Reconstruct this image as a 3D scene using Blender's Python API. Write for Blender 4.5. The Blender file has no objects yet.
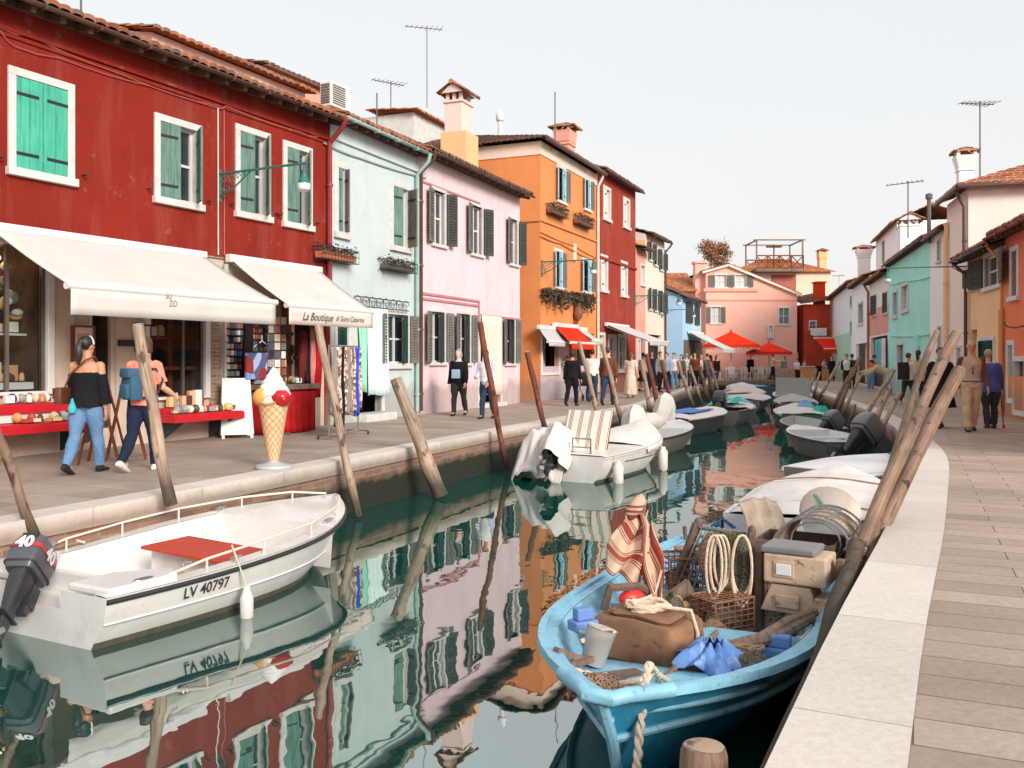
import bpy, bmesh, math, random
from mathutils import Vector as Vec, Matrix, noise as mnoise
random.seed(7)
sin, cos, pi, rad = math.sin, math.cos, math.pi, math.radians
SC = bpy.context.scene
COL = SC.collection
CAMH, HOR, FPX = 1.37, 360.0, 900.0
WATER = -0.75

def VP(px, py, Y):                      # a point at depth Y seen at a pixel
    return Vec(((px-512)/FPX*Y, Y, CAMH+(HOR-py)/FPX*Y))
def GP(px, py, z=0.0):                  # a point on the horizontal plane z seen at a pixel
    return VP(px, py, FPX*(CAMH-z)/(py-HOR))
def lerp(a, b, t): return a+(b-a)*t
def hexc(r, g, b):                      # sRGB 0-255 to linear
    f = lambda c: (c/255/12.92) if c/255 <= .04045 else ((c/255+.055)/1.055)**2.4
    return (f(r), f(g), f(b))
def rot_z(a): return Matrix.Rotation(a, 3, 'Z')
def frame_of(d):
    d = Vec(d).normalized()
    x = d.cross(Vec((0, 0, 1)))
    if x.length < 1e-4: x = Vec((1, 0, 0))
    x.normalize()
    y = x.cross(d).normalized()
    return x, y, d

# ------------------------------------------------------------------ mesh builder
class MB:
    def __init__(s): s.v=[]; s.f=[]; s.mi=[]; s.sm=[]; s.uv=[]; s.rnd=[]; s.hasuv=False
    def add(s, vs, fs, mi=0, sm=False, uv=None, rnd=None):
        b = len(s.v)
        s.v += [tuple(p) for p in vs]
        s.uv += uv if uv else [(0, 0)]*len(vs)
        if uv: s.hasuv = True
        for k, f in enumerate(fs):
            s.f.append([b+i for i in f]); s.mi.append(mi); s.sm.append(sm)
            s.rnd.append(rnd[k] if rnd else 0.5)
        return s
    def quad(s, a, b, c, d, mi=0, uv=None): return s.add([a, b, c, d], [(0, 1, 2, 3)], mi, False, uv)
    def box(s, c, size, R=None, mi=0, rnd=None):
        R = R or Matrix.Identity(3); c = Vec(c); hx, hy, hz = [q/2 for q in size]
        vs = [c+R@Vec((x, y, z)) for z in (-hz, hz) for y in (-hy, hy) for x in (-hx, hx)]
        r = random.random() if rnd is None else rnd
        return s.add(vs, [(0,2,3,1),(4,5,7,6),(0,1,5,4),(2,6,7,3),(0,4,6,2),(1,3,7,5)], mi, False, None, [r]*6)
    def bar(s, a, b, w, h, mi=0, up=(0,0,1)):
        a = Vec(a); b = Vec(b); d = (b-a); L = d.length; d.normalize()
        x = d.cross(Vec(up))
        if x.length < 1e-4: x = Vec((1,0,0))
        x.normalize(); z = x.cross(d)
        return s.box((a+b)/2, (w, L, h), Matrix((x, d, z)).transposed(), mi)
    def tube(s, pts, r, n=8, mi=0, caps=True, sm=True, sq=None, uv=False):
        pts = [Vec(p) for p in pts]; m = len(pts)
        rs = r if isinstance(r, (list, tuple)) else [r]*m
        vs = []; x = None; uvs = []; L = 0
        for i in range(m):
            d = (pts[min(i+1, m-1)]-pts[max(i-1, 0)])
            if d.length < 1e-7: d = Vec((0,0,1))
            d.normalize()
            if x is None: x = frame_of(d)[0]
            else:
                x = x-d*x.dot(d)
                if x.length < 1e-5: x = frame_of(d)[0]
                x.normalize()
            y = d.cross(x)
            if i: L += (pts[i]-pts[i-1]).length
            for k in range(n):
                a = 2*pi*k/n
                rx, ry = (rs[i] if isinstance(rs[i], (tuple, list)) else (rs[i], rs[i]))
                vs.append(pts[i]+x*cos(a)*rx+y*sin(a)*ry); uvs.append((k/n, L))
        fs = [(i*n+k, i*n+(k+1)%n, (i+1)*n+(k+1)%n, (i+1)*n+k) for i in range(m-1) for k in range(n)]
        if caps: fs += [tuple(range(n))[::-1], tuple(range((m-1)*n, m*n))]
        return s.add(vs, fs, mi, sm, uvs if uv else None)
    def loft(s, rings, mi=0, sm=True, closed=True, caps=True, uv=None):
        n = len(rings[0]); m = len(rings)
        vs = [p for r in rings for p in r]
        q = n if closed else n-1
        fs = [(i*n+k, i*n+(k+1)%n, (i+1)*n+(k+1)%n, (i+1)*n+k) for i in range(m-1) for k in range(q)]
        if caps and closed: fs += [tuple(range(n))[::-1], tuple(range((m-1)*n, m*n))]
        return s.add(vs, fs, mi, sm, uv)
    def lathe(s, prof, c=(0,0,0), n=16, mi=0, R=None, sm=True, sx=1, sy=1):
        c = Vec(c); R = R or Matrix.Identity(3)
        rings = [[c+R@Vec((r*cos(2*pi*k/n)*sx, r*sin(2*pi*k/n)*sy, z)) for k in range(n)] for r, z in prof]
        return s.loft(rings, mi, sm)
    def ell(s, c, r, R=None, n=12, m=8, mi=0):
        R = R or Matrix.Identity(3); c = Vec(c)
        if not isinstance(r, (tuple, list)): r = (r, r, r)
        rings = []
        for j in range(1, m):
            t = pi*j/m
            rings.append([c+R@Vec((r[0]*sin(t)*cos(2*pi*k/n), r[1]*sin(t)*sin(2*pi*k/n), -r[2]*cos(t))) for k in range(n)])
        b = len(s.v)
        s.loft(rings, mi, True, True, False)
        s.add([c+R@Vec((0,0,-r[2])), c+R@Vec((0,0,r[2]))], [], mi)
        e = b+n*(m-1)
        for k in range(n):
            s.f.append([b+(k+1)%n, b+k, e]); s.mi.append(mi); s.sm.append(True); s.rnd.append(.5)
            o = b+n*(m-2)
            s.f.append([o+k, o+(k+1)%n, e+1]); s.mi.append(mi); s.sm.append(True); s.rnd.append(.5)
        return s
    def grid(s, fn, nu, nv, mi=0, sm=True, uvs=(1,1)):
        vs = [fn(i/nu, j/nv) for j in range(nv+1) for i in range(nu+1)]
        uv = [(i/nu*uvs[0], j/nv*uvs[1]) for j in range(nv+1) for i in range(nu+1)]
        w = nu+1
        fs = [(j*w+i, j*w+i+1, (j+1)*w+i+1, (j+1)*w+i) for j in range(nv) for i in range(nu)]
        return s.add(vs, fs, mi, sm, uv)
    def prism(s, poly, h, mi=0):        # poly: 3D points in a plane, h: extrusion vector
        poly = [Vec(p) for p in poly]; h = Vec(h); n = len(poly)
        vs = poly+[p+h for p in poly]
        return s.add(vs, [tuple(range(n))[::-1], tuple(range(n, 2*n))]+[(k, (k+1)%n, n+(k+1)%n, n+k) for k in range(n)], mi)
    def xform(s, M):
        s.v = [tuple(M@Vec(p)) for p in s.v]; return s
    def build(s, name, mats, parent=None, world=False, bevel=0, solid=0, sub=0, weld=False):
        me = bpy.data.meshes.new(name)
        vs = s.v
        if parent is not None and world:
            Mi = WM[parent.name].inverted(); vs = [tuple(Mi@Vec(p)) for p in vs]
        me.from_pydata(vs, [], s.f)
        if not isinstance(mats, (list, tuple)): mats = [mats]
        for m in mats: me.materials.append(MAT(m) if isinstance(m, str) else m)
        me.polygons.foreach_set('material_index', s.mi)
        me.polygons.foreach_set('use_smooth', s.sm)
        at = me.attributes.new('rnd', 'FLOAT', 'FACE'); at.data.foreach_set('value', s.rnd)
        if s.hasuv:
            ul = me.uv_layers.new(name='UVMap')
            li = [0]*len(me.loops); me.loops.foreach_get('vertex_index', li)
            fl = []
            for i in li: fl += s.uv[i]
            ul.data.foreach_set('uv', fl)
        me.update()
        bm = bmesh.new(); bm.from_mesh(me)
        if weld: bmesh.ops.remove_doubles(bm, verts=bm.verts, dist=1e-5)
        bmesh.ops.recalc_face_normals(bm, faces=bm.faces)
        bm.to_mesh(me); bm.free()
        if any(s.sm): me.set_sharp_from_angle(angle=rad(40))
        o = bpy.data.objects.new(name, me); COL.objects.link(o)
        if parent is not None:
            o.parent = parent; WM[o.name] = WM[parent.name]
        else: WM[o.name] = Matrix.Identity(4)
        if solid:
            md = o.modifiers.new('solid', 'SOLIDIFY'); md.thickness = solid; md.offset = 0
        if bevel:
            md = o.modifiers.new('bevel', 'BEVEL'); md.width = bevel; md.segments = 2; md.limit_method = 'ANGLE'; md.angle_limit = rad(40)
            md.harden_normals = False
        if sub:
            md = o.modifiers.new('sub', 'SUBSURF'); md.levels = sub; md.render_levels = sub
        return o
WM = {}

def thing(name, label, cat, loc=(0,0,0), rz=0, group=None, M=None):
    o = bpy.data.objects.new(name, None); COL.objects.link(o)
    o.empty_display_size = .2
    M = M or (Matrix.Translation(Vec(loc))@Matrix.Rotation(rz, 4, 'Z'))
    o.matrix_world = M
    WM[o.name] = M.copy()
    return tag(o, label, cat, group)
def tag(o, label=None, cat=None, group=None, kind=None):
    if label: o['label'] = label
    if cat: o['category'] = cat
    if group: o['group'] = group
    if kind: o['kind'] = kind
    return o
def struct(mb, name, mats, **k): return tag(mb.build(name, mats, **k), kind='structure')
def dup(root, M, label=None):
    r = root.copy(); COL.objects.link(r); r.matrix_world = M; WM[r.name] = M.copy()
    if label: r['label'] = label
    for ch in list(root.children):
        c = ch.copy(); COL.objects.link(c); c.parent = r
        for g in list(ch.children):
            d = g.copy(); COL.objects.link(d); d.parent = c
    return r
def evaluated(o, mods=True):            # bake an object's modifiers into its mesh
    dg = bpy.context.evaluated_depsgraph_get()
    me = bpy.data.meshes.new_from_object(o.evaluated_get(dg), preserve_all_data_layers=True, depsgraph=dg)
    old = o.data; o.modifiers.clear(); o.data = me
    return o
def text_obj(body, size, o, xd, yd, mat, parent, name='lettering', shear=0, depth=.004, world=True, sx=1.0, off=0):
    cu = bpy.data.curves.new('t', 'FONT'); cu.body = body; cu.size = size; cu.shear = shear; cu.offset = off
    cu.align_x = 'CENTER'; cu.align_y = 'CENTER'; cu.resolution_u = 3
    t = bpy.data.objects.new('t', cu); COL.objects.link(t)
    dg = bpy.context.evaluated_depsgraph_get()
    me = bpy.data.meshes.new_from_object(t.evaluated_get(dg))
    bpy.data.objects.remove(t)
    xd = Vec(xd).normalized(); yd = Vec(yd).normalized(); nd = xd.cross(yd)
    mb = MB(); vs = [Vec(o)+xd*v.co.x*sx+yd*v.co.y+nd*depth for v in me.vertices]
    mb.add(vs, [tuple(p.vertices) for p in me.polygons])
    bpy.data.meshes.remove(me)
    return mb.build(name, mat, parent, world=world)

# ------------------------------------------------------------------ materials
_M = {}
def MAT(name):
    if name not in _M: _M[name] = bpy.data.materials.new(name); _PEND.add(name)
    return _M[name]
_PEND = set()
class NT:
    def __init__(s, name):
        m = _M.get(name) or bpy.data.materials.new(name); m.use_nodes = True; s.m = m; _PEND.discard(name); s.nt = m.node_tree
        s.b = s.nt.nodes['Principled BSDF']; _M[name] = m
        s.tc = None
    def n(s, t, **k):
        d = s.nt.nodes.new(t)
        for a, v in k.items():
            if a.startswith('_'): d.inputs[a[1:].replace('_', ' ')].default_value = v
            else: setattr(d, a, v)
        return d
    def l(s, a, b): s.nt.links.new(a, b)
    def co(s, out='Object', scale=(1,1,1), rot=(0,0,0), loc=(0,0,0)):
        if s.tc is None: s.tc = s.n('ShaderNodeTexCoord')
        mp = s.n('ShaderNodeMapping'); mp.inputs['Scale'].default_value = scale; mp.inputs['Rotation'].default_value = rot
        mp.inputs['Location'].default_value = loc
        s.l(s.tc.outputs[out], mp.inputs['Vector']); return mp.outputs['Vector']
    def noise(s, vec, scale, detail=4, rough=.55):
        d = s.n('ShaderNodeTexNoise'); d.inputs['Scale'].default_value = scale; d.inputs['Detail'].default_value = detail
        d.inputs['Roughness'].default_value = rough
        s.l(vec, d.inputs['Vector']); return d.outputs['Fac']
    def ramp(s, fac, stops):
        r = s.n('ShaderNodeValToRGB'); e = r.color_ramp.elements
        while len(e) < len(stops): e.new(.5)
        for q, (p, c) in zip(e, stops):
            q.position = p; q.color = (*c, 1) if isinstance(c, (tuple, list)) else (c, c, c, 1)
        s.l(fac, r.inputs['Fac']); return r.outputs['Color']
    def mix(s, fac, a, b, mode='MIX'):
        d = s.n('ShaderNodeMix', data_type='RGBA', blend_type=mode)
        for sock, v in ((d.inputs[0], fac), (d.inputs[6], a), (d.inputs[7], b)):
            if isinstance(v, (int, float)): sock.default_value = v
            elif isinstance(v, (tuple, list)): sock.default_value = (*v, 1)[:4]
            else: s.l(v, sock)
        return d.outputs[2]
    def bump(s, h, strength=.3, dist=.01):
        d = s.n('ShaderNodeBump'); d.inputs['Strength'].default_value = strength; d.inputs['Distance'].default_value = dist
        s.l(h, d.inputs['Height']); s.l(d.outputs['Normal'], s.b.inputs['Normal'])
    def set(s, **k):
        for a, v in k.items():
            sock = s.b.inputs[a.replace('_', ' ')]
            if hasattr(v, 'links') or hasattr(v, 'is_output'): s.l(v, sock)
            else: sock.default_value = (*v, 1)[:4] if isinstance(v, (tuple, list)) else v
        return s.m

def scl(c, k): return tuple(min(1, x*k) for x in c)
def paint(name, c, rough=.5, var=.12, sc=3., bump=.0, bsc=40, metal=0, spec=.5, dirt=0, dirtc=(.12,.09,.06), dsc=6, chips=0, chipc=(.3,.3,.3), csc=22):
    t = NT(name); v = t.co()
    f = t.noise(v, sc, 5)
    col = t.ramp(f, [(.3, scl(c, 1-var)), (.7, scl(c, 1+var))])
    if dirt:
        g = t.ramp(t.noise(v, dsc, 6, .7), [(.5, 0.), (.75, dirt)])
        col = t.mix(g, col, dirtc)
    if chips:
        g = t.ramp(t.noise(t.co(scale=(1,1,1.6)), csc, 6, .72), [(.60, 0.), (.64, chips)]); col = t.mix(g, col, chipc)
    t.set(Base_Color=col, Roughness=rough, Metallic=metal, Specular_IOR_Level=spec)
    if bump: t.bump(t.noise(v, bsc, 4), bump, .01)
    return t.m
def plaster(name, c, stain=(.5,.5,.5), samt=.35, var=.1, peel=None, pamt=.5, damp=.5, grime=(.25,.2,.16)):
    t = NT(name); v = t.co()
    f = t.noise(v, .9, 6, .6)
    col = t.ramp(f, [(.25, scl(c, 1-var)), (.75, scl(c, 1+var))])
    st = t.ramp(t.noise(t.co(scale=(1.6, 1.6, .22)), 1.5, 5, .65), [(.5, 0.), (.78, samt)])
    col = t.mix(st, col, stain)
    fine = t.noise(v, 14, 4, .7)
    col = t.mix(.1, col, t.ramp(fine, [(.3, scl(c, .6)), (.7, scl(c, 1.3))]))
    if peel:
        p = t.ramp(t.noise(v, 2.6, 7, .7), [(.60, 0.), (.66, pamt)])
        col = t.mix(p, col, peel)
    # rising damp: a ragged band on the lowest metre of the wall
    sp = t.n('ShaderNodeSeparateXYZ'); t.l(v, sp.inputs[0])
    ad = t.n('ShaderNodeMath', operation='MULTIPLY_ADD'); t.l(t.noise(v, 1.7, 5, .65), ad.inputs[0]); ad.inputs[1].default_value = -1.1; t.l(sp.outputs[2], ad.inputs[2])
    dm = t.ramp(ad.outputs[0], [(0., damp), (.25, 0.)])
    col = t.mix(dm, col, grime)
    t.set(Base_Color=col, Roughness=.9, Specular_IOR_Level=.2)
    t.bump(t.noise(v, 30, 6, .65), .25, .01)
    return t.m
def wood(name, c, c2, sc=3., axis=2, rough=.75, bump=.5, wet=0, uv=0):
    t = NT(name); s = [14., 14., 14.]; s[axis] = 1.2
    v = t.co('UV', (11, 1.3, 1)) if uv else t.co(scale=s); f = t.noise(v, sc*.5 if not uv else 1.6, 7, .7)
    col = t.ramp(f, [(.3, c2), (.5, c), (.72, scl(c, 1.35))])
    big = t.ramp(t.noise(t.co(), 2.2, 5, .6), [(.35, 0.), (.7, .55)])
    col = t.mix(big, col, scl(c2, 1.2))
    if wet:                             # knots and a dark slimy foot
        kn = t.ramp(t.noise(t.co(scale=(5, 5, 2.4)), 1.6, 3, .5), [(.60, 0.), (.68, .8)]); col = t.mix(kn, col, scl(c2, .5))
        sp = t.n('ShaderNodeSeparateXYZ'); t.l(t.co(), sp.inputs[0]); col = t.mix(t.ramp(sp.outputs[2], [(wet*.6, .85), (wet*1.6, 0.)]), col, (.03,.03,.02))
    t.set(Base_Color=col, Roughness=rough, Specular_IOR_Level=.25); t.bump(f, bump, .01)
    return t.m
def tiles(name, stops):
    t = NT(name)
    a = t.n('ShaderNodeAttribute', attribute_name='rnd')
    col = t.ramp(a.outputs['Fac'], stops)
    v = t.co(); g = t.ramp(t.noise(v, 3.5, 6, .65), [(.42, 0.), (.75, .65)])
    col = t.mix(g, col, (.11, .08, .06))
    g = t.ramp(t.noise(v, 9, 5, .65), [(.55, 0.), (.7, .5)])
    col = t.mix(g, col, (.42, .33, .26))
    t.set(Base_Color=col, Roughness=.9, Specular_IOR_Level=.2); t.bump(t.noise(v, 40, 4), .4, .01)
    return t.m
def stripes(name, stops, scale, rough=.85, axis='X', dirt=.15):
    t = NT(name); v = t.co('UV'); sp = t.n('ShaderNodeSeparateXYZ'); t.l(v, sp.inputs[0])
    m = t.n('ShaderNodeMath', operation='MULTIPLY'); t.l(sp.outputs[0 if axis == 'X' else 1], m.inputs[0]); m.inputs[1].default_value = scale
    fr = t.n('ShaderNodeMath', operation='FRACT'); t.l(m.outputs[0], fr.inputs[0])
    r = t.n('ShaderNodeValToRGB'); r.color_ramp.interpolation = 'CONSTANT'; e = r.color_ramp.elements
    while len(e) < len(stops): e.new(.5)
    for q, (p, c) in zip(e, stops): q.position = p; q.color = (*c, 1)
    t.l(fr.outputs[0], r.inputs['Fac'])
    g = t.ramp(t.noise(t.co(), 5, 6, .65), [(.4, 0.), (.75, dirt)])
    col = t.mix(g, r.outputs['Color'], (.3, .22, .16))
    t.set(Base_Color=col, Roughness=rough, Specular_IOR_Level=.2); t.bump(t.noise(t.co(), 60, 3), .25, .005)
    return t.m
def cloth(name, c, var=.15, bump=.35, sc=5., rough=.95):
    t = NT(name); v = t.co(); f = t.noise(v, sc, 5, .6)
    t.set(Base_Color=t.ramp(f, [(.3, scl(c, 1-var)), (.7, scl(c, 1+var))]), Roughness=rough, Specular_IOR_Level=.15)
    t.bump(t.noise(v, 14, 4, .6), bump, .02)
    return t.m
def speckle(name, cols, sc=25., rough=.6, c0=None):   # many small random colours (wares, postcards, flowers)
    t = NT(name); v = t.co()
    d = t.n('ShaderNodeTexVoronoi'); d.inputs['Scale'].default_value = sc; t.l(v, d.inputs['Vector'])
    sp = t.n('ShaderNodeSeparateColor'); t.l(d.outputs['Color'], sp.inputs[0])
    k = len(cols)
    r = t.n('ShaderNodeValToRGB'); r.color_ramp.interpolation = 'CONSTANT'; e = r.color_ramp.elements
    while len(e) < k: e.new(.5)
    for i, c in enumerate(cols): e[i].position = i/k; e[i].color = (*c, 1)
    t.l(sp.outputs[0], r.inputs['Fac'])
    t.set(Base_Color=r.outputs['Color'], Roughness=rough); return t.m
def rndpaint(name, cols, rough=.6):     # colour picked from each face's own random number
    t = NT(name); a = t.n('ShaderNodeAttribute', attribute_name='rnd'); k = len(cols)
    r = t.n('ShaderNodeValToRGB'); r.color_ramp.interpolation = 'CONSTANT'; e = r.color_ramp.elements
    while len(e) < k: e.new(.5)
    for i, c in enumerate(cols): e[i].position = i/k; e[i].color = (*c, 1)
    t.l(a.outputs['Fac'], r.inputs['Fac']); t.set(Base_Color=r.outputs['Color'], Roughness=rough); return t.m
def glass_dark(name, c=(.02,.025,.03), rough=.06):
    t = NT(name); v = t.co(); t.set(Base_Color=t.ramp(t.noise(v, 1.3, 3), [(.3, c), (.7, scl(c, 2.2))]), Roughness=rough, Specular_IOR_Level=.6); return t.m
def glass_clear(name, tint=(.9,.95,.95)):
    t = NT(name); nt = t.nt
    tr = t.n('ShaderNodeBsdfTransparent'); tr.inputs[0].default_value = (*tint, 1)
    gl = t.n('ShaderNodeBsdfGlossy'); gl.inputs['Roughness'].default_value = .03
    fr = t.n('ShaderNodeFresnel'); fr.inputs[0].default_value = 1.5
    mx = t.n('ShaderNodeMixShader'); t.l(fr.outputs[0], mx.inputs[0]); t.l(tr.outputs[0], mx.inputs[1]); t.l(gl.outputs[0], mx.inputs[2])
    t.l(mx.outputs[0], nt.nodes['Material Output'].inputs['Surface']); return t.m

def slabs(name, c1, c2, mortar, bw, rh, ms, rot=0, rough=.8, uv=False, warp=0, offs=.5, bmp=.5, stain=.3, stainc=(.12,.1,.085), grain=18, zt=None):
    t = NT(name)
    v = t.co('UV') if uv else t.co(rot=(0,0,rot))
    d = t.n('ShaderNodeTexBrick', offset=offs)
    d.inputs['Color1'].default_value = (*c1,1); d.inputs['Color2'].default_value = (*c2,1); d.inputs['Mortar'].default_value = (*mortar,1)
    d.inputs['Scale'].default_value = 1; d.inputs['Mortar Size'].default_value = ms; d.inputs['Brick Width'].default_value = bw; d.inputs['Row Height'].default_value = rh
    d.inputs['Mortar Smooth'].default_value = .3; d.inputs['Bias'].default_value = 0
    if warp:
        nz = t.n('ShaderNodeTexNoise'); nz.inputs['Scale'].default_value = 2.2; t.l(v, nz.inputs['Vector'])
        mx = t.mix(warp, v, nz.outputs['Color'], 'LINEAR_LIGHT'); t.l(mx, d.inputs['Vector'])
    else: t.l(v, d.inputs['Vector'])
    w = t.co()
    col = t.mix(t.ramp(t.noise(w, .8, 6, .65), [(.4, 0.), (.75, stain)]), d.outputs['Color'], stainc)
    gn = t.noise(w, grain, 6, .7)
    col = t.mix(.28, col, t.ramp(gn, [(.3, .25), (.7, .75)]), 'OVERLAY')
    if zt:      # slime and salt marks on quay bricks, browner front on kerb: (z, colour, amount)
        sp = t.n('ShaderNodeSeparateXYZ'); t.l(w, sp.inputs[0])
        ad = t.n('ShaderNodeMath', operation='MULTIPLY_ADD'); t.l(t.noise(w, 4, 5, .65), ad.inputs[0]); ad.inputs[1].default_value = zt[3]; t.l(sp.outputs[2], ad.inputs[2])
        mr = t.n('ShaderNodeMapRange'); t.l(ad.outputs[0], mr.inputs[0]); mr.inputs[1].default_value = zt[0]; mr.inputs[2].default_value = zt[0]+.12
        mr.inputs[3].default_value = zt[2]; mr.inputs[4].default_value = 0
        col = t.mix(mr.outputs[0], col, zt[1])
    t.set(Base_Color=col, Roughness=rough, Specular_IOR_Level=.3)
    mm = t.n('ShaderNodeMath', operation='MULTIPLY_ADD'); t.l(d.outputs['Fac'], mm.inputs[0]); mm.inputs[1].default_value = -1.2; t.l(gn, mm.inputs[2])
    t.bump(mm.outputs[0], bmp, .01)
    return t.m
# ------------------------------------------------------------------ camera, light
cam = bpy.data.cameras.new('camera'); camo = bpy.data.objects.new('camera', cam); COL.objects.link(camo)
camo.location = (0, 0, CAMH); camo.rotation_euler = (rad(90), 0, 0)
cam.sensor_width = 36; cam.lens = 36*FPX/1024; cam.shift_y = -(384-HOR)/1024; cam.clip_end = 2000; cam.clip_start = .05
SC.camera = camo
SUN_EL, SUN_AZ = 24, 148          # degrees; azimuth clockwise from +Y: behind the camera, over its right shoulder
w = bpy.data.worlds.new('World'); SC.world = w; w.use_nodes = True
nt = w.node_tree; bg = nt.nodes['Background']
sky = nt.nodes.new('ShaderNodeTexSky'); sky.sky_type = 'NISHITA'; sky.sun_disc = False
sky.sun_elevation = rad(SUN_EL); sky.sun_rotation = rad(SUN_AZ); sky.dust_density = 3.0; sky.air_density = 1.0; sky.ozone_density = 1.0
hs = nt.nodes.new('ShaderNodeHueSaturation'); hs.inputs['Saturation'].default_value = .35; nt.links.new(sky.outputs[0], hs.inputs['Color'])
mx = nt.nodes.new('ShaderNodeMix'); mx.data_type = 'RGBA'; mx.inputs[0].default_value = .8
nt.links.new(hs.outputs[0], mx.inputs[6]); 
wtc = nt.nodes.new('ShaderNodeTexCoord'); wsp = nt.nodes.new('ShaderNodeSeparateXYZ'); nt.links.new(wtc.outputs['Generated'], wsp.inputs[0])
wr_ = nt.nodes.new('ShaderNodeValToRGB'); we = wr_.color_ramp.elements; we.new(.3)     # a high thin veil of cloud, creamier low down
for q_, (p_, c_) in zip(we, ((0., (.63,.605,.585)), (.28, (.60,.61,.62)), (.75, (.56,.60,.65)))): q_.position = p_; q_.color = (*c_, 1)
wm = nt.nodes.new('ShaderNodeVectorMath'); wm.operation = 'SCALE'; wm.inputs['Scale'].default_value = 10; nt.links.new(wsp.outputs[2], wr_.inputs[0]); nt.links.new(wr_.outputs[0], wm.inputs[0]); nt.links.new(wm.outputs[0], mx.inputs[7])
nt.links.new(mx.outputs[2], bg.inputs['Color']); bg.inputs['Strength'].default_value = .1
sun = bpy.data.lights.new('sun', 'SUN'); sun.energy = 2.3; sun.angle = rad(20); sun.color = (1, .93, .86)
suno = bpy.data.objects.new('sun', sun); COL.objects.link(suno)
a = rad(SUN_AZ); e = rad(SUN_EL)
sd = Vec((sin(a)*cos(e), cos(a)*cos(e), sin(e)))
suno.rotation_euler = sd.to_track_quat('Z', 'Y').to_euler(); suno.location = sd*60
SC.view_settings.view_transform = 'Standard'; SC.view_settings.look = 'None'; SC.view_settings.exposure = 0.7; SC.view_settings.gamma = 1
SC.cycles.use_denoising = True; SC.cycles.max_bounces = 6; SC.cycles.diffuse_bounces = 3; SC.cycles.glossy_bounces = 4
SC.cycles.transparent_max_bounces = 8; SC.cycles.caustics_reflective = False; SC.cycles.caustics_refractive = False
SC.cycles.sample_clamp_indirect = 6

# ------------------------------------------------------------------ materials of the place
KERBC = hexc(205, 192, 182)
paint('white_trim', (.66, .64, .60), .7, .08, 4, dirt=.35, dirtc=(.3,.27,.23), bump=.15)
paint('white_plain', (.72, .70, .67), .6, .05, dirt=.15, dirtc=(.4,.36,.3))
paint('white_gel', (.74, .715, .68), .28, .05, 2, dirt=.4, dirtc=(.42,.36,.29), dsc=3, chips=.3, chipc=(.45,.4,.33))
paint('cream_wall', (.62, .50, .40), .85, .1, 2, bump=.2, dirt=.3, dirtc=(.3,.24,.18))
paint('iron', (.02, .02, .02), .5, .2)
paint('iron_green', (.03, .15, .12), .5, .2)
paint('brown_metal', (.10, .045, .03), .45, .2, dirt=.3)
paint('zinc', (.16, .14, .125), .5, .25, metal=.4, dirt=.3)
paint('red_pipe', (.26, .03, .025), .5, .2)
paint('turq_pipe', (.33, .48, .44), .5, .1)
paint('soffit', (.13, .07, .045), .8, .3, 6)
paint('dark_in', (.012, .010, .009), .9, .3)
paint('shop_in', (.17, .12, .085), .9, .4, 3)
paint('red_shelf', (.55, .012, .02), .45, .1)
paint('terracotta', (.42, .14, .06), .9, .25, 8, bump=.3)
paint('rust', (.22, .09, .05), .8, .35, 10, bump=.4, dirt=.6)
glass_dark('pane_dark'); glass_dark('pane_grey', (.10,.11,.12), .1); glass_clear('pane_clear')
wood('shutter_green', hexc(82,178,150), hexc(52,140,118), bump=.25)
wood('shutter_palegreen', hexc(108,138,126), hexc(70,96,86), bump=.25)
wood('shutter_dark', hexc(80,80,76), hexc(54,55,52), bump=.25)
wood('shutter_deep', hexc(26,66,60), hexc(16,46,42), bump=.25)
wood('shutter_grey', hexc(122,118,112), hexc(86,82,78), bump=.25)
wood('shutter_blue', hexc(140,196,214), hexc(100,160,182), bump=.25)
wood('pole_old', hexc(150,122,102), hexc(70,55,46), bump=.9, wet=.3, uv=1)
wood('pole_pale', hexc(188,162,140), hexc(98,78,64), bump=.9, wet=.3, uv=1)
wood('pole_brown', hexc(128,76,58), hexc(84,46,34), bump=.5, wet=.3, uv=1)
wood('wood_brown', hexc(132,74,44), hexc(80,40,24))
wood('wood_grey', hexc(140,118,102), hexc(80,64,54))
tiles('roof_tiles', [(0., (.28,.085,.04)), (.3, (.45,.16,.075)), (.6, (.52,.22,.11)), (.85, (.38,.2,.13)), (1., (.24,.15,.11))])
tiles('roof_tiles_dark', [(0., (.12,.06,.045)), (.4, (.22,.10,.07)), (.8, (.17,.11,.09)), (1., (.3,.16,.1))])
tiles('roof_tiles_bright', [(0., (.45,.13,.045)), (.5, (.60,.22,.09)), (1., (.62,.30,.16))])
slabs('old_brick', (.30,.16,.10), (.42,.27,.18), (.42,.36,.30), .22, .07, .012, uv=True, stain=.3)
slabs('quay_brick', (.25,.12,.075), (.36,.20,.13), (.28,.22,.18), .25, .075, .012, uv=True, stain=.45, zt=(-.52, (.016,.022,.013), .97, -.22))
slabs('quay_brick_red', (.38,.15,.08), (.46,.21,.12), (.33,.2,.14), .25, .075, .008, uv=True, stain=.35, zt=(-.50, (.02,.02,.013), .97, -.22))
slabs('kerb_stone', (.64,.56,.485), (.73,.645,.565), (.28,.22,.18), 1.45, 5, .004, uv=True, stain=.28, stainc=(.36,.31,.27), bmp=.3, grain=26, zt=(-.19, (.24,.17,.12), .8, -.10))  # kerb front browner towards its lower edge, top left pale
slabs('paving_left', (.36,.28,.22), (.45,.355,.285), (.18,.14,.11), .9, .55, .006, rot=rad(23), stain=.35, bmp=.35, grain=20)
slabs('paving_right', (.37,.28,.215), (.50,.39,.305), (.14,.105,.08), .95, .27, .005, rot=rad(24), stain=.45, stainc=(.17,.13,.10), bmp=.35, grain=24, offs=.37)
slabs('paving_far', (.40,.33,.28), (.47,.39,.33), (.25,.2,.17), .9, .5, .006, rot=rad(15))

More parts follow.
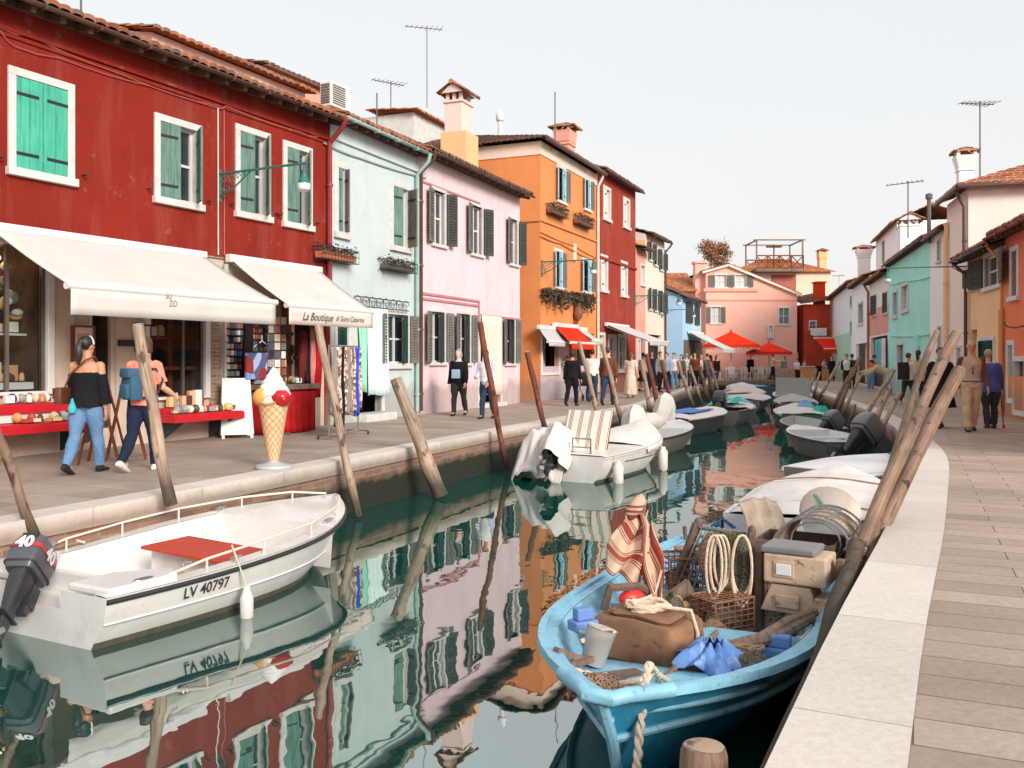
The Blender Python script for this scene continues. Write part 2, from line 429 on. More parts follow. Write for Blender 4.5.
t = NT('water')
v = t.co(scale=(1, 1, 1)); 
n1 = t.noise(t.co(scale=(1.15, .75, 1), rot=(0,0,rad(20))), 1.0, 2, .5); n2 = t.noise(t.co(scale=(3.5, 2.2, 1), rot=(0,0,rad(-12))), 1.2, 2, .5)
mm = t.n('ShaderNodeMath', operation='MULTIPLY_ADD'); t.l(n2, mm.inputs[0]); mm.inputs[1].default_value = .16; t.l(n1, mm.inputs[2])
t.set(Base_Color=(.004, .060, .048), Roughness=.0, IOR=5.5, Specular_IOR_Level=.5, Specular_Tint=(.92,.97,.94))
t.bump(mm.outputs[0], .07, .09)

# ------------------------------------------------------------------ ground, canal, kerbs
LP = [(-40,-70),(-4.25,7.47),(-.23,17.6),(3.9,27.4),(9.3,46),(14.1,61.6)]
RP = [(-35,-70),(.88,3.02),(1.82,4.93),(2.8,6.77),(5.0,11.2),(5.85,12.95),(7.6,17.6),(9.65,24.2),(11.9,33.5),(14.2,42.5),(17.3,54),(19.6,61.6)]
def smooth_poly(P, step=.7):            # dense polyline, corners eased a little
    P = [Vec(p) for p in P]; out = [P[0]]
    for i in range(len(P)-1):
        d = (P[i+1]-P[i]).length; n = max(1, int(d/step)) if i else 12
        for k in range(1, n+1): out.append(P[i].lerp(P[i+1], k/n))
    for _ in range(3):
        out = [out[0]]+[(out[i-1]+out[i]*2+out[i+1])/4 for i in range(1, len(out)-1)]+[out[-1]]
    return out
def offset_poly(P, d):                  # to the left of the direction of travel
    o = []
    for i, p in enumerate(P):
        t_ = (P[min(i+1, len(P)-1)]-P[max(i-1, 0)]).normalized()
        o.append(p+Vec((-t_.y, t_.x))*d)
    return o
LPs, RPs = smooth_poly(LP), smooth_poly(RP)
def arc(P):
    L = [0]
    for i in range(1, len(P)): L.append(L[-1]+(P[i]-P[i-1]).length)
    return L
def strip(mb, P, Q, z0, z1, mi=0, v0=0, v1=1):
    L = arc(P)
    vs = [(*p, z0) for p in P]+[(*q, z1) for q in Q]; n = len(P)
    uv = [(l, v0) for l in L]+[(l, v1) for l in L]
    mb.add(vs, [(i, i+1, n+i+1, n+i) for i in range(n-1)], mi, False, uv)
def kerb(P, side, name, KW, KH):
    s = side; mb = MB(); O = offset_poly(P, s*KW); F_ = offset_poly(P, -s*.03)
    strip(mb, F_, O, 0.004, 0.004, 0, .5, 1.5); strip(mb, F_, F_, -KH, .004, 0, .3, .5); strip(mb, F_, P, -KH, -KH, 0)
    struct(mb, name, 'kerb_stone'); return O
kl = kerb(LPs, 1, 'kerb_left', .32, .18); kr = kerb(RPs, -1, 'kerb_right', .40, .2)
for P, nm, mt in ((LPs, 'quay_wall_left', 'quay_brick'), (RPs, 'quay_wall_right', 'quay_brick_red')):
    mb = MB(); strip(mb, P, P, -1.6, -.15, 0, -1.6, -.15); struct(mb, nm, mt)
mb = MB(); strip(mb, kl, [Vec((-300, p.y+(p.y < 0)*0)) for p in kl], 0, 0); struct(mb, 'pavement_left', 'paving_left')
mb = MB(); strip(mb, kr, [Vec((300, p.y)) for p in kr], 0, 0); struct(mb, 'pavement_right', 'paving_right')
ye = 61.6
mb = MB(); mb.quad((-300,ye,0),(300,ye,0),(300,900,0),(-300,900,0)); mb.quad((-300,-70,0),(-300,-900,0),(300,-900,0),(300,-70,0)); struct(mb, 'ground', 'paving_far')
mb = MB(); mb.quad((13.6,ye-.02,-1.6),(20,ye-.02,-1.6),(20,ye-.02,-.2),(13.6,ye-.02,-.2), uv=[(0,-1.6),(6,-1.6),(6,-.2),(0,-.2)]); struct(mb, 'quay_wall_end', 'quay_brick_red')
mb = MB(); mb.box((16.8, ye+.17, -.1), (5.8, .42, .212)); struct(mb, 'kerb_end', 'kerb_stone')
mb = MB(); mb.quad((-60,-70,WATER),(30,-70,WATER),(30,ye,WATER),(-60,ye,WATER)); struct(mb, 'water', 'water')
mb = MB(); mb.quad((-60,-70,-2.6),(30,-70,-2.6),(30,ye,-2.6),(-60,ye,-2.6)); struct(mb, 'canal_bed', 'quay_brick')
# ------------------------------------------------------------------ facade frames and house pieces
class Fac:
    """A wall plane: origin o (x, y), direction along the wall, outward normal."""
    def __init__(s, p0, p1, side):      # side: 'L' = house on the left of the canal, normal to the right of travel
        s.o = Vec((*p0, 0)); d = Vec((*p1, 0))-s.o; s.L = d.length; s.t = d.normalized()
        s.n = Vec((s.t.y, -s.t.x, 0)) if side == 'L' else Vec((-s.t.y, s.t.x, 0))
        s.R = Matrix((s.t, s.n, Vec((0,0,1)))).transposed()
    def pt(s, u, z, d=0): return s.o+s.t*u+s.n*d+Vec((0,0,z))
    def uz(s, px, py, d=0):             # where the sight line of a pixel meets the plane d in front of the wall
        k = Vec(((px-512)/FPX, 1, (HOR-py)/FPX)); c = Vec((0, 0, CAMH)); o = s.o+s.n*d
        lam = (o-c).dot(s.n)/k.dot(s.n); p = c+k*lam
        return (p-s.o).dot(s.t), p.z
    def u(s, px, d=0): return s.uz(px, HOR, d)[0]
    def rect(s, x0, x1, yt, yb, d=0):   # a rectangle by its left edge's rows
        u0, z1 = s.uz(x0, yt, d); _, z0 = s.uz(x0, yb, d); u1 = s.u(x1, d)
        return [u0, u1, z0, z1]
    def off(s, d, u=0):
        f = Fac.__new__(Fac); f.o = s.o+s.n*d+s.t*u; f.t, f.n, f.R, f.L = s.t, s.n, s.R, s.L; return f
    def side(s, u, d0, d1, near=True):  # the wall across the house at u, seen from the near (or far) end
        f = Fac.__new__(Fac); f.o = s.pt(u, 0, d0); f.t = s.n.copy()*(1 if d1 > d0 else -1); f.n = -s.t if near else s.t.copy(); f.L = abs(d1-d0)
        f.R = Matrix((f.t, f.n, Vec((0,0,1)))).transposed(); return f
def fbox(mb, F, u0, u1, z0, z1, d0, d1, mi=0, rnd=None):
    return mb.box(F.pt((u0+u1)/2, (z0+z1)/2, (d0+d1)/2), (abs(u1-u0), abs(d1-d0), abs(z1-z0)), F.R, mi, rnd)
def wall_holes(mb, F, u0, u1, z0, z1, holes, depth=.16, mi=0):
    us = sorted({round(x, 4) for x in [u0, u1]+[h[i] for h in holes for i in (0, 1)] if u0-1e-6 <= x <= u1+1e-6})
    zs = sorted({round(x, 4) for x in [z0, z1]+[h[i] for h in holes for i in (2, 3)] if z0-1e-6 <= x <= z1+1e-6})
    for a, b in zip(us, us[1:]):
        for c, d in zip(zs, zs[1:]):
            m, k = (a+b)/2, (c+d)/2
            if any(h[0] < m < h[1] and h[2] < k < h[3] for h in holes): continue
            mb.quad(F.pt(a, c), F.pt(b, c), F.pt(b, d), F.pt(a, d), mi, [(a,c),(b,c),(b,d),(a,d)])
    for h in holes:
        a, b, c, d = max(h[0], u0), min(h[1], u1), max(h[2], z0), min(h[3], z1)
        P = [(a,c),(b,c),(b,d),(a,d)]
        for (p, q) in zip(P, P[1:]+P[:1]):
            if abs(p[1]-z0) < 1e-4 and abs(q[1]-z0) < 1e-4: continue
            mb.quad(F.pt(*p), F.pt(*q), F.pt(*q, -depth), F.pt(*p, -depth), mi, [p, q, q, p])
def shell(mb, F, u0, u1, H, D, holes, mi=0, z0=0, gable=None, near_holes=(), Hb=None, depth=.16):
    """House body: front wall with openings, plain end walls, back. gable: height of the end walls' peak."""
    wall_holes(mb, F, u0, u1, z0, H, holes, depth, mi)
    Hb = H if Hb is None else Hb
    for u, near in ((u0, True), (u1, False)):
        S = F.side(u, -D, 0, near)
        if near and near_holes: wall_holes(mb, S, 0, D, z0, H, near_holes, depth, mi)
        else: mb.quad(S.pt(0,z0), S.pt(D,z0), S.pt(D,H), S.pt(0,Hb), mi, [(0,z0),(D,z0),(D,H),(0,Hb)])
        if gable: mb.add([S.pt(0,Hb), S.pt(D,H), S.pt(D/2,gable)], [(0,1,2)], mi)
    mb.quad(F.pt(u0,z0,-D), F.pt(u1,z0,-D), F.pt(u1,Hb,-D), F.pt(u0,Hb,-D), mi)
def tile_roof(mb, e0, e1, r0, r1, mi=0, pitch=.20, rowl=.38, amp=.05, thick=.05):
    """Roman tiles from the eave e0-e1 up to the ridge r0-r1: round covers, stepped courses, ragged eave ends."""
    e0, e1, r0, r1 = map(Vec, (e0, e1, r0, r1)); W = (e1-e0).length; S = max((r0-e0).length, (r1-e1).length)
    nc = max(2, int(W/pitch)); nr = max(1, int(S/rowl)); nrm = (e1-e0).cross(r0-e0 if (r0-e0).length > .1 else r1-e1).normalized()
    if nrm.z < 0: nrm = -nrm
    prof = [(0, 0), (.12, .55), (.3, .95), (.5, 1.), (.7, .95), (.88, .55)]
    us = [((c+q)/nc, h) for c in range(nc) for q, h in prof]+[(1., 0)]; n = len(us)
    jit = [random.uniform(-.02, .02) for _ in range(nc+1)]
    vs = []; fs = []; rn = []
    col = [[random.random() for _ in range(nc+1)] for _ in range(nr)]
    for r in range(nr):
        for top in (0, 1):
            v = (r+top)/nr - (0 if top or r else .0)
            for k, (uu, h) in enumerate(us):
                a = e0.lerp(e1, uu); b = r0.lerp(r1, uu); p = a.lerp(b, v)
                if r == 0 and not top: p = p+(a-b).normalized()*(.03+jit[k//6])
                p = p+nrm*(h*amp+(0 if top else .028)+mnoise.noise(p*1.3)*.02)
                vs.append(p)
        for k in range(n-1):
            fs.append((2*r*n+k, 2*r*n+k+1, (2*r+1)*n+k+1, (2*r+1)*n+k)); rn.append(col[r][k//6])
            if r: fs.append(((2*r-1)*n+k, (2*r-1)*n+k+1, 2*r*n+k+1, 2*r*n+k)); rn.append(.05)
    b = len(vs)
    for k, (uu, h) in enumerate(us): vs.append(Vec(vs[k])-nrm*(thick+h*amp*.25))
    for k in range(n-1): fs.append((b+k, b+k+1, k+1, k)); rn.append(col[0][k//6])
    for k, (uu, h) in enumerate(us):
        vs.append((e0.lerp(e1, uu)).lerp(r0.lerp(r1, uu), .12)-nrm*.03)
    for k in range(n-1): fs.append((b+n+k, b+n+k+1, b+k+1, b+k)); rn.append(.02)
    mb.add(vs, fs, mi, False, None, rn)
def ridge(mb, a, b, mi=0, r=.1):
    a = Vec(a); b = Vec(b); n = max(1, int((b-a).length/.4))
    for i in range(n):
        p, q = a.lerp(b, i/n), a.lerp(b, (i+1.08)/n)
        mb.tube([p, q], [r, r*.85], 8, mi, True, False); k = random.random()
        for j in range(1, 11): mb.rnd[-j] = k
def roof_front(h, F, u0, u1, H, D=8, over=.35, rise=1.5, mat='roof_tiles', gut='brown_metal', soff=True, back=True, inset=(0,0)):
    zt = H+.10
    s_ = rise/(D/2)
    e0, e1 = F.pt(u0-.04, zt-over*s_, over), F.pt(u1+.04, zt-over*s_, over)
    r0, r1 = F.pt(u0-.04+inset[0], zt+rise, -D/2), F.pt(u1+.04-inset[1], zt+rise, -D/2)
    mb = MB(); tile_roof(mb, e0, e1, r0, r1)
    if back:
        b0, b1 = F.pt(u0-.04, zt-over*s_, -D-over), F.pt(u1+.04, zt-over*s_, -D-over)
        tile_roof(mb, b1, b0, r1, r0)
    ridge(mb, r0, r1)
    for z in (0, 1):                    # boarding under the tiles
        dz = -.03-.05*z
        mb.quad(e0+Vec((0,0,dz)), e1+Vec((0,0,dz)), r1+Vec((0,0,dz)), r0+Vec((0,0,dz)), 1)
    ro = mb.build('roof', [mat, 'soffit'], h, True)
    mb = MB()
    if soff:
        n = int((u1-u0)/.45)
        for i in range(n+1):
            u = lerp(u0+.1, u1-.1, i/max(n,1)); mb.bar(F.pt(u, zt-.14, -.05), F.pt(u, zt-.13-over*s_, over-.05), .08, .09)
        fbox(mb, F, u0, u1, H-.12, H, .0, .05)
        mb.build('eave_rafters', 'soffit', h, True)
    if gut:
        m2 = MB(); gz = zt-over*s_-.05
        pts = []
        for i in range(9):
            a = pi+pi*i/8; pts.append((over+.05+.05*cos(a), gz-.01+.05*sin(a)))
        rings = [[F.pt(u, z, d) for d, z in pts] for u in (u0-.05, u1+.05)]
        m2.loft(rings, 0, True, False, False)
        for u in [u0+.3+k*.9 for k in range(int((u1-u0)/.9))]: fbox(m2, F, u-.015, u+.015, gz-.075, gz-.01, over-.02, over+.11)
        m2.build('gutter', gut, h, True, solid=.008)
    return ro
def downpipe(h, F, u, z1, z0=.1, r=.05, mat='brown_metal', over=.42, d=.09):
    mb = MB(); mb.tube([F.pt(u, z1, over), F.pt(u, z1-.18, over-.04), F.pt(u, z1-.5, d), F.pt(u, z0, d)], r, 8)
    for z in [z0+.4+k*1.6 for k in range(int((z1-z0-.8)/1.6)+1)]: mb.lathe([(r*1.35, z), (r*1.35, z+.05)], F.pt(u, 0, d), 8)
    return mb.build('downpipe', mat, h, True)
def leaf(mb, F, uh, s, w, z0, z1, ang, kind='board', d0=0., mi=0, mh=1):
    """A shutter leaf hinged at uh; s=+1 opens from the left jamb, -1 from the right; ang 0 closed, 180 flat on the wall."""
    a = rad(ang); tx = F.t*(s*cos(a))+F.n*sin(a); tx.normalize(); nn = tx.cross(Vec((0,0,1)))
    R = Matrix((tx, nn, Vec((0,0,1)))).transposed()
    base = F.pt(uh, 0, d0+.02); th = .035
    def bx(x0, x1, za, zb, y0=-th/2, y1=th/2, m=mi):
        mb.box(base+tx*((x0+x1)/2)+nn*((y0+y1)/2)+Vec((0,0,(za+zb)/2)), (x1-x0, y1-y0, zb-za), R, m)
    if kind == 'board':
        n = max(2, int(round(w/.17)))
        for i in range(n): bx(i*w/n+.003, (i+1)*w/n-.003, z0, z1)
        for z in (lerp(z0, z1, .16), lerp(z0, z1, .82)):
            bx(.0, w*.85, z-.022, z+.022, -th/2-.008, -th/2, mh); bx(.0, w*.85, z-.022, z+.022, th/2, th/2+.008, mh)
    else:
        bx(0, .06, z0, z1); bx(w-.06, w, z0, z1)
        for z in (z0+.04, lerp(z0, z1, .5), z1-.04): bx(.06, w-.06, z-.045, z+.045)
        n = int((z1-z0)/.075)
        for i in range(n):
            z = lerp(z0+.06, z1-.06, (i+.5)/n)
            mb.box(base+tx*(w/2)+Vec((0,0,z)), (w-.12, .035, .055), R@Matrix.Rotation(rad(-38), 3, 'X'), mi)
        bx(.06, w-.06, z0, z1, -.004, .004)
def window(h, F, r, fw=.11, frame='white_trim', pane='pane_dark', sh=None, sill=True, mull=True, name='window', proud=.035, label=None, cols=2, rows=2):
    """r = outer frame rectangle. Returns the hole. sh = list of (side, angle, kind, material)."""
    u0, u1, z0, z1 = r; a, b, c, d = u0+fw, u1-fw, z0+fw, z1-fw
    mb = MB()
    fbox(mb, F, u0, a, c, d, -.10, proud); fbox(mb, F, b, u1, c, d, -.10, proud); fbox(mb, F, u0, u1, d, z1, -.10, proud)
    if sill: fbox(mb, F, u0-.03, u1+.03, z0, c, -.10, proud+.05)
    else: fbox(mb, F, u0, u1, z0, c, -.10, proud)
    w = mb.build(name, frame, h, True, bevel=.006)
    if label: w['label'] = label
    mb = MB(); e = .045
    mb.quad(F.pt(a,c,-.13), F.pt(b,c,-.13), F.pt(b,d,-.13), F.pt(a,d,-.13), 0)
    if mull:
        for i in range(cols+1): 
            u = lerp(a+e/2, b-e/2, i/cols); fbox(mb, F, u-e/2, u+e/2, c, d, -.13, -.09, 1)
        for i in range(rows+1):
            z = lerp(c+e/2, d-e/2, i/rows); fbox(mb, F, a, b, z-e/2, z+e/2, -.128, -.093, 1)
    p = mb.build('pane', [pane, 'white_plain'], w, True)
    for s in (sh or []):
        side, ang, kind, mt = s[:4]; wl = (b-a)/2-.004; mb = MB()
        uh = a if side > 0 else b
        if ang > 120: uh = uh-.05*side
        leaf(mb, F, uh, side, wl if len(s) < 5 else s[4], c+.01, d-.01, ang, kind, proud+.01 if ang > 120 else (-.02 if ang < 30 else .02))
        mb.build('shutter', [mt, 'iron'], w, True)
    return [a, b, c, d]
def hole_of(r, fw=.11): return [r[0]+fw, r[1]-fw, r[2]+fw, r[3]-fw]
def flower_box(F, u0, u1, z0, z1, label, group=None, plants=True, mat='terracotta', hang=0, leafm='leaf_dull', iron=True):
    zc = z0; h = thing('flower_box', label, 'flower box', F.pt((u0+u1)/2, z0, .12), 0, group)
    mb = MB(); fbox(mb, F, u0+.06, u1-.06, z0+.03, z0+(z1-z0)*.62, .06, .26); mb.build('trough', mat, h, True, bevel=.01)
    if iron:
        mb = MB()
        for d, z in ((.30, z0), (.30, z1), (.05, z0), (.05, z1), (.30, (z0+z1)/2)): mb.tube([F.pt(u0, z, d), F.pt(u1, z, d)], .009, 5)
        n = max(3, int((u1-u0)/.11))
        for i in range(n+1):
            u = lerp(u0, u1, i/n); mb.tube([F.pt(u, z1, .30), F.pt(u, z0, .30), F.pt(u, z0, .03)], .006, 4)
        for u in (u0, u1): mb.tube([F.pt(u, z1, .30), F.pt(u, z1, .0)], .009, 5)
        mb.build('rail', 'iron', h, True)
    if plants:
        mb = MB()
        for i in range(int(260*(1+hang*5))):
            u = random.uniform(u0, u1); d = random.uniform(.04, .33); z = z1-random.uniform(.0, .12)+random.random()**2*.12 - (random.random()**1.4)*hang*(.6+.4*sin(u*9)) * (1 if d > .1 else .6)
            p = F.pt(u, z, d); s = random.uniform(.025, .05)*(1+hang)
            q = Matrix.Rotation(random.uniform(0, 6.3), 3, (random.uniform(-1,1), random.uniform(-1,1), random.uniform(-1,1)+.01))
            mb.add([p+q@Vec((-s,0,0)), p+q@Vec((0,-s*.6,0)), p+q@Vec((s,0,0)), p+q@Vec((0,s*.6,0))], [(0,1,2,3)], 0, False, None, [random.random()])
        mb.build('foliage', leafm, h, True)
    return h
rndpaint('leaf_dull', [(.05,.07,.03), (.08,.09,.04), (.10,.07,.04), (.14,.08,.05), (.06,.05,.035), (.20,.10,.08)], .8)
rndpaint('leaf_autumn', [(.35,.14,.05), (.30,.11,.04), (.42,.20,.08), (.25,.12,.05), (.16,.11,.05)], .8)
def chimney(h, c, R, w, d, z0, z1, mat, style='flare', cap='roof_tiles', cw=1.5):
    """A Venetian chimney: shaft, and a cap flared, roofed or plain."""
    c = Vec((c[0], c[1], 0)); mb = MB(); mb.box(c+Vec((0,0,(z0+z1)/2)), (w, d, z1-z0), R)
    mb.box(c+Vec((0,0,z1-.05)), (w+.10, d+.10, .08), R)
    ch = mb.build('chimney', mat, h, True, bevel=.01)
    mb = MB()
    ex = lambda x, y, z: c+R@Vec((x, y, 0))+Vec((0,0,z))
    if style == 'roof':                 # little pitched roof on stubs
        for sx in (-1, 1):
            for sy in (-1, 0, 1): mb.box(ex(sx*w*.38, sy*d*.38, z1+.12), (.1, .1, .24), R, 1)
        zr = z1+.22; o = .18; hh = .32
        tile_roof(mb, ex(-w/2-o, -d/2-o, zr), ex(w/2+o, -d/2-o, zr), ex(-w/2-o, 0, zr+hh), ex(w/2+o, 0, zr+hh), 0, .17, .3)
        tile_roof(mb, ex(w/2+o, d/2+o, zr), ex(-w/2-o, d/2+o, zr), ex(w/2+o, 0, zr+hh), ex(-w/2-o, 0, zr+hh), 0, .17, .3)
        ridge(mb, ex(-w/2-o, 0, zr+hh+.02), ex(w/2+o, 0, zr+hh+.02), 0, .08)
        mb.add([ex(-w/2-o+.1, -d/2-o+.1, zr), ex(-w/2-o+.1, d/2+o-.1, zr), ex(-w/2-o+.1, 0, zr+hh)], [(0,1,2)], 1)
        mb.add([ex(w/2+o-.1, -d/2-o+.1, zr), ex(w/2+o-.1, d/2+o-.1, zr), ex(w/2+o-.1, 0, zr+hh)], [(0,1,2)], 1)
    else:                               # flared bell with a tiled lid
        def ring(k, z): return [ex(sx*w/2*k, sy*d/2*k, z) for sx, sy in ((-1,-1),(1,-1),(1,1),(-1,1))]
        mb.loft([ring(1.0, z1), ring(1.12, z1+.06), ring(cw, z1+.42), ring(cw*1.05, z1+.5)], 1, False)
        zr = z1+.5
        for sx in (-1, 1):
            for sy in (-1, 1): mb.box(ex(sx*w*.4*cw, sy*d*.4*cw, zr+.07), (.12, .12, .14), R, 1)
        o = w/2*cw+.08; zr += .14
        tile_roof(mb, ex(-o, -o, zr), ex(o, -o, zr), ex(-o*.2, 0, zr+.2), ex(o*.2, 0, zr+.2), 0, .16, .3)
        tile_roof(mb, ex(o, o, zr), ex(-o, o, zr), ex(o*.2, 0, zr+.2), ex(-o*.2, 0, zr+.2), 0, .16, .3)
        mb.add([ex(-o,-o,zr), ex(-o,o,zr), ex(-o*.2,0,zr+.2)], [(0,1,2)], 0); mb.add([ex(o,-o,zr), ex(o,o,zr), ex(o*.2,0,zr+.2)], [(0,1,2)], 0)
    mb.build('cap', [cap, mat], ch, True)
    return ch
def awning(F, u0, u1, ztop, zfront, out, label, fabric, drop=.3, group=None, scallop=False, valm=None, d0=.05):
    h = thing('awning', label, 'awning', F.pt((u0+u1)/2, ztop, d0), 0, group)
    th = .02
    f = lambda i, j: F.pt(lerp(u0, u1, i), lerp(ztop, zfront, j)-.05*sin(pi*j)*.6-.012*sin(i*pi*2*max(1, int((u1-u0)/1.2)))*j, lerp(d0+.06, out, j))
    mb = MB(); mb.grid(f, max(8, int((u1-u0)*6)), 10); mb.build('canopy', fabric, h, True, solid=.012)
    mb = MB(); fbox(mb, F, u0-.05, u1+.05, ztop-.09, ztop+.06, d0, d0+.14)
    mb.build('cassette', 'white_plain', h, True, bevel=.02)
    mb = MB(); mb.tube([F.pt(u0-.03, zfront-.02, out), F.pt(u1+.03, zfront-.02, out)], .05, 10); mb.build('front_bar', 'white_plain', h, True)
    m2 = MB(); nu = max(24, int((u1-u0)*10))
    def g(i, j):
        u = lerp(u0+.02, u1-.02, i); dz = drop*j
        if scallop and j == 1: dz *= .62+.38*abs(sin(u*pi/.24))
        return F.pt(u, zfront-.05-dz, out+.03+.012*sin(u*5.1)*j)
    m2.grid(g, nu, 3); v = m2.build('valance', valm or fabric, h, True, solid=.006)
    for u in (u0+.15, u1-.15):
        mb = MB(); mb.tube([F.pt(u, ztop-.1, d0+.03), F.pt(lerp(u, (u0+u1)/2, .22), lerp(ztop, zfront, .5)-.12, out*.55), F.pt(u, zfront-.04, out-.03)], .022, 6)
        mb.build('folding_arm', 'white_plain', h, True)
    return h, v
def curl(mb, F, u, z, d, r, turns=1.2, start=0., sgn=1, tr=.007, plane='side'):
    pts = []
    for i in range(18):
        t = i/17; a = start+sgn*turns*2*pi*t; q = r*(1-.85*t)
        pts.append(F.pt(u, z+q*sin(a), d+q*cos(a)) if plane == 'side' else F.pt(u+q*cos(a), z+q*sin(a), d))
    mb.tube(pts, tr, 4)
def wall_lamp(F, u, z, out, label, group='bracket lamps on the house fronts', drop=.28, k=1., bend=0.):
    h = thing('street_lamp', label, 'street lamp', F.pt(u, z, 0), 0, group)
    mb = MB(); E = lambda d, dz=0: F.pt(u+bend*d, z+dz, d)
    mb.tube([E(0), E(out)], .022*k, 8); mb.tube([E(0, -.42*k), E(.35*k, -.28*k), E(.75*k, -.02)], .014*k, 6)
    fbox(mb, F, u-.05, u+.05, z-.5*k, z+.08, 0, .02)
    for d, dz, r in ((.14,-.12,.10), (.30,-.14,.09), (.16,-.30,.09), (.45,-.08,.06), (.60,-.06,.04), (.34,-.05,.05)):
        pts = []
        for i in range(16):
            t_ = i/15; a = t_*7; q = r*(1-.8*t_)*k; pts.append(E(d*k+q*cos(a), dz*k+q*sin(a)))
        mb.tube(pts, .009*k, 5)
    mb.build('bracket', 'iron_green', h, True)
    kl = k*.8; mb = MB(); c = E(out-.06); mb.tube([c, c+Vec((0,0,-drop*.4))], .016*k, 6)
    mb.lathe([(.02*kl, .0), (.05*kl,-.02), (.05*kl,-.09*kl), (.075*kl,-.11*kl), (.08*kl,-.19*kl), (.10*kl, -.22*kl), (.13*kl,-.30*kl), (.135*kl,-.31*kl), (.0,-.31*kl)], c+Vec((0,0,-drop*.35)), 14)
    mb.build('lamp_housing', 'iron_green', h, True)
    mb = MB(); mb.lathe([(.0,-.31*kl), (.14*kl,-.312*kl), (.145*kl,-.36*kl), (.13*kl,-.44*kl), (.09*kl,-.47*kl), (0,-.475*kl)], c+Vec((0,0,-drop*.35)), 14); mb.build('glass_shade', 'lamp_glass', h, True)
    return h
paint('lamp_glass', (.70,.70,.66), .3, .05)
def cable(mb, F, pts, r=.012, d=.03):
    P = [F.pt(*F.uz(px, py, d), d) for px, py in pts]
    out = []
    for a, b in zip(P, P[1:]):
        n = max(2, int((b-a).length/.4))
        for i in range(n):
            t_ = i/n; out.append(a.lerp(b, t_)+Vec((0,0,-.03*sin(pi*t_))))
    out.append(P[-1]); mb.tube(out, r, 5)
def antenna(p, hgt, label, arms=1, rz=0., L=1.0):
    h = thing('antenna', label, 'antenna', p, rz)
    mb = MB(); mb.tube([(0,0,-.6), (0,0,hgt)], .023, 6); mb.build('mast', 'zinc', h)
    if arms:
        mb = MB(); mb.tube([(-L*.7,0,hgt-.1), (L*.5,0,hgt-.05)], .018, 5)
        for i in range(8):
            x = lerp(-L*.65, L*.45, i/7); q = lerp(.16, .34, i/7)
            mb.tube([(x,-q,hgt-.08+(x+L*.7)*.04), (x,q,hgt-.08+(x+L*.7)*.04)], .011, 4)
        mb.build('aerial', 'zinc', h)
    return h
# ------------------------------------------------------------------ houses on the left bank
plaster('red_wall', hexc(134,39,29), (.33,.11,.075), .5, .18, peel=(.42,.2,.15), pamt=.25)
plaster('turq_wall', hexc(197,210,209), (.42,.45,.42), .5, .07, peel=(.52,.5,.45), pamt=.35)
plaster('pink_wall', hexc(232,206,210), (.5,.38,.39), .42, .06, peel=(.58,.38,.38), pamt=.45)
plaster('orange_wall', hexc(220,142,88), (.52,.26,.12), .6, .12, peel=(.66,.40,.2), pamt=.25)
plaster('darkred_wall', hexc(152,58,44), (.46,.22,.16), .4, .14, peel=(.46,.24,.18), pamt=.3)
plaster('salmon_wall', hexc(232,164,144), (.62,.44,.36), .3, .08)
plaster('cream_plaster', hexc(236,214,196), (.5,.42,.36), .3, .06)
plaster('apricot_wall', hexc(240,188,140), (.6,.45,.3), .3, .06)
plaster('blue_wall', hexc(172,206,234), (.5,.6,.68), .3, .06)
plaster('lilac_wall', hexc(196,178,188), (.42,.36,.38), .4, .08)
plaster('pale_pink_wall', hexc(232,206,196), (.5,.42,.4), .3, .06)
cloth('awning_white', hexc(206,202,196), .04, .12, 2); cloth('awning_cream', hexc(216,202,194), .05, .12, 2); cloth('awning_grey', hexc(188,188,186), .05, .12, 2)
cloth('awning_red', hexc(232,52,24), .08, .12, 2); cloth('awning_orange', hexc(232,196,168), .06, .1, 2)
P_END1 = (-3.84, 18.97)
FR = Fac((-3.84-.454*13.5, 18.97-.891*13.5), P_END1, 'L')
FM = Fac(P_END1, (.25, 28.7), 'L')
FO = Fac((.25, 28.7), (5.58, 40.86), 'L')

# ---- red house with the shops
uR0, uR1 = 0., FR.L
h = thing('house', 'deep red two storey house with shops under cream awnings', 'house', FR.pt(0,0,0)); red_house = h
wr = [FR.rect(7.3,73.8,64.8,174.4), FR.rect(153.8,201,112,202.7), FR.rect(234.9,269.8,123,216.6), FR.rect(282.4,311.6,139.5,226.6)]
H = 6.45
S1 = [FR.u(-60), FR.u(47), .92, 3.05]; DOOR = [FR.u(76), FR.u(118), 0.05, 2.75]; S2 = [FR.u(150), FR.u(205), .75, 2.75]
uPil = FR.u(222); S3 = [FR.u(296), FR.u(322), .0, 2.6]
mb = MB(); shell(mb, FR, uR0, uR1, H, 8, [hole_of(r) for r in wr]+[[uR0-1, uR1-.14, 0-.1, 3.2]]); 
for z, d in ((H-.42, .05), (H-.5, .03)): fbox(mb, FR, uR0, uR1, z-.05, z, .0, d)
mb.build('wall', 'red_wall', h, True)
mb = MB()                               # shop front, cream render, set a little back
wall_holes(mb, FR.off(-.04), uR0, uR1-.14, 0, 3.2, [S1, DOOR, S2, S3], .14)
fbox(mb, FR, uR0, uR1-.14, 3.2, 3.22, -.12, .0)
mb.build('shop_front', 'cream_wall', h, True)
mb = MB(); u = FR.u(210.5); wall_holes(mb, FR.off(-.03), u, uPil, 0, 2.9, []); fbox(mb, FR, u, u+.002, 0, 2.9, -.06,-.03)
mb.build('brick_pillar', 'old_brick', h, True)
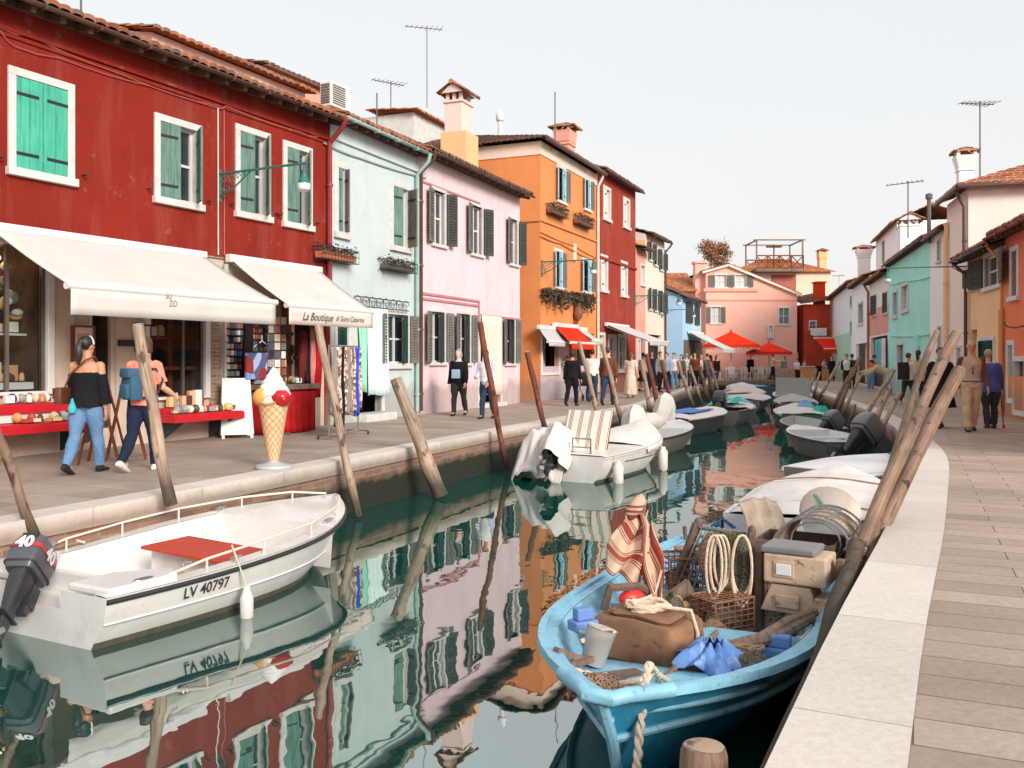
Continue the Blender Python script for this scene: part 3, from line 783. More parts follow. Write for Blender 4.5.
for q in (S1, DOOR, S2, S3):            # dark rooms behind the shop windows
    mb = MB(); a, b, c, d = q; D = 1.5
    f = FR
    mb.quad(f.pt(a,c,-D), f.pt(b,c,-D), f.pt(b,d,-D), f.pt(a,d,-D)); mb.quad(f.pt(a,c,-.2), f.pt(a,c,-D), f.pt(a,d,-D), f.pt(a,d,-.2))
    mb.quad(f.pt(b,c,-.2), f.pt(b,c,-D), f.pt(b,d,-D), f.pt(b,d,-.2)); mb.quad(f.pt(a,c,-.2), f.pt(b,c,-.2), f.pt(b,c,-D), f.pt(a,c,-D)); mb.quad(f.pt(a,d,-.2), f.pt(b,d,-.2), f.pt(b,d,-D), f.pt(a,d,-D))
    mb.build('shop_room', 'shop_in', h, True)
for q, nm in ((S1, 'shop_window'), (S2, 'shop_window')):
    a, b, c, d = q; mb = MB()
    fbox(mb, FR, b, b+.11, c-.05, d+.05, -.1, .03); fbox(mb, FR, a-.11, a, c-.05, d+.05, -.1, .03)
    fbox(mb, FR, a, b, d-.05, d+.05, -.1, .028); fbox(mb, FR, a, b, c-.05, c, -.1, .05)
    w = mb.build(nm, 'white_plain', h, True, bevel=.01)
    mb = MB(); mb.quad(FR.pt(a,c,-.06), FR.pt(b,c,-.06), FR.pt(b,d,-.06), FR.pt(a,d,-.06)); mb.build('pane', 'pane_clear', w, True)
    mb = MB()
    for u in (lerp(a,b,.62), b-.03): fbox(mb, FR, u-.025, u+.025, c, d-.05, -.085, -.035)
    mb.build('mullion', 'zinc', w, True)
a, b, c, d = DOOR; mb = MB(); m_ = lerp(a, b, .42)
fbox(mb, FR, m_-.03, m_+.03, c, d, -.15, -.08); fbox(mb, FR, b-.07, b, c, d, -.15, -.08); fbox(mb, FR, m_, b, d-.08, d, -.148, -.082); fbox(mb, FR, m_, b, c, c+.25, -.148, -.082)
fbox(mb, FR, a, m_-.03, c, d, -.14, -.09)
mb.build('shop_door', 'cream_wall', h, True)
for i, r in enumerate(wr):
    sh = [(1, 2, 'board', 'shutter_green'), (-1, 2, 'board', 'shutter_green')] if i == 0 else [(1, 10, 'board', 'shutter_palegreen'), (-1, 62-6*i, 'board', 'shutter_palegreen')]
    window(h, FR, r, .115, sh=sh, pane='pane_dark', label='white framed window with both green shutters shut' if i == 0 else None)
roof_front(h, FR, uR0, uR1, H, 8, .42, 1.4)
downpipe(h, FR, uR1-.13, H-.05, 3.0, .055, 'red_pipe', .5, .10)
mb = MB()                               # setback upper wall behind the first roof slope, pale pink
FA = FR.off(-2.0)
za = FA.uz(150, 26)[1]; ua = FA.u(152)
wall_holes(mb, FA, ua, uR1+1.6, H+.3, za-.1, []); S = FA.side(ua, -3.6, 0); mb.quad(S.pt(0,H), S.pt(3.6,H), S.pt(3.6,za-.1), S.pt(0,za+.6))
at = mb.build('attic_wall', 'pale_pink_wall', h, True)
mb = MB(); tile_roof(mb, FA.pt(ua-.2, za-.1, .25), FA.pt(uR1+1.7, za-.1, .25), FA.pt(ua-.2, za+.6, -3.5), FA.pt(uR1+1.7, za+.6, -3.5)); mb.build('attic_roof', 'roof_tiles', h, True)
mb = MB(); FB = FR.off(-4.6); ub0, zb = FB.uz(262, 66); ub1 = FB.u(328)
for q in ((ub0, ub1),):
    fbox(mb, FB, q[0], q[1], H, zb, -2.2, 0)
mb.build('dormer', 'salmon_wall', h, True)
mb = MB(); fbox(mb, FB, ub0, ub1+.2, zb, zb+.03, -2.4, .2); tile_roof(mb, FB.pt(ub0-.1, zb+.05, .15), FB.pt(ub1+.1, zb+.05, .15), FB.pt(ub0-.1, zb+.35, -1.2), FB.pt(ub1+.1, zb+.35, -1.2)); mb.build('dormer_roof', 'roof_tiles_dark', h, True)
mb = MB(); cable(mb, FR, [(0,28),(30,36),(120,74),(218,108)], .008); cable(mb, FR, [(0,30),(14,46),(60,58),(150,86),(218,106)], .008); cable(mb, FR, [(218,108),(226,106),(300,132),(318,137)], .012)
mb.build('cable', 'cable_rose', h, True); paint('cable_rose', hexc(176,96,82), .6)
mb = MB(); cable(mb, FR, [(218,108),(218.3,255)], .014); mb.build('conduit', 'awning_cream', h, True); mb = MB(); cable(mb, FR, [(224,110),(224.3,255)], .010); mb.build('conduit', 'cable_rose', h, True)
for r in wr[1:]:                        # little iron shutter stays beside the windows
    pass
mb = MB()
for r in wr:
    for u in (r[0]-.14, r[1]+.14): mb.tube([FR.pt(u, r[2]+.2, 0), FR.pt(u, r[2]+.2, .12), FR.pt(u, r[2]+.26, .12)], .012, 5)
mb.build('shutter_stay', 'iron', h, True)
o = thing('air_conditioner', 'white air conditioner unit on the roof behind the red house gutter', 'air conditioner', FR.off(-.9).pt(*FR.off(-.9).uz(343, 108)))
FAc = FR.off(-.9); u0, z1 = FAc.uz(331, 80); _, z0 = FAc.uz(331, 105); u1 = FAc.u(356)
u1 = u0+.75
mb = MB(); fbox(mb, FAc, u0, u1, z0, z1, -.32, 0); fbox(mb, FAc, u0+.05, u0+.1, z0-.5, z0, -.3, -.05); fbox(mb, FAc, u1-.1, u1-.05, z0-.5, z0, -.3, -.05); mb.build('casing', 'white_plain', o, True, bevel=.02)
mb = MB()
for i in range(8): z = lerp(z0+.08, z1-.08, i/7); fbox(mb, FAc, u0-.012, u0-.001, z-.02, z+.02, -.28, -.04)
for i in range(9): z = lerp(z0+.08, z1-.08, i/8); fbox(mb, FAc, u0+.06, u0+.52, z-.012, z+.012, .001, .012)
mb.build('grille', 'zinc', o, True)
antenna(FR.pt(FR.u(229), 8.6, -4), 3.6, 'thin bare mast rising behind the red house roof', 0)

# ---- awnings of the red house
u0, z1 = FR.uz(2, 229); u1 = FR.u(224)
zf = FR.uz(70, 284, 1.75)[1]; ua0, ua1 = FR.u(68, 1.75), FR.u(275, 1.75)
aw, vl = awning(FR, ua0, ua1, 3.2, zf, 1.75, 'large off-white awning over the sweet shop on the red house', 'awning_white', .34)
for k, sh_ in (('SU', .07), ('ZO', -.04)):
    u, z = FR.uz(172, 301, 1.79); text_obj(k, .13, FR.pt(u-(.06 if k == 'SU' else -.02), z+sh_, 1.792), FR.t, (0,0,1), 'logo_brown', aw, depth=.006, sx=.8)
paint('logo_brown', (.34, .20, .15), .8); paint('ink', (.06,.05,.05), .7)
b0, b1 = FR.u(287, 1.45), FR.u(372, 1.45); zf = FR.uz(287, 304, 1.45)[1]
aw2, vl2 = awning(FR, b0, b1, 3.22, zf, 1.45, 'cream awning with script lettering over the boutique doorway', 'awning_cream', .30)
for txt, ut, sz in (('La Boutique', 318, .2), ('di Siora Caterina', 350, .145)):
    u, z = FR.uz(ut, 320.5, 1.5); text_obj(txt, sz, FR.pt(u, zf-.2, 1.5), FR.t, (0,0,1), 'ink', aw2, shear=.35, sx=.88, depth=.008)

# ---- turquoise house
h = thing('house', 'pale turquoise two storey house between the red house and the pink one', 'house', FM.pt(0,0,0))
uT1 = FM.u(416.5); H = 6.55
wt = [FM.rect(321,348,154.7,234.4), FM.rect(390,410,179,250)]; wt[0][0] = max(wt[0][0], .15)
gT = [FM.rect(384.5,410,308,369), FM.rect(334,350,322,368)]
dT = [FM.u(357), FM.u(381), .18, FM.uz(357,313)[1]]
mb = MB(); shell(mb, FM, 0.02, uT1, H, 8, [hole_of(r) for r in wt+gT]+[dT]); fbox(mb, FM, 0.02, uT1, H-.5, H-.44, 0, .06); mb.build('wall', 'turq_wall', h, True)
window(h, FM, wt[0], .14, sh=[(1, 20, 'board', 'shutter_palegreen'), (-1, 70, 'board', 'shutter_grey')]); window(h, FM, wt[1], .13, sh=[(1, 15, 'board', 'shutter_palegreen'), (-1, 65, 'board', 'shutter_grey')])
window(h, FM, gT[0], .13, sh=[(1, 165, 'louvre', 'shutter_grey', .4), (-1, 22, 'board', 'shutter_deep', .5), (-1, 168, 'louvre', 'shutter_grey', .3)])
window(h, FM, gT[1], .10, sh=[(1, 30, 'louvre', 'shutter_deep')])
roof_front(h, FM, 0.02, uT1, H, 8, .36, 1.3, gut='turq_pipe'); downpipe(h, FM, uT1-.12, H-.1, .1, .05, 'turq_pipe', .45, .09)
mb = MB(); a, b, c, d = dT; fbox(mb, FM, a-.12, a, c, d+.12, -.12, .04); fbox(mb, FM, b, b+.12, c, d+.12, -.12, .04); fbox(mb, FM, a, b, d, d+.12, -.12, .038); fbox(mb, FM, a-.15, b+.15, 0, .17, -.1, .35)
fd = mb.build('door_frame', 'white_trim', h, True, bevel=.01)
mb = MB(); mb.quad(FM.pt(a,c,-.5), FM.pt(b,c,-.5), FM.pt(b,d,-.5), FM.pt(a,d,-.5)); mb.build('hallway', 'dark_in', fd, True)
cloth('curtain_white', hexc(214,232,230), .05, .3, 6); cloth('curtain_mint', hexc(150,214,186), .08, .3, 6); cloth('curtain_cream', hexc(232,204,188), .06, .3, 6)
def curtain(F, u0, u1, z0, z1, d, mat, label, folds=5, tw=0.):
    mb = MB(); mb.grid(lambda i, j: F.pt(lerp(u0, u1, i)+tw*j*(.5-i), lerp(z1, z0, j)+.02*sin(i*7)*j, d+.05*sin(i*pi*2*folds+j)*(.4+.6*j)), folds*10, 8)
    return tag(mb.build('curtain', mat, None, solid=.004), label, 'curtain')
curtain(FM, FM.u(354), FM.u(368), FM.uz(358,392)[1], d+.1, .09, 'curtain_mint', 'mint green curtain hanging at the turquoise house door', 2, .3)
curtain(FM, FM.u(362), FM.u(383), FM.uz(370,395)[1], d+.12, .13, 'curtain_white', 'white door curtain beside the mint one', 5)
i_ = thing('iron_lintel', 'wrought iron scroll grille above the turquoise house door', 'grille', FM.pt(FM.u(380), 2.6, .1))
mb = MB(); u0, z1 = FM.uz(354.5, 296, .12); u1, z2 = FM.uz(409, 302.5, .12); _, z0 = FM.uz(409, 311, .12); z1 = z2
for z in (z0, z1): mb.tube([FM.pt(u0, z, .12), FM.pt(u1, z, .12)], .012, 5)
n = 8
for k in range(n):
    u = lerp(u0, u1, (k+.5)/n); s = 1 if k % 2 else -1
    curl(mb, FM, u, (z0+z1)/2, .12, (u1-u0)/n*.5, 1.3, 0 if s > 0 else pi, s, .008, 'front'); mb.tube([FM.pt(lerp(u0,u1,k/n), z0, .12), FM.pt(lerp(u0,u1,k/n), z1, .12)], .008, 4)
for u in (u0, u1): mb.tube([FM.pt(u, z0, 0), FM.pt(u, z0, .12)], .01, 5)
mb.build('scrollwork', 'iron', i_, True)
u0, z1 = FM.uz(323,245,.3); _, z0 = FM.uz(323,258,.3); flower_box(FM, u0, FM.u(359,.3), z0, z1, 'terracotta flower box with dry plants under the upper left turquoise house window', 'flower boxes on the house fronts')
u0, z1 = FM.uz(388.5,258.5,.3); _, z0 = FM.uz(388.5,268.5,.3); flower_box(FM, u0, FM.u(417.5,.3), z0, z1, 'grey iron flower box under the upper right turquoise house window', 'flower boxes on the house fronts', True, 'zinc')
mb = MB(); cable(mb, FM, [(324,143),(360,158),(426,178)], .02); mb.build('cable', 'turq_pipe', h, True)

# ---- pink house
h = thing('house', 'pale pink two storey house with grey shutters', 'house', FM.pt(uT1+.02,0,0)); up0, up1 = uT1+.02, FM.L; H = 6.6
wp = [FM.rect(432,441.5,186,246), FM.rect(472,480,202,256), FM.rect(510.5,516,216,266)]
for r, (xa, xb) in zip(wp, ((425,451),(464.8,487.4),(505,521.3))):
    ua, ub = FM.u(xa), FM.u(xb); m_ = (ua+ub)/2; w_ = (ub-ua)/2; r[0], r[1] = m_-w_/2-.05, m_+w_/2+.05
gp = []
for xa, xb, yt, yb in ((422.6,451,307.4,365.6),(452.5,475,310,366),(500.6,518.5,315.5,366)):
    ua, ub = FM.u(xa), FM.u(xb); m_ = (ua+ub)/2; w_ = (ub-ua)/2; _, z1 = FM.uz(xa, yt); _, z0 = FM.uz(xa, yb); gp.append([m_-w_/2-.06, m_+w_/2+.06, z0, z1])
dP = [FM.u(479.5), FM.u(500), .12, FM.uz(479.5,319)[1]]
mb = MB(); shell(mb, FM, up0, up1, H, 8, [hole_of(r, .08) for r in wp+gp]+[dP])
mb.build('wall', 'pink_wall', h, True)
zc = FM.uz(420, 293)[1]
for z in (zc, zc-.13): mb = MB(); fbox(mb, FM, up0+.05, FM.u(478), z-.03, z+.03, 0, .04); mb.build('moulding', 'moulding_rose', h, True)
mb = MB(); fbox(mb, FM, FM.u(478), FM.u(478)+.05, 2.2, zc+.03, 0, .04); fbox(mb, FM, FM.u(478)+.05, up1, zc-.42, zc-.36, 0, .04); mb.build('moulding', 'moulding_rose', h, True); mb = MB(); fbox(mb, FM, up0+.1, up0+(up1-up0)*.55, H-.75, H-.70, 0, .03)
mb.build('moulding', 'moulding_rose', h, True); paint('moulding_rose', (.52,.22,.25), .8, .15)
for r in wp:
    w_ = (r[1]-r[0]-.1)/2; window(h, FM, r, .08, sh=[(1, 168, 'louvre', 'shutter_grey', w_), (-1, 160, 'louvre', 'shutter_dark', w_)])
for r in gp:
    w_ = (r[1]-r[0]-.12)/2; window(h, FM, r, .08, sh=[(1, 165, 'louvre', 'shutter_grey', w_), (-1, 22, 'board', 'shutter_deep', w_*1.1), (-1, 166, 'louvre', 'shutter_grey', w_*.7)])
a, b, c, d = dP; mb = MB(); fbox(mb, FM, a-.1, a, c-.1, d+.1, -.12, .04); fbox(mb, FM, b, b+.1, c-.1, d+.1, -.12, .04); fbox(mb, FM, a, b, d, d+.1, -.12, .038); fbox(mb, FM, a-.1, b+.1, 0, .11, -.1, .2)
fd = mb.build('door_frame', 'white_trim', h, True); mb = MB(); mb.quad(FM.pt(a,c,-.5), FM.pt(b,c,-.5), FM.pt(b,d,-.5), FM.pt(a,d,-.5)); mb.build('hallway', 'dark_in', fd, True)
curtain(FM, a-.05, b-.12, .35, d+.12, .1, 'curtain_cream', 'cream and white striped door curtain on the pink house', 6)
roof_front(h, FM, up0, up1, H+.05, 8, .42, 1.3, 'roof_tiles_dark', 'brown_metal'); downpipe(h, FM, up0+.06, H-.05, .1, .045, 'brown_metal', .5, .09)
# chimney between turquoise and pink roofs, and a roof altana behind
chimney(h, FM.off(-2.2).pt(FM.off(-2.2).u(458.5), 0), FM.R, .8, .62, 6.8, FM.off(-2.2).uz(458, 101)[1]-.05, 'pale_pink_wall', 'roof')
FC = FM.off(-2.2); mb = MB(); fbox(mb, FC, FC.u(453), FC.u(466), 6.3, FC.uz(458,134)[1], -.45, .45); mb.build('chimney_base', 'apricot_wall', h, True)
mb = MB(); F6 = FM.off(-5.5); ub0, zb1 = F6.uz(404, 107); _, zb0 = F6.uz(404,121); ub1 = F6.u(455)
fbox(mb, F6, ub0, ub1, 7.2, zb0+.9, -3, 0); bh = thing('house', 'back house with a pale rear wall seen over the turquoise roof', 'house', F6.pt(ub0, 0))
mb = MB(); a_, zq = F6.uz(414, 112); b_ = F6.u(448); wall_holes(mb, F6, a_, b_, 0, zq, []); S = F6.side(a_, -4, 0); mb.quad(S.pt(0,0), S.pt(4,0), S.pt(4,zq), S.pt(0,zq)); mb.build('wall', 'white_trim', bh, True)
mb = MB(); zt_ = F6.uz(404, 98)[1]; tile_roof(mb, F6.pt(a_-.3, zq+.02, .25), F6.pt(b_+.3, zq+.02, .25), F6.pt(a_-.3, zt_-.1, -2), F6.pt(b_+.3, zt_-.1, -2)); mb.build('roof', 'roof_tiles_bright', bh, True)
F7 = FM.off(-3.4); mb = MB(); a7, z7 = F7.uz(388, 127); tile_roof(mb, F7.pt(a7, z7-.35, .5), F7.pt(F7.u(447), z7-.35, .5), F7.pt(a7, z7+.12, -.5), F7.pt(F7.u(447), z7+.12, -.5)); mb.build('lean_to_roof', 'roof_tiles', bh, True)
antenna(F6.pt(F6.u(449), F6.uz(449, 90)[1], -1), 2.7, 'tall aerial with cross bars above the altana chimney', 1, rad(20), 1.3)
antenna(F7.pt(F7.u(404), F7.uz(404,124)[1], -1), 1.1, 'short bare mast by the turquoise ridge', 0)
antenna(F6.pt(F6.u(425), F6.uz(425, 95)[1], -1.5), .7, 'low aerial on the pale rear house', 1, rad(40), 1.2)

# ---- orange house
h = thing('house', 'bright orange three storey house with pale blue shutters', 'house', FO.pt(FO.u(540.5),0,0)); uo0, uo1 = FO.u(540.5), FO.u(597); H = 8.75
wo = [FO.rect(556.5,565.8,163.5,202), FO.rect(583.3,590.5,175,210), FO.rect(554,562.5,247.5,289), FO.rect(581.5,591,257,293)]
go = [FO.rect(541.8,558.6,331,372.5)]; do = [FO.u(560), FO.u(573), .1, FO.uz(560,338)[1]]
go.append([FO.u(577), FO.u(594), .9, 2.4])
mb = MB(); shell(mb, FO, uo0, uo1, H, 9, [hole_of(r, .1) for r in wo]+go+[do]); fbox(mb, FO, uo0, uo1, 6.05, 6.13, 0, .06); mb.build('wall', 'orange_wall', h, True)
S = FO.side(uo0, -9, 0); mb = MB()
fbox(mb, FO, uo0-.03, uo1, H-.45, H, -.02, .03); fbox(mb, S, 0, 8.98, H-.45, H-.002, -.02, .03); mb.build('cornice', 'cream_plaster', h, True)
mb = MB(); fbox(mb, FO, uo0-.012, uo1-.01, 0, 1.15, -.02, .012); mb.build('dado', 'lilac_wall', h, True)
mb = MB(); fbox(mb, S, 0, 9.0, 6.05, 6.13, 0, .06); mb.build('string_course', 'orange_wall', h, True)
for r in wo:
    w_ = (r[1]-r[0]-.2)/2; window(h, FO, r, .10, sh=[(1, 160, 'board', 'awning_grey', w_*.6), (-1, 12, 'board', 'shutter_blue', w_*1.25), (-1, 165, 'louvre', 'shutter_grey', w_*.6)], sill=True)
ov = .3; zt = H+.05; mb = MB()
tile_roof(mb, FO.pt(uo0-ov, zt, ov), FO.pt(uo1, zt, ov), FO.pt(uo0+3.4, zt+1.3, -4.5), FO.pt(uo1, zt+1.3, -4.5))
tile_roof(mb, FO.pt(uo0-ov, zt, -9.3), FO.pt(uo0-ov, zt, ov), FO.pt(uo0+3.4, zt+1.3, -4.6), FO.pt(uo0+3.4, zt+1.3, -4.4))
tile_roof(mb, FO.pt(uo1, zt, -9.3), FO.pt(uo0-ov, zt, -9.3), FO.pt(uo1, zt+1.3, -4.5), FO.pt(uo0+3.4, zt+1.3, -4.5)); mb.build('roof', ['roof_tiles_dark'], h, True)
mb = MB(); mb.tube([FO.pt(uo0-ov, zt-.06, ov+.06), FO.pt(uo1+.1, zt-.06, ov+.06)], .07, 8); mb.build('gutter', 'brown_metal', h, True)
downpipe(h, FO, uo1-.12, H, .1, .055, 'cream_plaster', .3, .09)
chimney(h, FO.off(-1.6).pt(FO.off(-1.6).u(565), 0), FO.R, .75, .6, H, FO.off(-1.6).uz(565,131)[1]-.55, 'salmon_wall', 'flare', cw=1.2)
mb = MB(); p = S.pt(9-FO.o.length*0-3.0, 0, 0); q = VP(500, 158, 33.0); mb.tube([q+Vec((0,0,-.9)), q, q+Vec((0,0,1.4))], .085, 8); mb.lathe([(.12,1.35),(.15,1.4),(.15,1.6),(.02,1.75)], q, 10); mb.build('flue_pipe', 'white_plain', h, True)
antenna(VP(555, 135, 33.5), 1.6, 'bare mast beside the orange house chimney', 0)
for (x0,x1,yt,yb), lb in (((553,569.5,203,212.5), 'dark flower box under the upper left blue shuttered window'), ((579.5,595,213.5,223), 'dark flower box under the upper right blue shuttered window')):
    u0, z1 = FO.uz(x0, yt, .3); _, z0 = FO.uz(x0, yb, .3); flower_box(FO, u0, FO.u(x1,.3), z0, z1, lb, 'flower boxes on the house fronts', True, 'rust')
for (x0,x1,yt,yb), lb in (((548,570.5,289,315), 'flower box trailing dense brown plants left of the shrine lantern'), ((576,595.5,293,311), 'flower box trailing dense brown plants right of the shrine lantern')):
    u0, z1 = FO.uz(x0, yt, .3); _, z0 = FO.uz(x0, yt+6, .3); flower_box(FO, u0, FO.u(x1,.3), z0, z1, lb, 'flower boxes on the house fronts', True, 'rust', .62)
a, b, c, d = go[0]; mb = MB(); fbox(mb, FO, a-.1, a, c-.1, d+.1, -.1, .04); fbox(mb, FO, b, b+.1, c-.1, d+.1, -.1, .04); fbox(mb, FO, a, b, c-.1, c, -.1, .06); fbox(mb, FO, a,b,d,d+.1,-.1,.039)
w_ = mb.build('shop_window', 'cream_plaster', h, True); mb = MB(); mb.quad(FO.pt(a,c,-.5), FO.pt(b,c,-.5), FO.pt(b,d,-.5), FO.pt(a,d,-.5)); mb.build('display', 'wares_blue', w_, True)
speckle('wares_blue', [(.30,.55,.65), (.45,.65,.72), (.1,.2,.25), (.6,.65,.65), (.3,.5,.6)], 4)
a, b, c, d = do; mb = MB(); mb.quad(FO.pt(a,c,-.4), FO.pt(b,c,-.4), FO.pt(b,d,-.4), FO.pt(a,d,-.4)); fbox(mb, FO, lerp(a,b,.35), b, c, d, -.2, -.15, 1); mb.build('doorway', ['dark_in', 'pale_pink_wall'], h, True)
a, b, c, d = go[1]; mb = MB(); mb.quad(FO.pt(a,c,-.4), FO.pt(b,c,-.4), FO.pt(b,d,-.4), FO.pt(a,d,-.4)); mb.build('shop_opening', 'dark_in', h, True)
mb = MB(); cable(mb, FO, [(541,236),(560,243),(597,262)], .035); cable(mb, FO, [(541,232),(575,246),(597,258)], .02); mb.build('cable', 'orange_wall', h, True)
mb = MB(); u, z = FO.uz(574, 252); fbox(mb, FO, u-.1, u+.14, z-.35, z+.3, 0, .05); mb.build('plaque', 'cream_plaster', h, True)
s_ = thing('wall_shrine', 'small dark wrought iron lantern shrine on the orange wall', 'lantern', FO.pt(*FO.uz(573.5, 320)))
mb = MB(); u, z = FO.uz(573.5, 316); mb.lathe([(.02,-.2),(.16,-.05),(.18,.1),(.12,.35),(.05,.42),(.03,.6)], FO.pt(u, z, .18), 8); fbox(mb, FO, u-.02, u+.02, z-.3, z+.6, 0, .18); mb.build('lantern_frame', 'rust', s_, True)
awning(FO, FO.u(548,.45), FO.u(568,.45), FO.uz(543,327,.1)[1], FO.uz(549,341,.45)[1], .45, 'grey awning over the small window of the orange house', 'awning_grey', .12)
awning(FO, FO.u(571,.75), FO.u(593,.75), FO.uz(561,325,.1)[1], FO.uz(571,342,.75)[1], .75, 'bright red awning over the orange house door', 'awning_red', .2)
awning(FO, FO.u(593,.7), FO.u(600,.7), FO.uz(582,329,.1)[1], FO.uz(594,340,.7)[1], .7, 'pale grey awning beyond the red one on the orange house', 'awning_grey', .15)
# arch and alley between pink and orange
h = thing('archway', 'old brick archway bridging the alley beside the orange house', 'archway', FO.pt(.1,0,-.6))
FAr = FO.off(-.9); a, b = 0.03, uo0-.02; zs, zt = FAr.uz(528, 300)[1], FAr.uz(528, 268)[1]; mb = MB(); n = 12; P = []
for k in range(n+1):
    t_ = pi-pi*k/n; P.append(((a+b)/2+(b-a)/2*cos(t_)*.98, zs+.45*sin(t_)))
for k in range(n):
    (p, q), (p2, q2) = P[k], P[k+1]; mb.quad(FAr.pt(p, q), FAr.pt(p2, q2), FAr.pt(p2, zt), FAr.pt(p, zt), 0, [(p,q),(p2,q2),(p2,zt),(p,zt)]); mb.quad(FAr.pt(p,q), FAr.pt(p2,q2), FAr.pt(p2,q2,-.6), FAr.pt(p,q,-.6), 0)
mb.build('arch', 'old_brick', h, True)
mb = MB(); fbox(mb, FAr, a, b, zt, zt+.12, -.3, .25); fbox(mb, FAr, a+.2, b-.5, zt+.12, zt+.5, -.15, .1); fbox(mb, FAr, a, b, zt+.5, zt+.6, -.1, .2); mb.build('ledge', 'old_brick', h, True)
ha = thing('house', 'narrow orange red back wall closing the alley', 'house', FO.pt(.2,0,-3)); mb = MB(); FA2 = FO.off(-3.2); wall_holes(mb, FA2, -.5, uo0+.3, 0, 6.5, [[.45,1.1,0,2.3]]); mb.quad(FA2.pt(.45,0,-.3),FA2.pt(1.1,0,-.3),FA2.pt(1.1,2.3,-.3),FA2.pt(.45,2.3,-.3)); mb.build('wall', 'alley_red', ha, True); plaster('alley_red', hexc(214,72,24), (.6,.2,.08), .4)
for px, py, w_, t_ in ((524,311.5,.75,'VIA'), (525,319,.85,'GALUPPI')):
    u, z = FA2.uz(px, py); s_ = thing('sign', 'upper, shorter white lettered plate in the alley' if px == 524 else 'lower, longer white lettered plate in the alley', 'sign', FA2.pt(u, z, .01)); mb = MB(); fbox(mb, FA2, u-w_/2, u+w_/2, z-.12, z+.12, .0, .03); mb.build('plate', 'white_plain', s_, True); text_obj(t_, .17, FA2.pt(u, z, .032), FA2.t, (0,0,1), 'ink', s_)

# ---- dark red house
h = thing('house', 'dark brick red three storey house with tall white framed windows', 'house', FO.pt(uo1,0,0)); ud0, ud1 = uo1+.02, FO.u(635.5); H = 9.0
wd = [FO.rect(603,610.5,184.5,220), FO.rect(623,629.6,196,228), FO.rect(600.3,607.5,253.5,292), FO.rect(620.7,627.3,260,297), FO.rect(596.9,604.8,332,373), FO.rect(608,616,334,374), FO.rect(617.7,625.5,333.5,373)]
for r in wd: r[0] = max(r[0], ud0+.02)
mb = MB(); shell(mb, FO, ud0, ud1, H, 9, [hole_of(r, .1) for r in wd]); fbox(mb, FO, ud0, ud1, 5.45, 5.55, 0, .08); mb.build('wall', 'darkred_wall', h, True)
for i, r in enumerate(wd): window(h, FO, r, .12, pane='pane_grey', sh=[(1, 8, 'board', 'awning_cream', .25)] if i < 4 else None)
roof_front(h, FO, ud0, ud1, H, 9, .35, 1.3, 'roof_tiles_dark', 'brown_metal', False)
# ---- salmon and cream houses
h = thing('house', 'narrow low salmon house next to the dark red one', 'house', FO.pt(ud1,0,0)); us1 = FO.u(645.5); Hs = FO.uz(636, 247)[1]
ws = [FO.rect(640.3,645,263,286)]; gs = [FO.rect(630,634.6,336,372)]; gs = [FO.rect(637.2,640.5,338,374)]
ds = [FO.u(641), FO.u(645), 0.05, 2.5]
mb = MB(); shell(mb, FO, ud1+.02, us1, Hs, 7, [hole_of(ws[0], .08), hole_of(gs[0], .08), ds]); mb.build('wall', 'salmon_wall', h, True); window(h, FO, ws[0], .1); window(h, FO, gs[0], .1)
mb = MB(); a, b, c, d = ds; mb.quad(FO.pt(a,c,-.3),FO.pt(b,c,-.3),FO.pt(b,d,-.3),FO.pt(a,d,-.3)); mb.build('doorway', 'dark_in', h, True)
roof_front(h, FO, ud1+.02, us1, Hs, 7, .4, 1.0, 'roof_tiles_dark', 'brown_metal', False)
h = thing('house', 'tall cream house with three grey shuttered windows before the blue house', 'house', FO.pt(us1,0,0)); uc1 = FO.u(664.5); Hc = 7.35
wc = [FO.rect(x, x+3.4, y, y+24) for x, y in ((648.2,286.5),(653.8,288),(659,290))]+[FO.rect(x, x+3.2, y, y+20) for x, y in ((648.5,241),(653.7,246),(659.5,251))]
gc = [FO.u(648), FO.u(661), .05, 2.6]
mb = MB(); shell(mb, FO, us1+.02, uc1, Hc, 7, [hole_of(r, .06) for r in wc]+[gc], gable=8.4); mb.build('wall', 'cream_plaster', h, True)
for r in wc: w_ = (r[1]-r[0])*.45; window(h, FO, r, .07, sh=[(1, 150, 'louvre', 'shutter_dark', w_), (-1, 150, 'louvre', 'shutter_dark', w_)])
mb = MB(); a, b, c, d = gc; mb.quad(FO.pt(a,c,-1),FO.pt(b,c,-1),FO.pt(b,d,-1),FO.pt(a,d,-1)); mb.build('shop_opening', 'dark_in', h, True)
mb = MB(); S = FO.side(us1+.02, -7, 0); fbox(mb, S, .02, 6.98, Hc-.9, Hc-.3, 0, .02); mb.build('gable_band', 'apricot_wall', h, True)
roof_front(h, FO, us1+.02, uc1, Hc, 7, .35, 1.0, 'roof_tiles_dark', 'brown_metal', False); downpipe(h, FO, uc1-.1, Hc, .1, .05, 'brown_metal', .4, .08)
downpipe(h, FO, us1+.25, Hc, Hs, .05, 'brown_metal', .4, .08)
awning(FO, FO.u(649,1.9), FO.u(668,1.9), FO.uz(648,329,.1)[1], 2.15, 1.9, 'long white awning reaching out from the cream house', 'awning_white', .15)
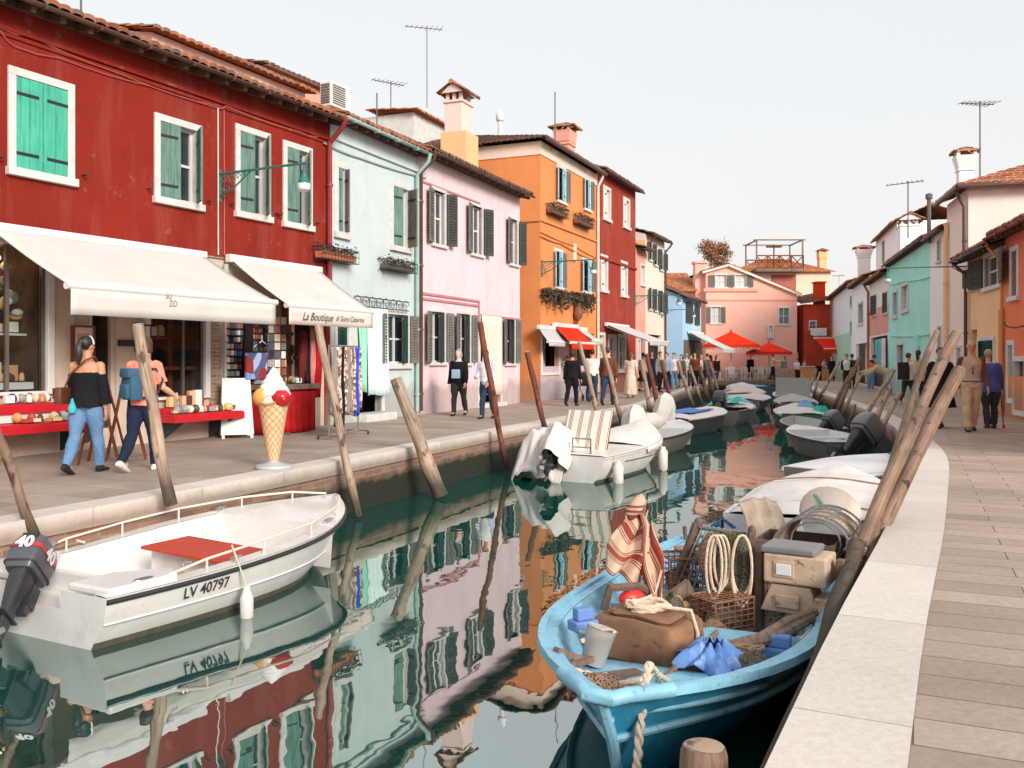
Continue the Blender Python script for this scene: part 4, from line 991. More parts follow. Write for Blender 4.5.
# ---- blue house
FBn = Fac((9.4, 49.6), (11.3, 53.8), 'L'); Hb = 4.85
h = thing('house', 'sky blue gable house at the bend with dark shutters', 'house', FBn.pt(0,0,0))
wb = []
mb = MB(); shell(mb, FBn, 0, FBn.L, Hb, 7, [hole_of(r, .05) for r in wb], gable=6.6); mb.build('wall', 'blue_wall', h, True)
for x0, x1, yt in ((685.5,691.5,302),(694.4,698.6,305)):
    u0, z1 = FBn.uz(x0, yt); u1 = FBn.u(x1); mb = MB(); leaf(mb, FBn, u0, 1, u1-u0, z1-1.15, z1, 2, 'louvre', .01); mb.build('shutter', ['shutter_dark','iron'], h, True)
roof_front(h, FBn, -.1, FBn.L+.1, Hb, 7, .3, 1.6, 'roof_tiles_dark', 'brown_metal', False)
awning(FBn, FBn.u(687), FBn.L-.1, 2.95, 2.0, 2.0, 'white awning over the cafe terrace by the blue house', 'awning_white', .2)
mb = MB(); a, b = .2, FBn.L-.1; mb.quad(FBn.pt(a,.1,.01),FBn.pt(b,.1,.01),FBn.pt(b,2.5,.01),FBn.pt(a,2.5,.01)); mb.build('shop_opening', 'shop_in', h, True)
mb = MB(); fbox(mb, FBn, FBn.L*.62, FBn.L+.02, 0, 2.4, .02, .08); mb.build('brick_pier', 'old_brick', h, True)

# bracket lamps
wall_lamp(FR, *FR.uz(219, 174), 2.0, 'green bracket lamp with scrollwork on the red house', k=1.0)
wall_lamp(FO, *FO.uz(541.5, 262), 1.9, 'green bracket lamp on the orange house corner', k=1.0)
wall_lamp(FO, *FO.uz(634, 296), 2.1, 'dark bracket lamp between the dark red and salmon houses', k=1.0)
wall_lamp(FO, *FO.uz(661.5, 310), 1.7, 'small dark bracket lamp at the far end of the cream house', k=.8)
# ------------------------------------------------------------------ houses on the right bank
plaster('redorange_wall', hexc(240,128,92), (.6,.3,.2), .3, .08); plaster('ochre_wall', hexc(246,200,154), (.6,.4,.26), .3, .08, peel=(.7,.6,.5), pamt=.3)
plaster('palepink_r', hexc(246,226,216), (.66,.56,.52), .25, .04); plaster('aqua_wall', hexc(176,243,230), (.5,.75,.68), .45, .1, peel=(.75,.8,.76), pamt=.4)
plaster('peach_wall', hexc(250,236,228), (.6,.5,.45), .3, .05); plaster('white_wall', hexc(248,244,240), (.66,.6,.56), .25, .04)
plaster('ice_wall', hexc(226,234,238), (.5,.6,.56), .2, .05, damp=.7, grime=(.42,.62,.50)); plaster('farpink_wall', hexc(242,182,162), (.66,.45,.38), .2, .06)
plaster('dull_red', hexc(178,106,92), (.5,.35,.3), .3); plaster('farred_wall', hexc(194,72,50), (.5,.2,.1), .4, .2); plaster('farcream_wall', hexc(244,208,184), (.6,.4,.3), .35, .06, peel=(.6,.28,.16), pamt=.35)
FQ = Fac((11.0, 18.5), (16.9, 40.6), 'R'); FQ = Fac((12.05-.267*6, 16.4), (16.7, 39.8), 'R')
def uQ(px): return FQ.u(px)
# red orange house
h = thing('house', 'red orange house with white door frames at the right edge', 'house', FQ.pt(-6,0)); ua, ub = -6., uQ(1005.5); H = 4.4
rr = [FQ.rect(1019.5,1010.5,268,300)]; rr = [[min(uQ(1019.5), uQ(1010.5)), uQ(1010.5), FQ.uz(1019.5,300)[1], FQ.uz(1019.5,244)[1]]]
dd = [[uQ(1015), uQ(1007.5), .35, FQ.uz(1014,340)[1]], [uQ(1027), uQ(1013.5), .1, FQ.uz(1024,356)[1]]]
mb = MB(); shell(mb, FQ, ua, ub, H, 8, [hole_of(rr[0])]+[hole_of(q, .1) for q in dd]); mb.build('wall', 'redorange_wall', h, True)
window(h, FQ, rr[0], .11, pane='awning_white'); 
for q in dd:
    window(h, FQ, q, .12, pane='pane_grey', sill=False, mull=False, name='door_frame')
mb = MB(); fbox(mb, FQ, ua, ub, 0, 1.0, -.02, .015); mb.build('dado', 'orange_wall', h, True)
roof_front(h, FQ, ua, ub, H, 8, .4, 1.4, 'roof_tiles', 'red_pipe', True)
mb = MB(); cable(mb, FQ, [(1023,326),(1008,327),(1004,322)], .02, .2); mb.build('cable', 'iron', h, True)
# ochre house
h = thing('house', 'low ochre orange house with dark shutters beside the red orange one', 'house', FQ.pt(ub+.02,0)); ua, ub = ub+.02, uQ(968.5); H = 4.25
def rq(x0, x1, yt, yb):
    u0, z1 = FQ.uz(x0, yt); _, z0 = FQ.uz(x0, yb); return [u0, FQ.u(x1), z0, z1]
ro = [rq(1003,984,246,287), rq(976.5,970,263,290)]; go = [rq(996,973,335,400)]; go = [rq(995,978,336,372)]
dq = [uQ(977), uQ(971), .1, 2.2]
mb = MB(); shell(mb, FQ, ua, ub, H, 8, [hole_of(r, .1) for r in ro+go]+[dq]); mb.build('wall', 'ochre_wall', h, True)
for r in ro: w_ = (r[1]-r[0])*.42; window(h, FQ, r, .10, sh=[(1, 168, 'louvre', 'shutter_grey', w_), (-1, 168, 'louvre', 'shutter_dark', w_)])
w_ = (go[0][1]-go[0][0])*.42; window(h, FQ, go[0], .10, sh=[(1, 8, 'louvre', 'shutter_deep'), (-1, 12, 'louvre', 'shutter_deep')])
mb = MB(); a, b, c, d = dq; mb.quad(FQ.pt(a,c,-.2),FQ.pt(b,c,-.2),FQ.pt(b,d,-.2),FQ.pt(a,d,-.2)); mb.build('door', 'wood_brown', h, True)
roof_front(h, FQ, ua, ub, H, 8, .42, 1.4, 'roof_tiles', 'zinc', True); downpipe(h, FQ, ub-.08, H, .1, .05, 'brown_metal', .45, .09)
downpipe(h, FQ, ua+.06, H, .1, .04, 'orange_wall', .4, .06)
mb = MB(); fbox(mb, FQ, ua, ua+.55, 0, 2.6, -.01, .02); mb.build('corner_pier', 'orange_wall', h, True)
antq = FQ.uz(1003, 300)
# tall pale pink house
h = thing('house', 'tall pale pink house rising above the ochre roof', 'house', FQ.pt(ub+.02,0)); ua, ub = ub+.02, uQ(947); H = 6.2
rt = [rq(962,957,345,375)]
mb = MB(); shell(mb, FQ, ua, ub, H, 8, [hole_of(r, .05) for r in rt]); mb.build('wall', 'palepink_r', h, True); window(h, FQ, rt[0], .08)
zt = H+.06; ov = .3; mb = MB()
tile_roof(mb, FQ.pt(ub+.1, zt, ov), FQ.pt(ua-ov, zt, ov), FQ.pt(ub+.1, zt+1.5, -4), FQ.pt(ua+3, zt+1.5, -4))
tile_roof(mb, FQ.pt(ua-ov, zt, ov), FQ.pt(ua-ov, zt, -8.3), FQ.pt(ua+3, zt+1.5, -3.9), FQ.pt(ua+3, zt+1.5, -4.1)); mb.build('roof', 'roof_tiles', h, True)
mb = MB(); mb.tube([FQ.pt(ua-ov-.05, zt-.07, ov+.05), FQ.pt(ua-ov-.05, zt-.07, -8)], .07, 8); mb.tube([FQ.pt(ua-ov-.05, zt-.07, ov+.05), FQ.pt(ub, zt-.07, ov+.05)], .07, 8); mb.build('gutter', 'brown_metal', h, True)
downpipe(h, FQ, ua+.08, H, 4.3, .05, 'brown_metal', .3, .09); downpipe(h, FQ, ub-.3, H-.6, .1, .07, 'ochre_wall', .1, .1)
F_ = FQ.off(-2.2); chimney(h, F_.pt(F_.u(965), 0), FQ.R, .52, .52, 6.2, F_.uz(965,163)[1]-.25, 'white_wall', 'flare', cw=1.45)
p = VP(980,160,27); antenna(p, 1.75, 'tall aerial with cross bars above the tall pale pink house roof', 1, rad(15), 1.0)
# white stepped house
h = thing('house', 'white house with a sloping gable between the tall pink and the turquoise houses', 'house', FQ.pt(ub+.02,0)); ua, ub = ub+.02, uQ(930); H = FQ.uz(940, 232)[1]
rw = [rq(941.5,937.5,228,250), rq(942,938,325,360)]; 
rw[0][3] = min(rw[0][3], H-.2); rw[0][2] = rw[0][3]-.8
mb = MB(); shell(mb, FQ, ua, ub, H, 8, [hole_of(r, .05) for r in rw]); mb.build('wall', 'white_wall', h, True)
for r in rw: window(h, FQ, r, .07, pane='wood_brown', mull=False)
roof_front(h, FQ, ua, ub, H, 8, .2, 1.6, 'roof_tiles', 'zinc', False)
mb = MB(); mb.tube([FQ.pt(ub-.4, H-.2, .1), FQ.pt(ub-.4, H+1.4, .1)], .07, 8); mb.lathe([(.12,H+1.3),(.12,H+1.45),(.02,H+1.5)], FQ.pt(ub-.4,0,.1), 8); mb.build('flue_pipe', 'zinc', h, True)
# turquoise house
h = thing('house', 'vivid turquoise house with white framed narrow windows', 'house', FQ.pt(ub+.02,0)); ua, ub = ub+.02, uQ(888.5); H = FQ.uz(905,254)[1]; 
ra = [rq(909,901.5,280,312), rq(904.5,897,341,370), rq(898,893,288,318)]
mb = MB(); shell(mb, FQ, ua, ub, H, 8, [hole_of(r, .12) for r in ra]); mb.build('wall', 'aqua_wall', h, True)
for r in ra: window(h, FQ, r, .14, pane='pane_grey' if r is not ra[0] else 'awning_white', mull=False)
roof_front(h, FQ, ua, ub, H, 8, .22, 1.3, 'roof_tiles', 'zinc', True)
F_ = FQ.off(-1.6); c = F_.pt(F_.u(908), 0); z_ = F_.uz(908,226)[1]; chimney(h, c, FQ.R, 1.25, .9, H-.3, z_, 'white_wall', 'roof')
mb = MB(); cable(mb, FQ, [(929,334),(905,336),(889,335)], .03); cable(mb, FQ, [(929,277),(905,281),(890,284)], .03); u, z = FQ.uz(919,341); fbox(mb, FQ, u-.25, u+.25, z-.2, z+.25, 0, .15); mb.build('cable', 'aqua_wall', h, True)
antenna(VP(908,222,34), 1.55, 'tall aerial above the turquoise house chimney', 1, rad(-30), 1.1)
# salmon white, white with arched window, ice blue
h = thing('house', 'peach house with clothes hung in its open shop front', 'house', FQ.pt(ub+.02,0)); ua, ub = ub+.02, uQ(869.5); H = FQ.uz(880,276)[1]
rs = [rq(877,871.5,293,316), rq(888,883,290,314)]; gs = [ua+.3, uQ(871), .05, 2.5]
mb = MB(); shell(mb, FQ, ua, ub, H, 8, [hole_of(r, .06) for r in rs]+[gs]); mb.build('wall', 'peach_wall', h, True)
for r in rs: window(h, FQ, r, .08, sh=[(1,10,'louvre','shutter_dark'),(-1,10,'louvre','shutter_grey')])
mb = MB(); a, b, c, d = gs; mb.quad(FQ.pt(a,c,-.6),FQ.pt(b,c,-.6),FQ.pt(b,d,-.6),FQ.pt(a,d,-.6)); mb.build('shop_opening', 'dark_in', h, True)
mb = MB(); fbox(mb, FQ, ua, ub, 2.6, 3.9, -.01, .012); mb.build('band', 'salmon_wall', h, True)
roof_front(h, FQ, ua, ub, H, 8, .3, 1.3, 'roof_tiles', 'zinc', True); downpipe(h, FQ, ub-.2, H, .1, .06, 'terracotta', .3, .09)
cloth('garment_teal', hexc(120,190,196)); cloth('garment_white', hexc(226,222,214))
for k, (x, m_) in enumerate(((878,'garment_teal'),(881.5,'garment_teal'),(884.6,'garment_white'))):
    u = FQ.u(x, .1); mb = MB(); mb.grid(lambda i, j: FQ.pt(u+lerp(-.45,.45,i)*(.75+.3*j), lerp(2.35,.9,j), .12+.06*sin(i*14)), 12, 6); tag(mb.build('hanging_garment', m_, None, solid=.01), ['teal dress hanging left in the peach shop front','teal dress hanging in the middle of the peach shop front','white dress hanging right in the peach shop front'][k], 'garment', 'clothes hung outside the peach shop')
F_ = FQ.off(-1.5)
h2 = thing('house', 'white upper storey with a narrow window behind the turquoise roof', 'house', FQ.pt(ub,0,-3)); F3 = FQ.off(-2.6); a_, b_ = F3.u(897), F3.u(876); zz = F3.uz(890,228)[1]
mb = MB(); q_ = [F3.u(884.5), F3.u(881.5), F3.uz(884,262)[1], F3.uz(884,240)[1]]; shell(mb, F3, a_, b_, zz, 4, [q_]); mb.quad(F3.pt(q_[0],q_[2],-.1),F3.pt(q_[1],q_[2],-.1),F3.pt(q_[1],q_[3],-.1),F3.pt(q_[0],q_[3],-.1), 1); mb.build('wall', ['white_wall','shutter_grey'], h2, True); roof_front(h2, F3, a_, b_, zz, 4, .3, .9, 'roof_tiles_bright', 'zinc', False, True)
h = thing('house', 'white house with a small arched window on the right bank', 'house', FQ.pt(ub+.02,0)); ua, ub = ub+.02, uQ(852.5); H = FQ.uz(861,281)[1]
ra = [rq(863.5,858.5,300,325)]; da = [uQ(868), uQ(856), .05, 2.3]
mb = MB(); shell(mb, FQ, ua, ub, H, 8, [hole_of(ra[0], .1), da]); mb.build('wall', 'white_wall', h, True); window(h, FQ, ra[0], .14, pane='pane_grey', mull=False)
mb = MB(); a, b, c, d = da; mb.quad(FQ.pt(a,c,-.5),FQ.pt(b,c,-.5),FQ.pt(b,d,-.5),FQ.pt(a,d,-.5)); mb.build('doorway', 'pale_pink_wall', h, True)
roof_front(h, FQ, ua, ub, H, 8, .3, 1.2, 'roof_tiles_bright', 'zinc', True); F_ = FQ.off(-2); chimney(h, F_.pt(F_.u(864), 0), FQ.R, .9, .8, H, F_.uz(864,257)[1], 'white_wall', 'flare', cw=1.4)
h = thing('house', 'pale blue white house with a green weathered base', 'house', FQ.pt(ub+.02,0)); ua, ub = ub+.02, uQ(829.5); H = FQ.uz(840,291)[1]
ri = [rq(855,850.5,293,305), rq(852.5,848.5,320,334), rq(838,835,320,334)]; ri[0][0] = max(ri[0][0], ua+.2); ri[1][0] = max(ri[1][0], ua+.3); ri[0][1] = ri[0][0]+1.0; ri[1][1] = ri[1][0]+1.0
mb = MB(); shell(mb, FQ, ua, ub, H, 8, [hole_of(r, .08) for r in ri[:2]]); mb.build('wall', 'ice_wall', h, True)
for r in ri[:2]: window(h, FQ, r, .08, mull=False)
mb = MB(); fbox(mb, FQ, ua+1, ub, 0, 3.1, -.01, .015); mb.build('weathered_base', 'algae_wall', h, True); plaster('algae_wall', hexc(176,214,186), (.65,.75,.7), .5, .12, peel=(.78,.82,.8), pamt=.5)
roof_front(h, FQ, ua, ub, H, 8, .3, 1.2, 'roof_tiles_bright', 'zinc', True)
FQL = (FQ.pt(ub,0))
antenna(FQ.off(-2).pt(FQ.off(-2).u(839), H+1), 2.2, 'thin aerial over the pale blue white house', 1, rad(10), 1.)
wall_lamp(FQ, *FQ.uz(976, 266), 2.3, 'small grey bracket lamp reaching out from the ochre house', k=.8)
# ------------------------------------------------------------------ the far end
FE = Fac((14.66+.2, 68.2), (21.6, 68), 'L'); FE.n = Vec((0,-1,0)); FE.t = Vec((1,0,0)); FE.o = Vec((14.8, 68, 0)); FE.R = Matrix((FE.t, FE.n, Vec((0,0,1)))).transposed()
h = thing('house', 'salmon pink gable house closing the canal behind red parasols', 'house', FE.pt(0,0)); Y = 68
ex = lambda px: (px-512)/FPX*Y-14.8; ez = lambda py: CAMH+(HOR-py)/FPX*Y
u0, u1 = ex(706), ex(797); up = ex(728); zp, zl, zr = ez(266), ez(272), ez(295)
hs_ = [[ex(715.5), ex(726), ez(287), ez(275)], [ex(735), ex(746), ez(287), ez(275)], [ex(711), ex(720), ez(323), ez(307)], [ex(779), ex(789), ez(324), ez(308)]]
mb = MB(); wall_holes(mb, FE, u0, u1, 0, zr, [q for q in hs_ if q[3] < zr], .2)
# upper part of the gable with two windows
us = [u0, hs_[0][0], hs_[0][1], hs_[1][0], hs_[1][1], up, u1]
zt_ = lambda u: lerp(zl, zp, (u-u0)/(up-u0)) if u <= up else lerp(zp, zr, (u-up)/(u1-up))
us = sorted(us)
for a, b in zip(us, us[1:]):
    m_ = (a+b)/2
    hl = [q for q in hs_[:2] if q[0] < m_ < q[1]]
    if hl:
        q = hl[0]; mb.quad(FE.pt(a,zr),FE.pt(b,zr),FE.pt(b,q[2]),FE.pt(a,q[2])); mb.quad(FE.pt(a,q[3]),FE.pt(b,q[3]),FE.pt(b,zt_(b)),FE.pt(a,zt_(a)))
    else: mb.quad(FE.pt(a,zr),FE.pt(b,zr),FE.pt(b,zt_(b)),FE.pt(a,zt_(a)))
for u in (u0, u1): mb.quad(FE.pt(u,0),FE.pt(u,0,-9),FE.pt(u,zt_(u),-9),FE.pt(u,zt_(u)))
mb.build('wall', 'farpink_wall', h, True)
for i, q in enumerate(hs_):
    r = [q[0]-.12, q[1]+.12, q[2]-.12, q[3]+.12]; wl = (q[1]-q[0])*.42
    window(h, FE, r, .12, pane='awning_white' if i < 3 else 'pane_grey', sh=[(1,176,'louvre','shutter_grey',wl*(1.4 if i < 2 else 1.2)),(-1,176,'louvre','shutter_grey',wl*(1.4 if i < 2 else 1.2))] if i < 3 else None)
mb = MB()
for (a, za, b, zb) in ((u0-.3, zl-.1, up, zp), (up, zp, u1+.3, zr-.1)):
    mb.bar(FE.pt(a, za+.05, .12), FE.pt(b, zb+.05, .12), .3, .16, 0); tile_roof(mb, *((FE.pt(a,za+.15,.2), FE.pt(a,za+.15,-9), FE.pt(b,zb+.15,.2), FE.pt(b,zb+.15,-9))), mi=1)
mb.build('roof', ['cream_plaster','roof_tiles_dark'], h, True)
mb = MB(); fbox(mb, FE, u0, u1, ez(300)-.06, ez(300)+.06, 0, .06); fbox(mb, FE, hs_[0][0]-.9, hs_[1][1]+.9, ez(290)-.12, ez(288.5), 0, .12); mb.build('string_course', 'salmon_wall', h, True)
text_obj('RISTORANTE', .42, FE.pt(ex(756.5), ez(316.3), .01), FE.t, (0,0,1), 'sign_pale', h); text_obj('GALUPPI', .3, FE.pt(ex(757), ez(319.8), .01), FE.t, (0,0,1), 'sign_pale', h); paint('sign_pale', hexc(240,208,200), .8)
ms = thing('wall_shrine', 'small white niche with a pale statue on the salmon gable wall', 'shrine', FE.pt(ex(770), ez(336)))
mb = MB(); a, b, c, d = ex(767.5), ex(773), ez(337), ez(326); fbox(mb, FE, a, a+.1, c, d, 0, .15); fbox(mb, FE, b-.1, b, c, d, 0, .15); fbox(mb, FE, a-.05, b+.05, c-.1, c, 0, .2); fbox(mb, FE, a, b, d, d+.1, 0, .17); mb.build('niche', 'white_trim', ms, True)
mb = MB(); mb.lathe([(.1,0),(.12,.1),(.08,.35),(.06,.5),(.075,.55),(.06,.64),(.0,.66)], FE.pt((a+b)/2, c+.02, .09), 10); mb.build('statue', 'white_plain', ms, True)
mb = MB(); fbox(mb, FE, u0+.05, ex(798), .0, ez(346)-.5, -.01, .02); mb.build('dado', 'salmon_wall', h, True)
# chimney block left of the gable and tiled roof behind the blue house
h2 = thing('house', 'tiled house between the blue gable and the salmon gable', 'house', (13, 66, 0)); F2 = FE.off(-.6)
mb = MB(); a, b = ex(697), ex(708.5); fbox(mb, F2, a, b, 0, ez(263), -.9, 0); fbox(mb, F2, a-.1, b+.1, ez(262.5), ez(260), -1., .1); mb.build('chimney', 'farpink_wall', h2, True)
mb = MB(); a, b = ex(662), ex(699); fbox(mb, F2.off(-.2), a, b+.5, 0, ez(290), -6, 0); mb.build('wall', 'farpink_wall', h2, True)
mb = MB(); tile_roof(mb, F2.pt(a-.3, ez(291), .4), F2.pt(b, ez(291), .4), F2.pt(a-.3, ez(267.5), -4), F2.pt(b, ez(267.5), -4)); mb.build('roof', 'roof_tiles_bright', h2, True)
# altana house behind
Y2 = 77.; FH = FE.off(-(Y2-68)); ex2 = lambda px: (px-512)/FPX*Y2-14.8; ez2 = lambda py: CAMH+(HOR-py)/FPX*Y2
h3 = thing('house', 'cream house with a roof terrace rising behind the salmon gable', 'house', FH.pt(5,0))
mb = MB(); wall_holes(mb, FH, ex2(742), ex2(831), 0, ez2(271), []); S = FH.side(ex2(831), -9, 0, False); mb.quad(S.pt(0,0), S.pt(9,0), S.pt(9,ez2(271)), S.pt(0,ez2(271))); mb.build('wall', 'farcream_wall', h3, True)
mb = MB(); e = ez2(272); tile_roof(mb, FH.pt(ex2(730), e, .4), FH.pt(ex2(834), e, .4), FH.pt(ex2(775), ez2(254), -4), FH.pt(ex2(795), ez2(254), -4)); mb.build('roof', 'roof_tiles_bright', h3, True)
mb = MB(); fbox(mb, FH, ex2(771), ex2(796), ez2(292), ez2(275), 0, .03); mb.build('recess_wall', 'dull_red', h3, True)
chimney(h3, FH.pt(ex2(826), 0, -1), FH.R, .62, .6, ez2(272), ez2(257), 'apricot_wall', 'flare', cw=1.15)
al = thing('roof_terrace', 'wooden roof terrace with crossed railings and an open canopy frame', 'roof terrace', FH.pt(ex2(775), ez2(271)))
a, b = ex2(752.5), ex2(799); zf, zr_, zt2 = ez2(271), ez2(256.5), ez2(241)
mb = MB(); fbox(mb, FH, a, b, zf-.15, zf+.1, -2.5, 1.2); mb.build('deck', 'wood_grey', al, True)
for u, d in ((a,1.1),(b-.1,1.1),(a,-2.4),(b-.1,-2.4)):
    mb = MB(); fbox(mb, FH, u, u+.11, zf, zt2, d-.06, d+.06); mb.build('post', 'wood_grey', al, True)
mb = MB()
for d in (1.1, -2.4): fbox(mb, FH, a-.2, b+.2, zt2-.1, zt2, d-.05, d+.05)
for u in (a, b-.1): fbox(mb, FH, u, u+.1, zt2-.12, zt2-.02, -2.4, 1.1)
mb.build('canopy_frame', 'wood_grey', al, True)
n = 4
for d in (1.1, -2.4):
    mb = MB()
    fbox(mb, FH, a, b, zr_-.1, zr_, d-.05, d+.05); fbox(mb, FH, a, b, zf+.12, zf+.22, d-.05, d+.05)
    for k in range(n):
        p, q = lerp(a,b,k/n), lerp(a,b,(k+1)/n); mb.bar(FH.pt(p,zf+.15,d), FH.pt(q,zr_-.05,d), .06, .08); mb.bar(FH.pt(q,zf+.15,d), FH.pt(p,zr_-.05,d), .06, .08); fbox(mb, FH, q-.05, q+.05, zf, zr_, d-.06, d+.06)
    mb.build('railing', 'wood_brown', al, True)
mb = MB(); mb.tube([FH.pt(lerp(a,b,.46), zf, 0), FH.pt(lerp(a,b,.46), zt2-.3, 0)], .06, 6); fbox(mb, FH, lerp(a,b,.3), lerp(a,b,.62), zt2-.55, zt2-.42, -.2, .2); mb.build('cross_mast', 'wood_brown', al, True)
# far red house on the right of the alley
FD = Fac((22.3, 66.5), (24.6, 69.0), 'L'); FD = FE.off(-.3)
h4 = thing('house', 'deep red house with washing lines beside the salmon gable', 'house', FD.pt(8,0)); a, b = ex(805), ex(832); z4 = ez(304)
r4 = [[ex(810), ex(818), ez(330), ez(320)]]
mb = MB(); wall_holes(mb, FD, a, b, 0, z4, [hole_of(r4[0], .1)]); S = FD.side(a, -6, 0); mb.quad(S.pt(0,0),S.pt(6,0),S.pt(6,z4),S.pt(0,z4)); mb.build('wall', 'farred_wall', h4, True); window(h4, FD, r4[0], .1)
mb = MB(); tile_roof(mb, FD.pt(a-.3, z4, .4), FD.pt(b+.3, z4+.4, .4), FD.pt(a, z4+.7, -4), FD.pt(b, z4+1.1, -4)); mb.build('roof', 'roof_tiles_dark', h4, True)
mb = MB(); fbox(mb, FD.off(-.5), ex(820), ex(829), z4-.5, ez(282), -.8, 0); fbox(mb, FD.off(-.5), ex(819), ex(830), ez(282), ez(280.5), -.9, .1); mb.build('chimney', 'alley_red', h4, True)
wl_ = thing('washing_line', 'washing line of white laundry on the far red house', 'washing line', FD.pt(ex(815), ez(330), .5)); mb = MB(); mb.tube([FD.pt(ex(808),ez(328),.5),FD.pt(ex(825),ez(326),.5)], .02, 4); mb.build('line', 'iron', wl_, True)
mb = MB()
for k in range(6): u = lerp(ex(809.5), ex(824), k/6); mb.quad(FD.pt(u,ez(328.3),.5),FD.pt(u+.32,ez(328),.5),FD.pt(u+.3,ez(328)-.5-.2*random.random(),.52),FD.pt(u+.02,ez(328)-.5,.48))
mb.build('laundry', 'garment_white', wl_, True)
h5 = thing('house', 'grey alley house glimpsed between the salmon and red houses', 'house', FE.pt(ex(800),0,-5)); mb = MB(); F5 = FE.off(-5.); wall_holes(mb, F5, ex(797)+.2, ex(812), 0, ez(300), [[ex(801.5)+.4, ex(805)+.5, ez(340), ez(322)]]); mb.build('wall', 'pale_pink_wall', h5, True); mb = MB(); mb.quad(F5.pt(ex(801)+.3,ez(341),-.2),F5.pt(ex(806)+.5,ez(341),-.2),F5.pt(ex(806)+.5,ez(321),-.2),F5.pt(ex(801)+.3,ez(321),-.2)); mb.build('window', 'pane_dark', h5, True)
# backdrop houses so that the gaps close from a step aside
for k, (x, y, w_, hh, m_) in enumerate(((2, 80, 8, 5.2, 'cream_plaster'), (34, 74, 10, 6, 'peach_wall'))):
    F9 = FE.off(0); hb = thing('house', ['low cream house far behind the blue gable','peach house far behind the right bank roofs'][k], 'house', (x, y, 0)); mb = MB(); mb.box((x, y, hh/2), (w_, 6, hh)); mb.build('wall', m_, hb, True); mb = MB(); tile_roof(mb, (x-w_/2-.3,y-3.3,hh),(x+w_/2+.3,y-3.3,hh),(x-w_/2-.3,y,hh+1.3),(x+w_/2+.3,y,hh+1.3)); tile_roof(mb, (x+w_/2+.3,y+3.3,hh),(x-w_/2-.3,y+3.3,hh),(x+w_/2+.3,y,hh+1.3),(x-w_/2-.3,y,hh+1.3)); mb.build('roof', 'roof_tiles', hb, True)
# tree behind the roofs
def tree(name, label, base, hgt, crown_r, crown_c, leafm, n=2600, seed=3):
    rnd = random.Random(seed); h = thing(name, label, 'tree', base); mb = MB(); b = Vec(base)
    mb.tube([b, b+Vec((.1,0,hgt*.4)), b+Vec((0,.1,hgt*.75))], [.3,.2,.1], 8); tips = []
    for k in range(11):
        a = rnd.uniform(0, 6.28); z = rnd.uniform(.35,.8)*hgt; q = b+Vec((0,0,z)); e = b+Vec((cos(a)*crown_r[0]*rnd.uniform(.4,.9), sin(a)*crown_r[1]*rnd.uniform(.4,.9), crown_c+rnd.uniform(-.6,.9)*crown_r[2])); mb.tube([q, q.lerp(e,.5)+Vec((0,0,.2)), e], [.09,.06,.02], 5); tips.append(e)
    mb.build('trunk', 'wood_grey', h, True); mb = MB(); tips += [b+Vec((rnd.uniform(-.5,.5)*crown_r[0], rnd.uniform(-.5,.5)*crown_r[1], crown_c+rnd.uniform(-.3,1.)*crown_r[2])) for _ in range(9)]
    for k in range(n):
        c = rnd.choice(tips); d = Vec((rnd.gauss(0,.25), rnd.gauss(0,.25), rnd.gauss(0,.22)))*min(crown_r)*.75; p = c+d; s = rnd.uniform(.06,.13); R = Matrix.Rotation(rnd.uniform(0,6.3), 3, Vec((rnd.gauss(0,1), rnd.gauss(0,1), rnd.gauss(0,1))).normalized())
        mb.add([p+R@Vec((-s,0,0)), p+R@Vec((0,-s*.6,0)), p+R@Vec((s,0,.02)), p+R@Vec((0,s*.6,0))], [(0,1,2,3)], 0, False, None, [rnd.random()])
    mb.build('crown', leafm, h, True); return h
p = VP(713, 300, 86); tree('tree', 'autumn orange tree rising behind the salmon gable house', (p.x, 86, 0), 10, (1.6, 1.6, 1.5), 11.0, 'leaf_autumn', 3400)
p = VP(731, 300, 88); tree('tree', 'small bare autumn bush top beside the gable peak', (p.x, 88, 0), 8.5, (.8, .8, .7), 9.9, 'leaf_autumn', 300, 5)
# ------------------------------------------------------------------ boats
paint('hull_grey', hexc(120,114,106), .5, .15, dirt=.5); paint('hull_dark', hexc(64,68,68), .45, .2, dirt=.4); paint('hull_teal', hexc(64,112,122), .5, .12, dirt=.3)
paint('hull_green', hexc(58,110,78), .5, .12, dirt=.3); paint('hull_steel', hexc(84,92,98), .4, .15, dirt=.3)
paint('hull_blue', hexc(40,140,176), .42, .14, 3, dirt=.55, dirtc=hexc(24,84,112), dsc=5, bump=.15, bsc=12, chips=.5, chipc=hexc(110,170,190)); paint('blue_pale', hexc(140,194,214), .5, .14, 4, dirt=.6, dirtc=hexc(96,140,156), dsc=9, chips=.85, chipc=hexc(120,110,100), bump=.2, bsc=20)
paint('black_rubber', (.025,.024,.023), .6, .2); paint('cowl_grey', (.085,.085,.095), .3, .1); paint('cowl_dark', (.03,.03,.033), .3, .1, dirt=.2); paint('cowl_mid', (.16,.16,.165), .35, .12, dirt=.2)
paint('steel', (.45,.43,.41), .35, .1, metal=.9); paint('red_panel', hexc(186,62,40), .55, .12, dirt=.25); paint('red_stripe', (.5,.03,.03), .5)
paint('waterline_grime', (.10,.085,.06), .8, .3, 8); paint('blue_tarp', hexc(70,120,190), .6, .2, bump=.2); paint('number_ink', (.03,.025,.025), .6)
cloth('cover_white', hexc(222,214,206), .07, .5, 4); cloth('cover_cream', hexc(224,206,190), .07, .4, 4); cloth('cover_beige', hexc(196,174,152), .1, .5, 4); cloth('cover_teal', hexc(60,190,160), .12, .5, 5); cloth('cover_blue', hexc(130,170,205), .1, .4, 5)
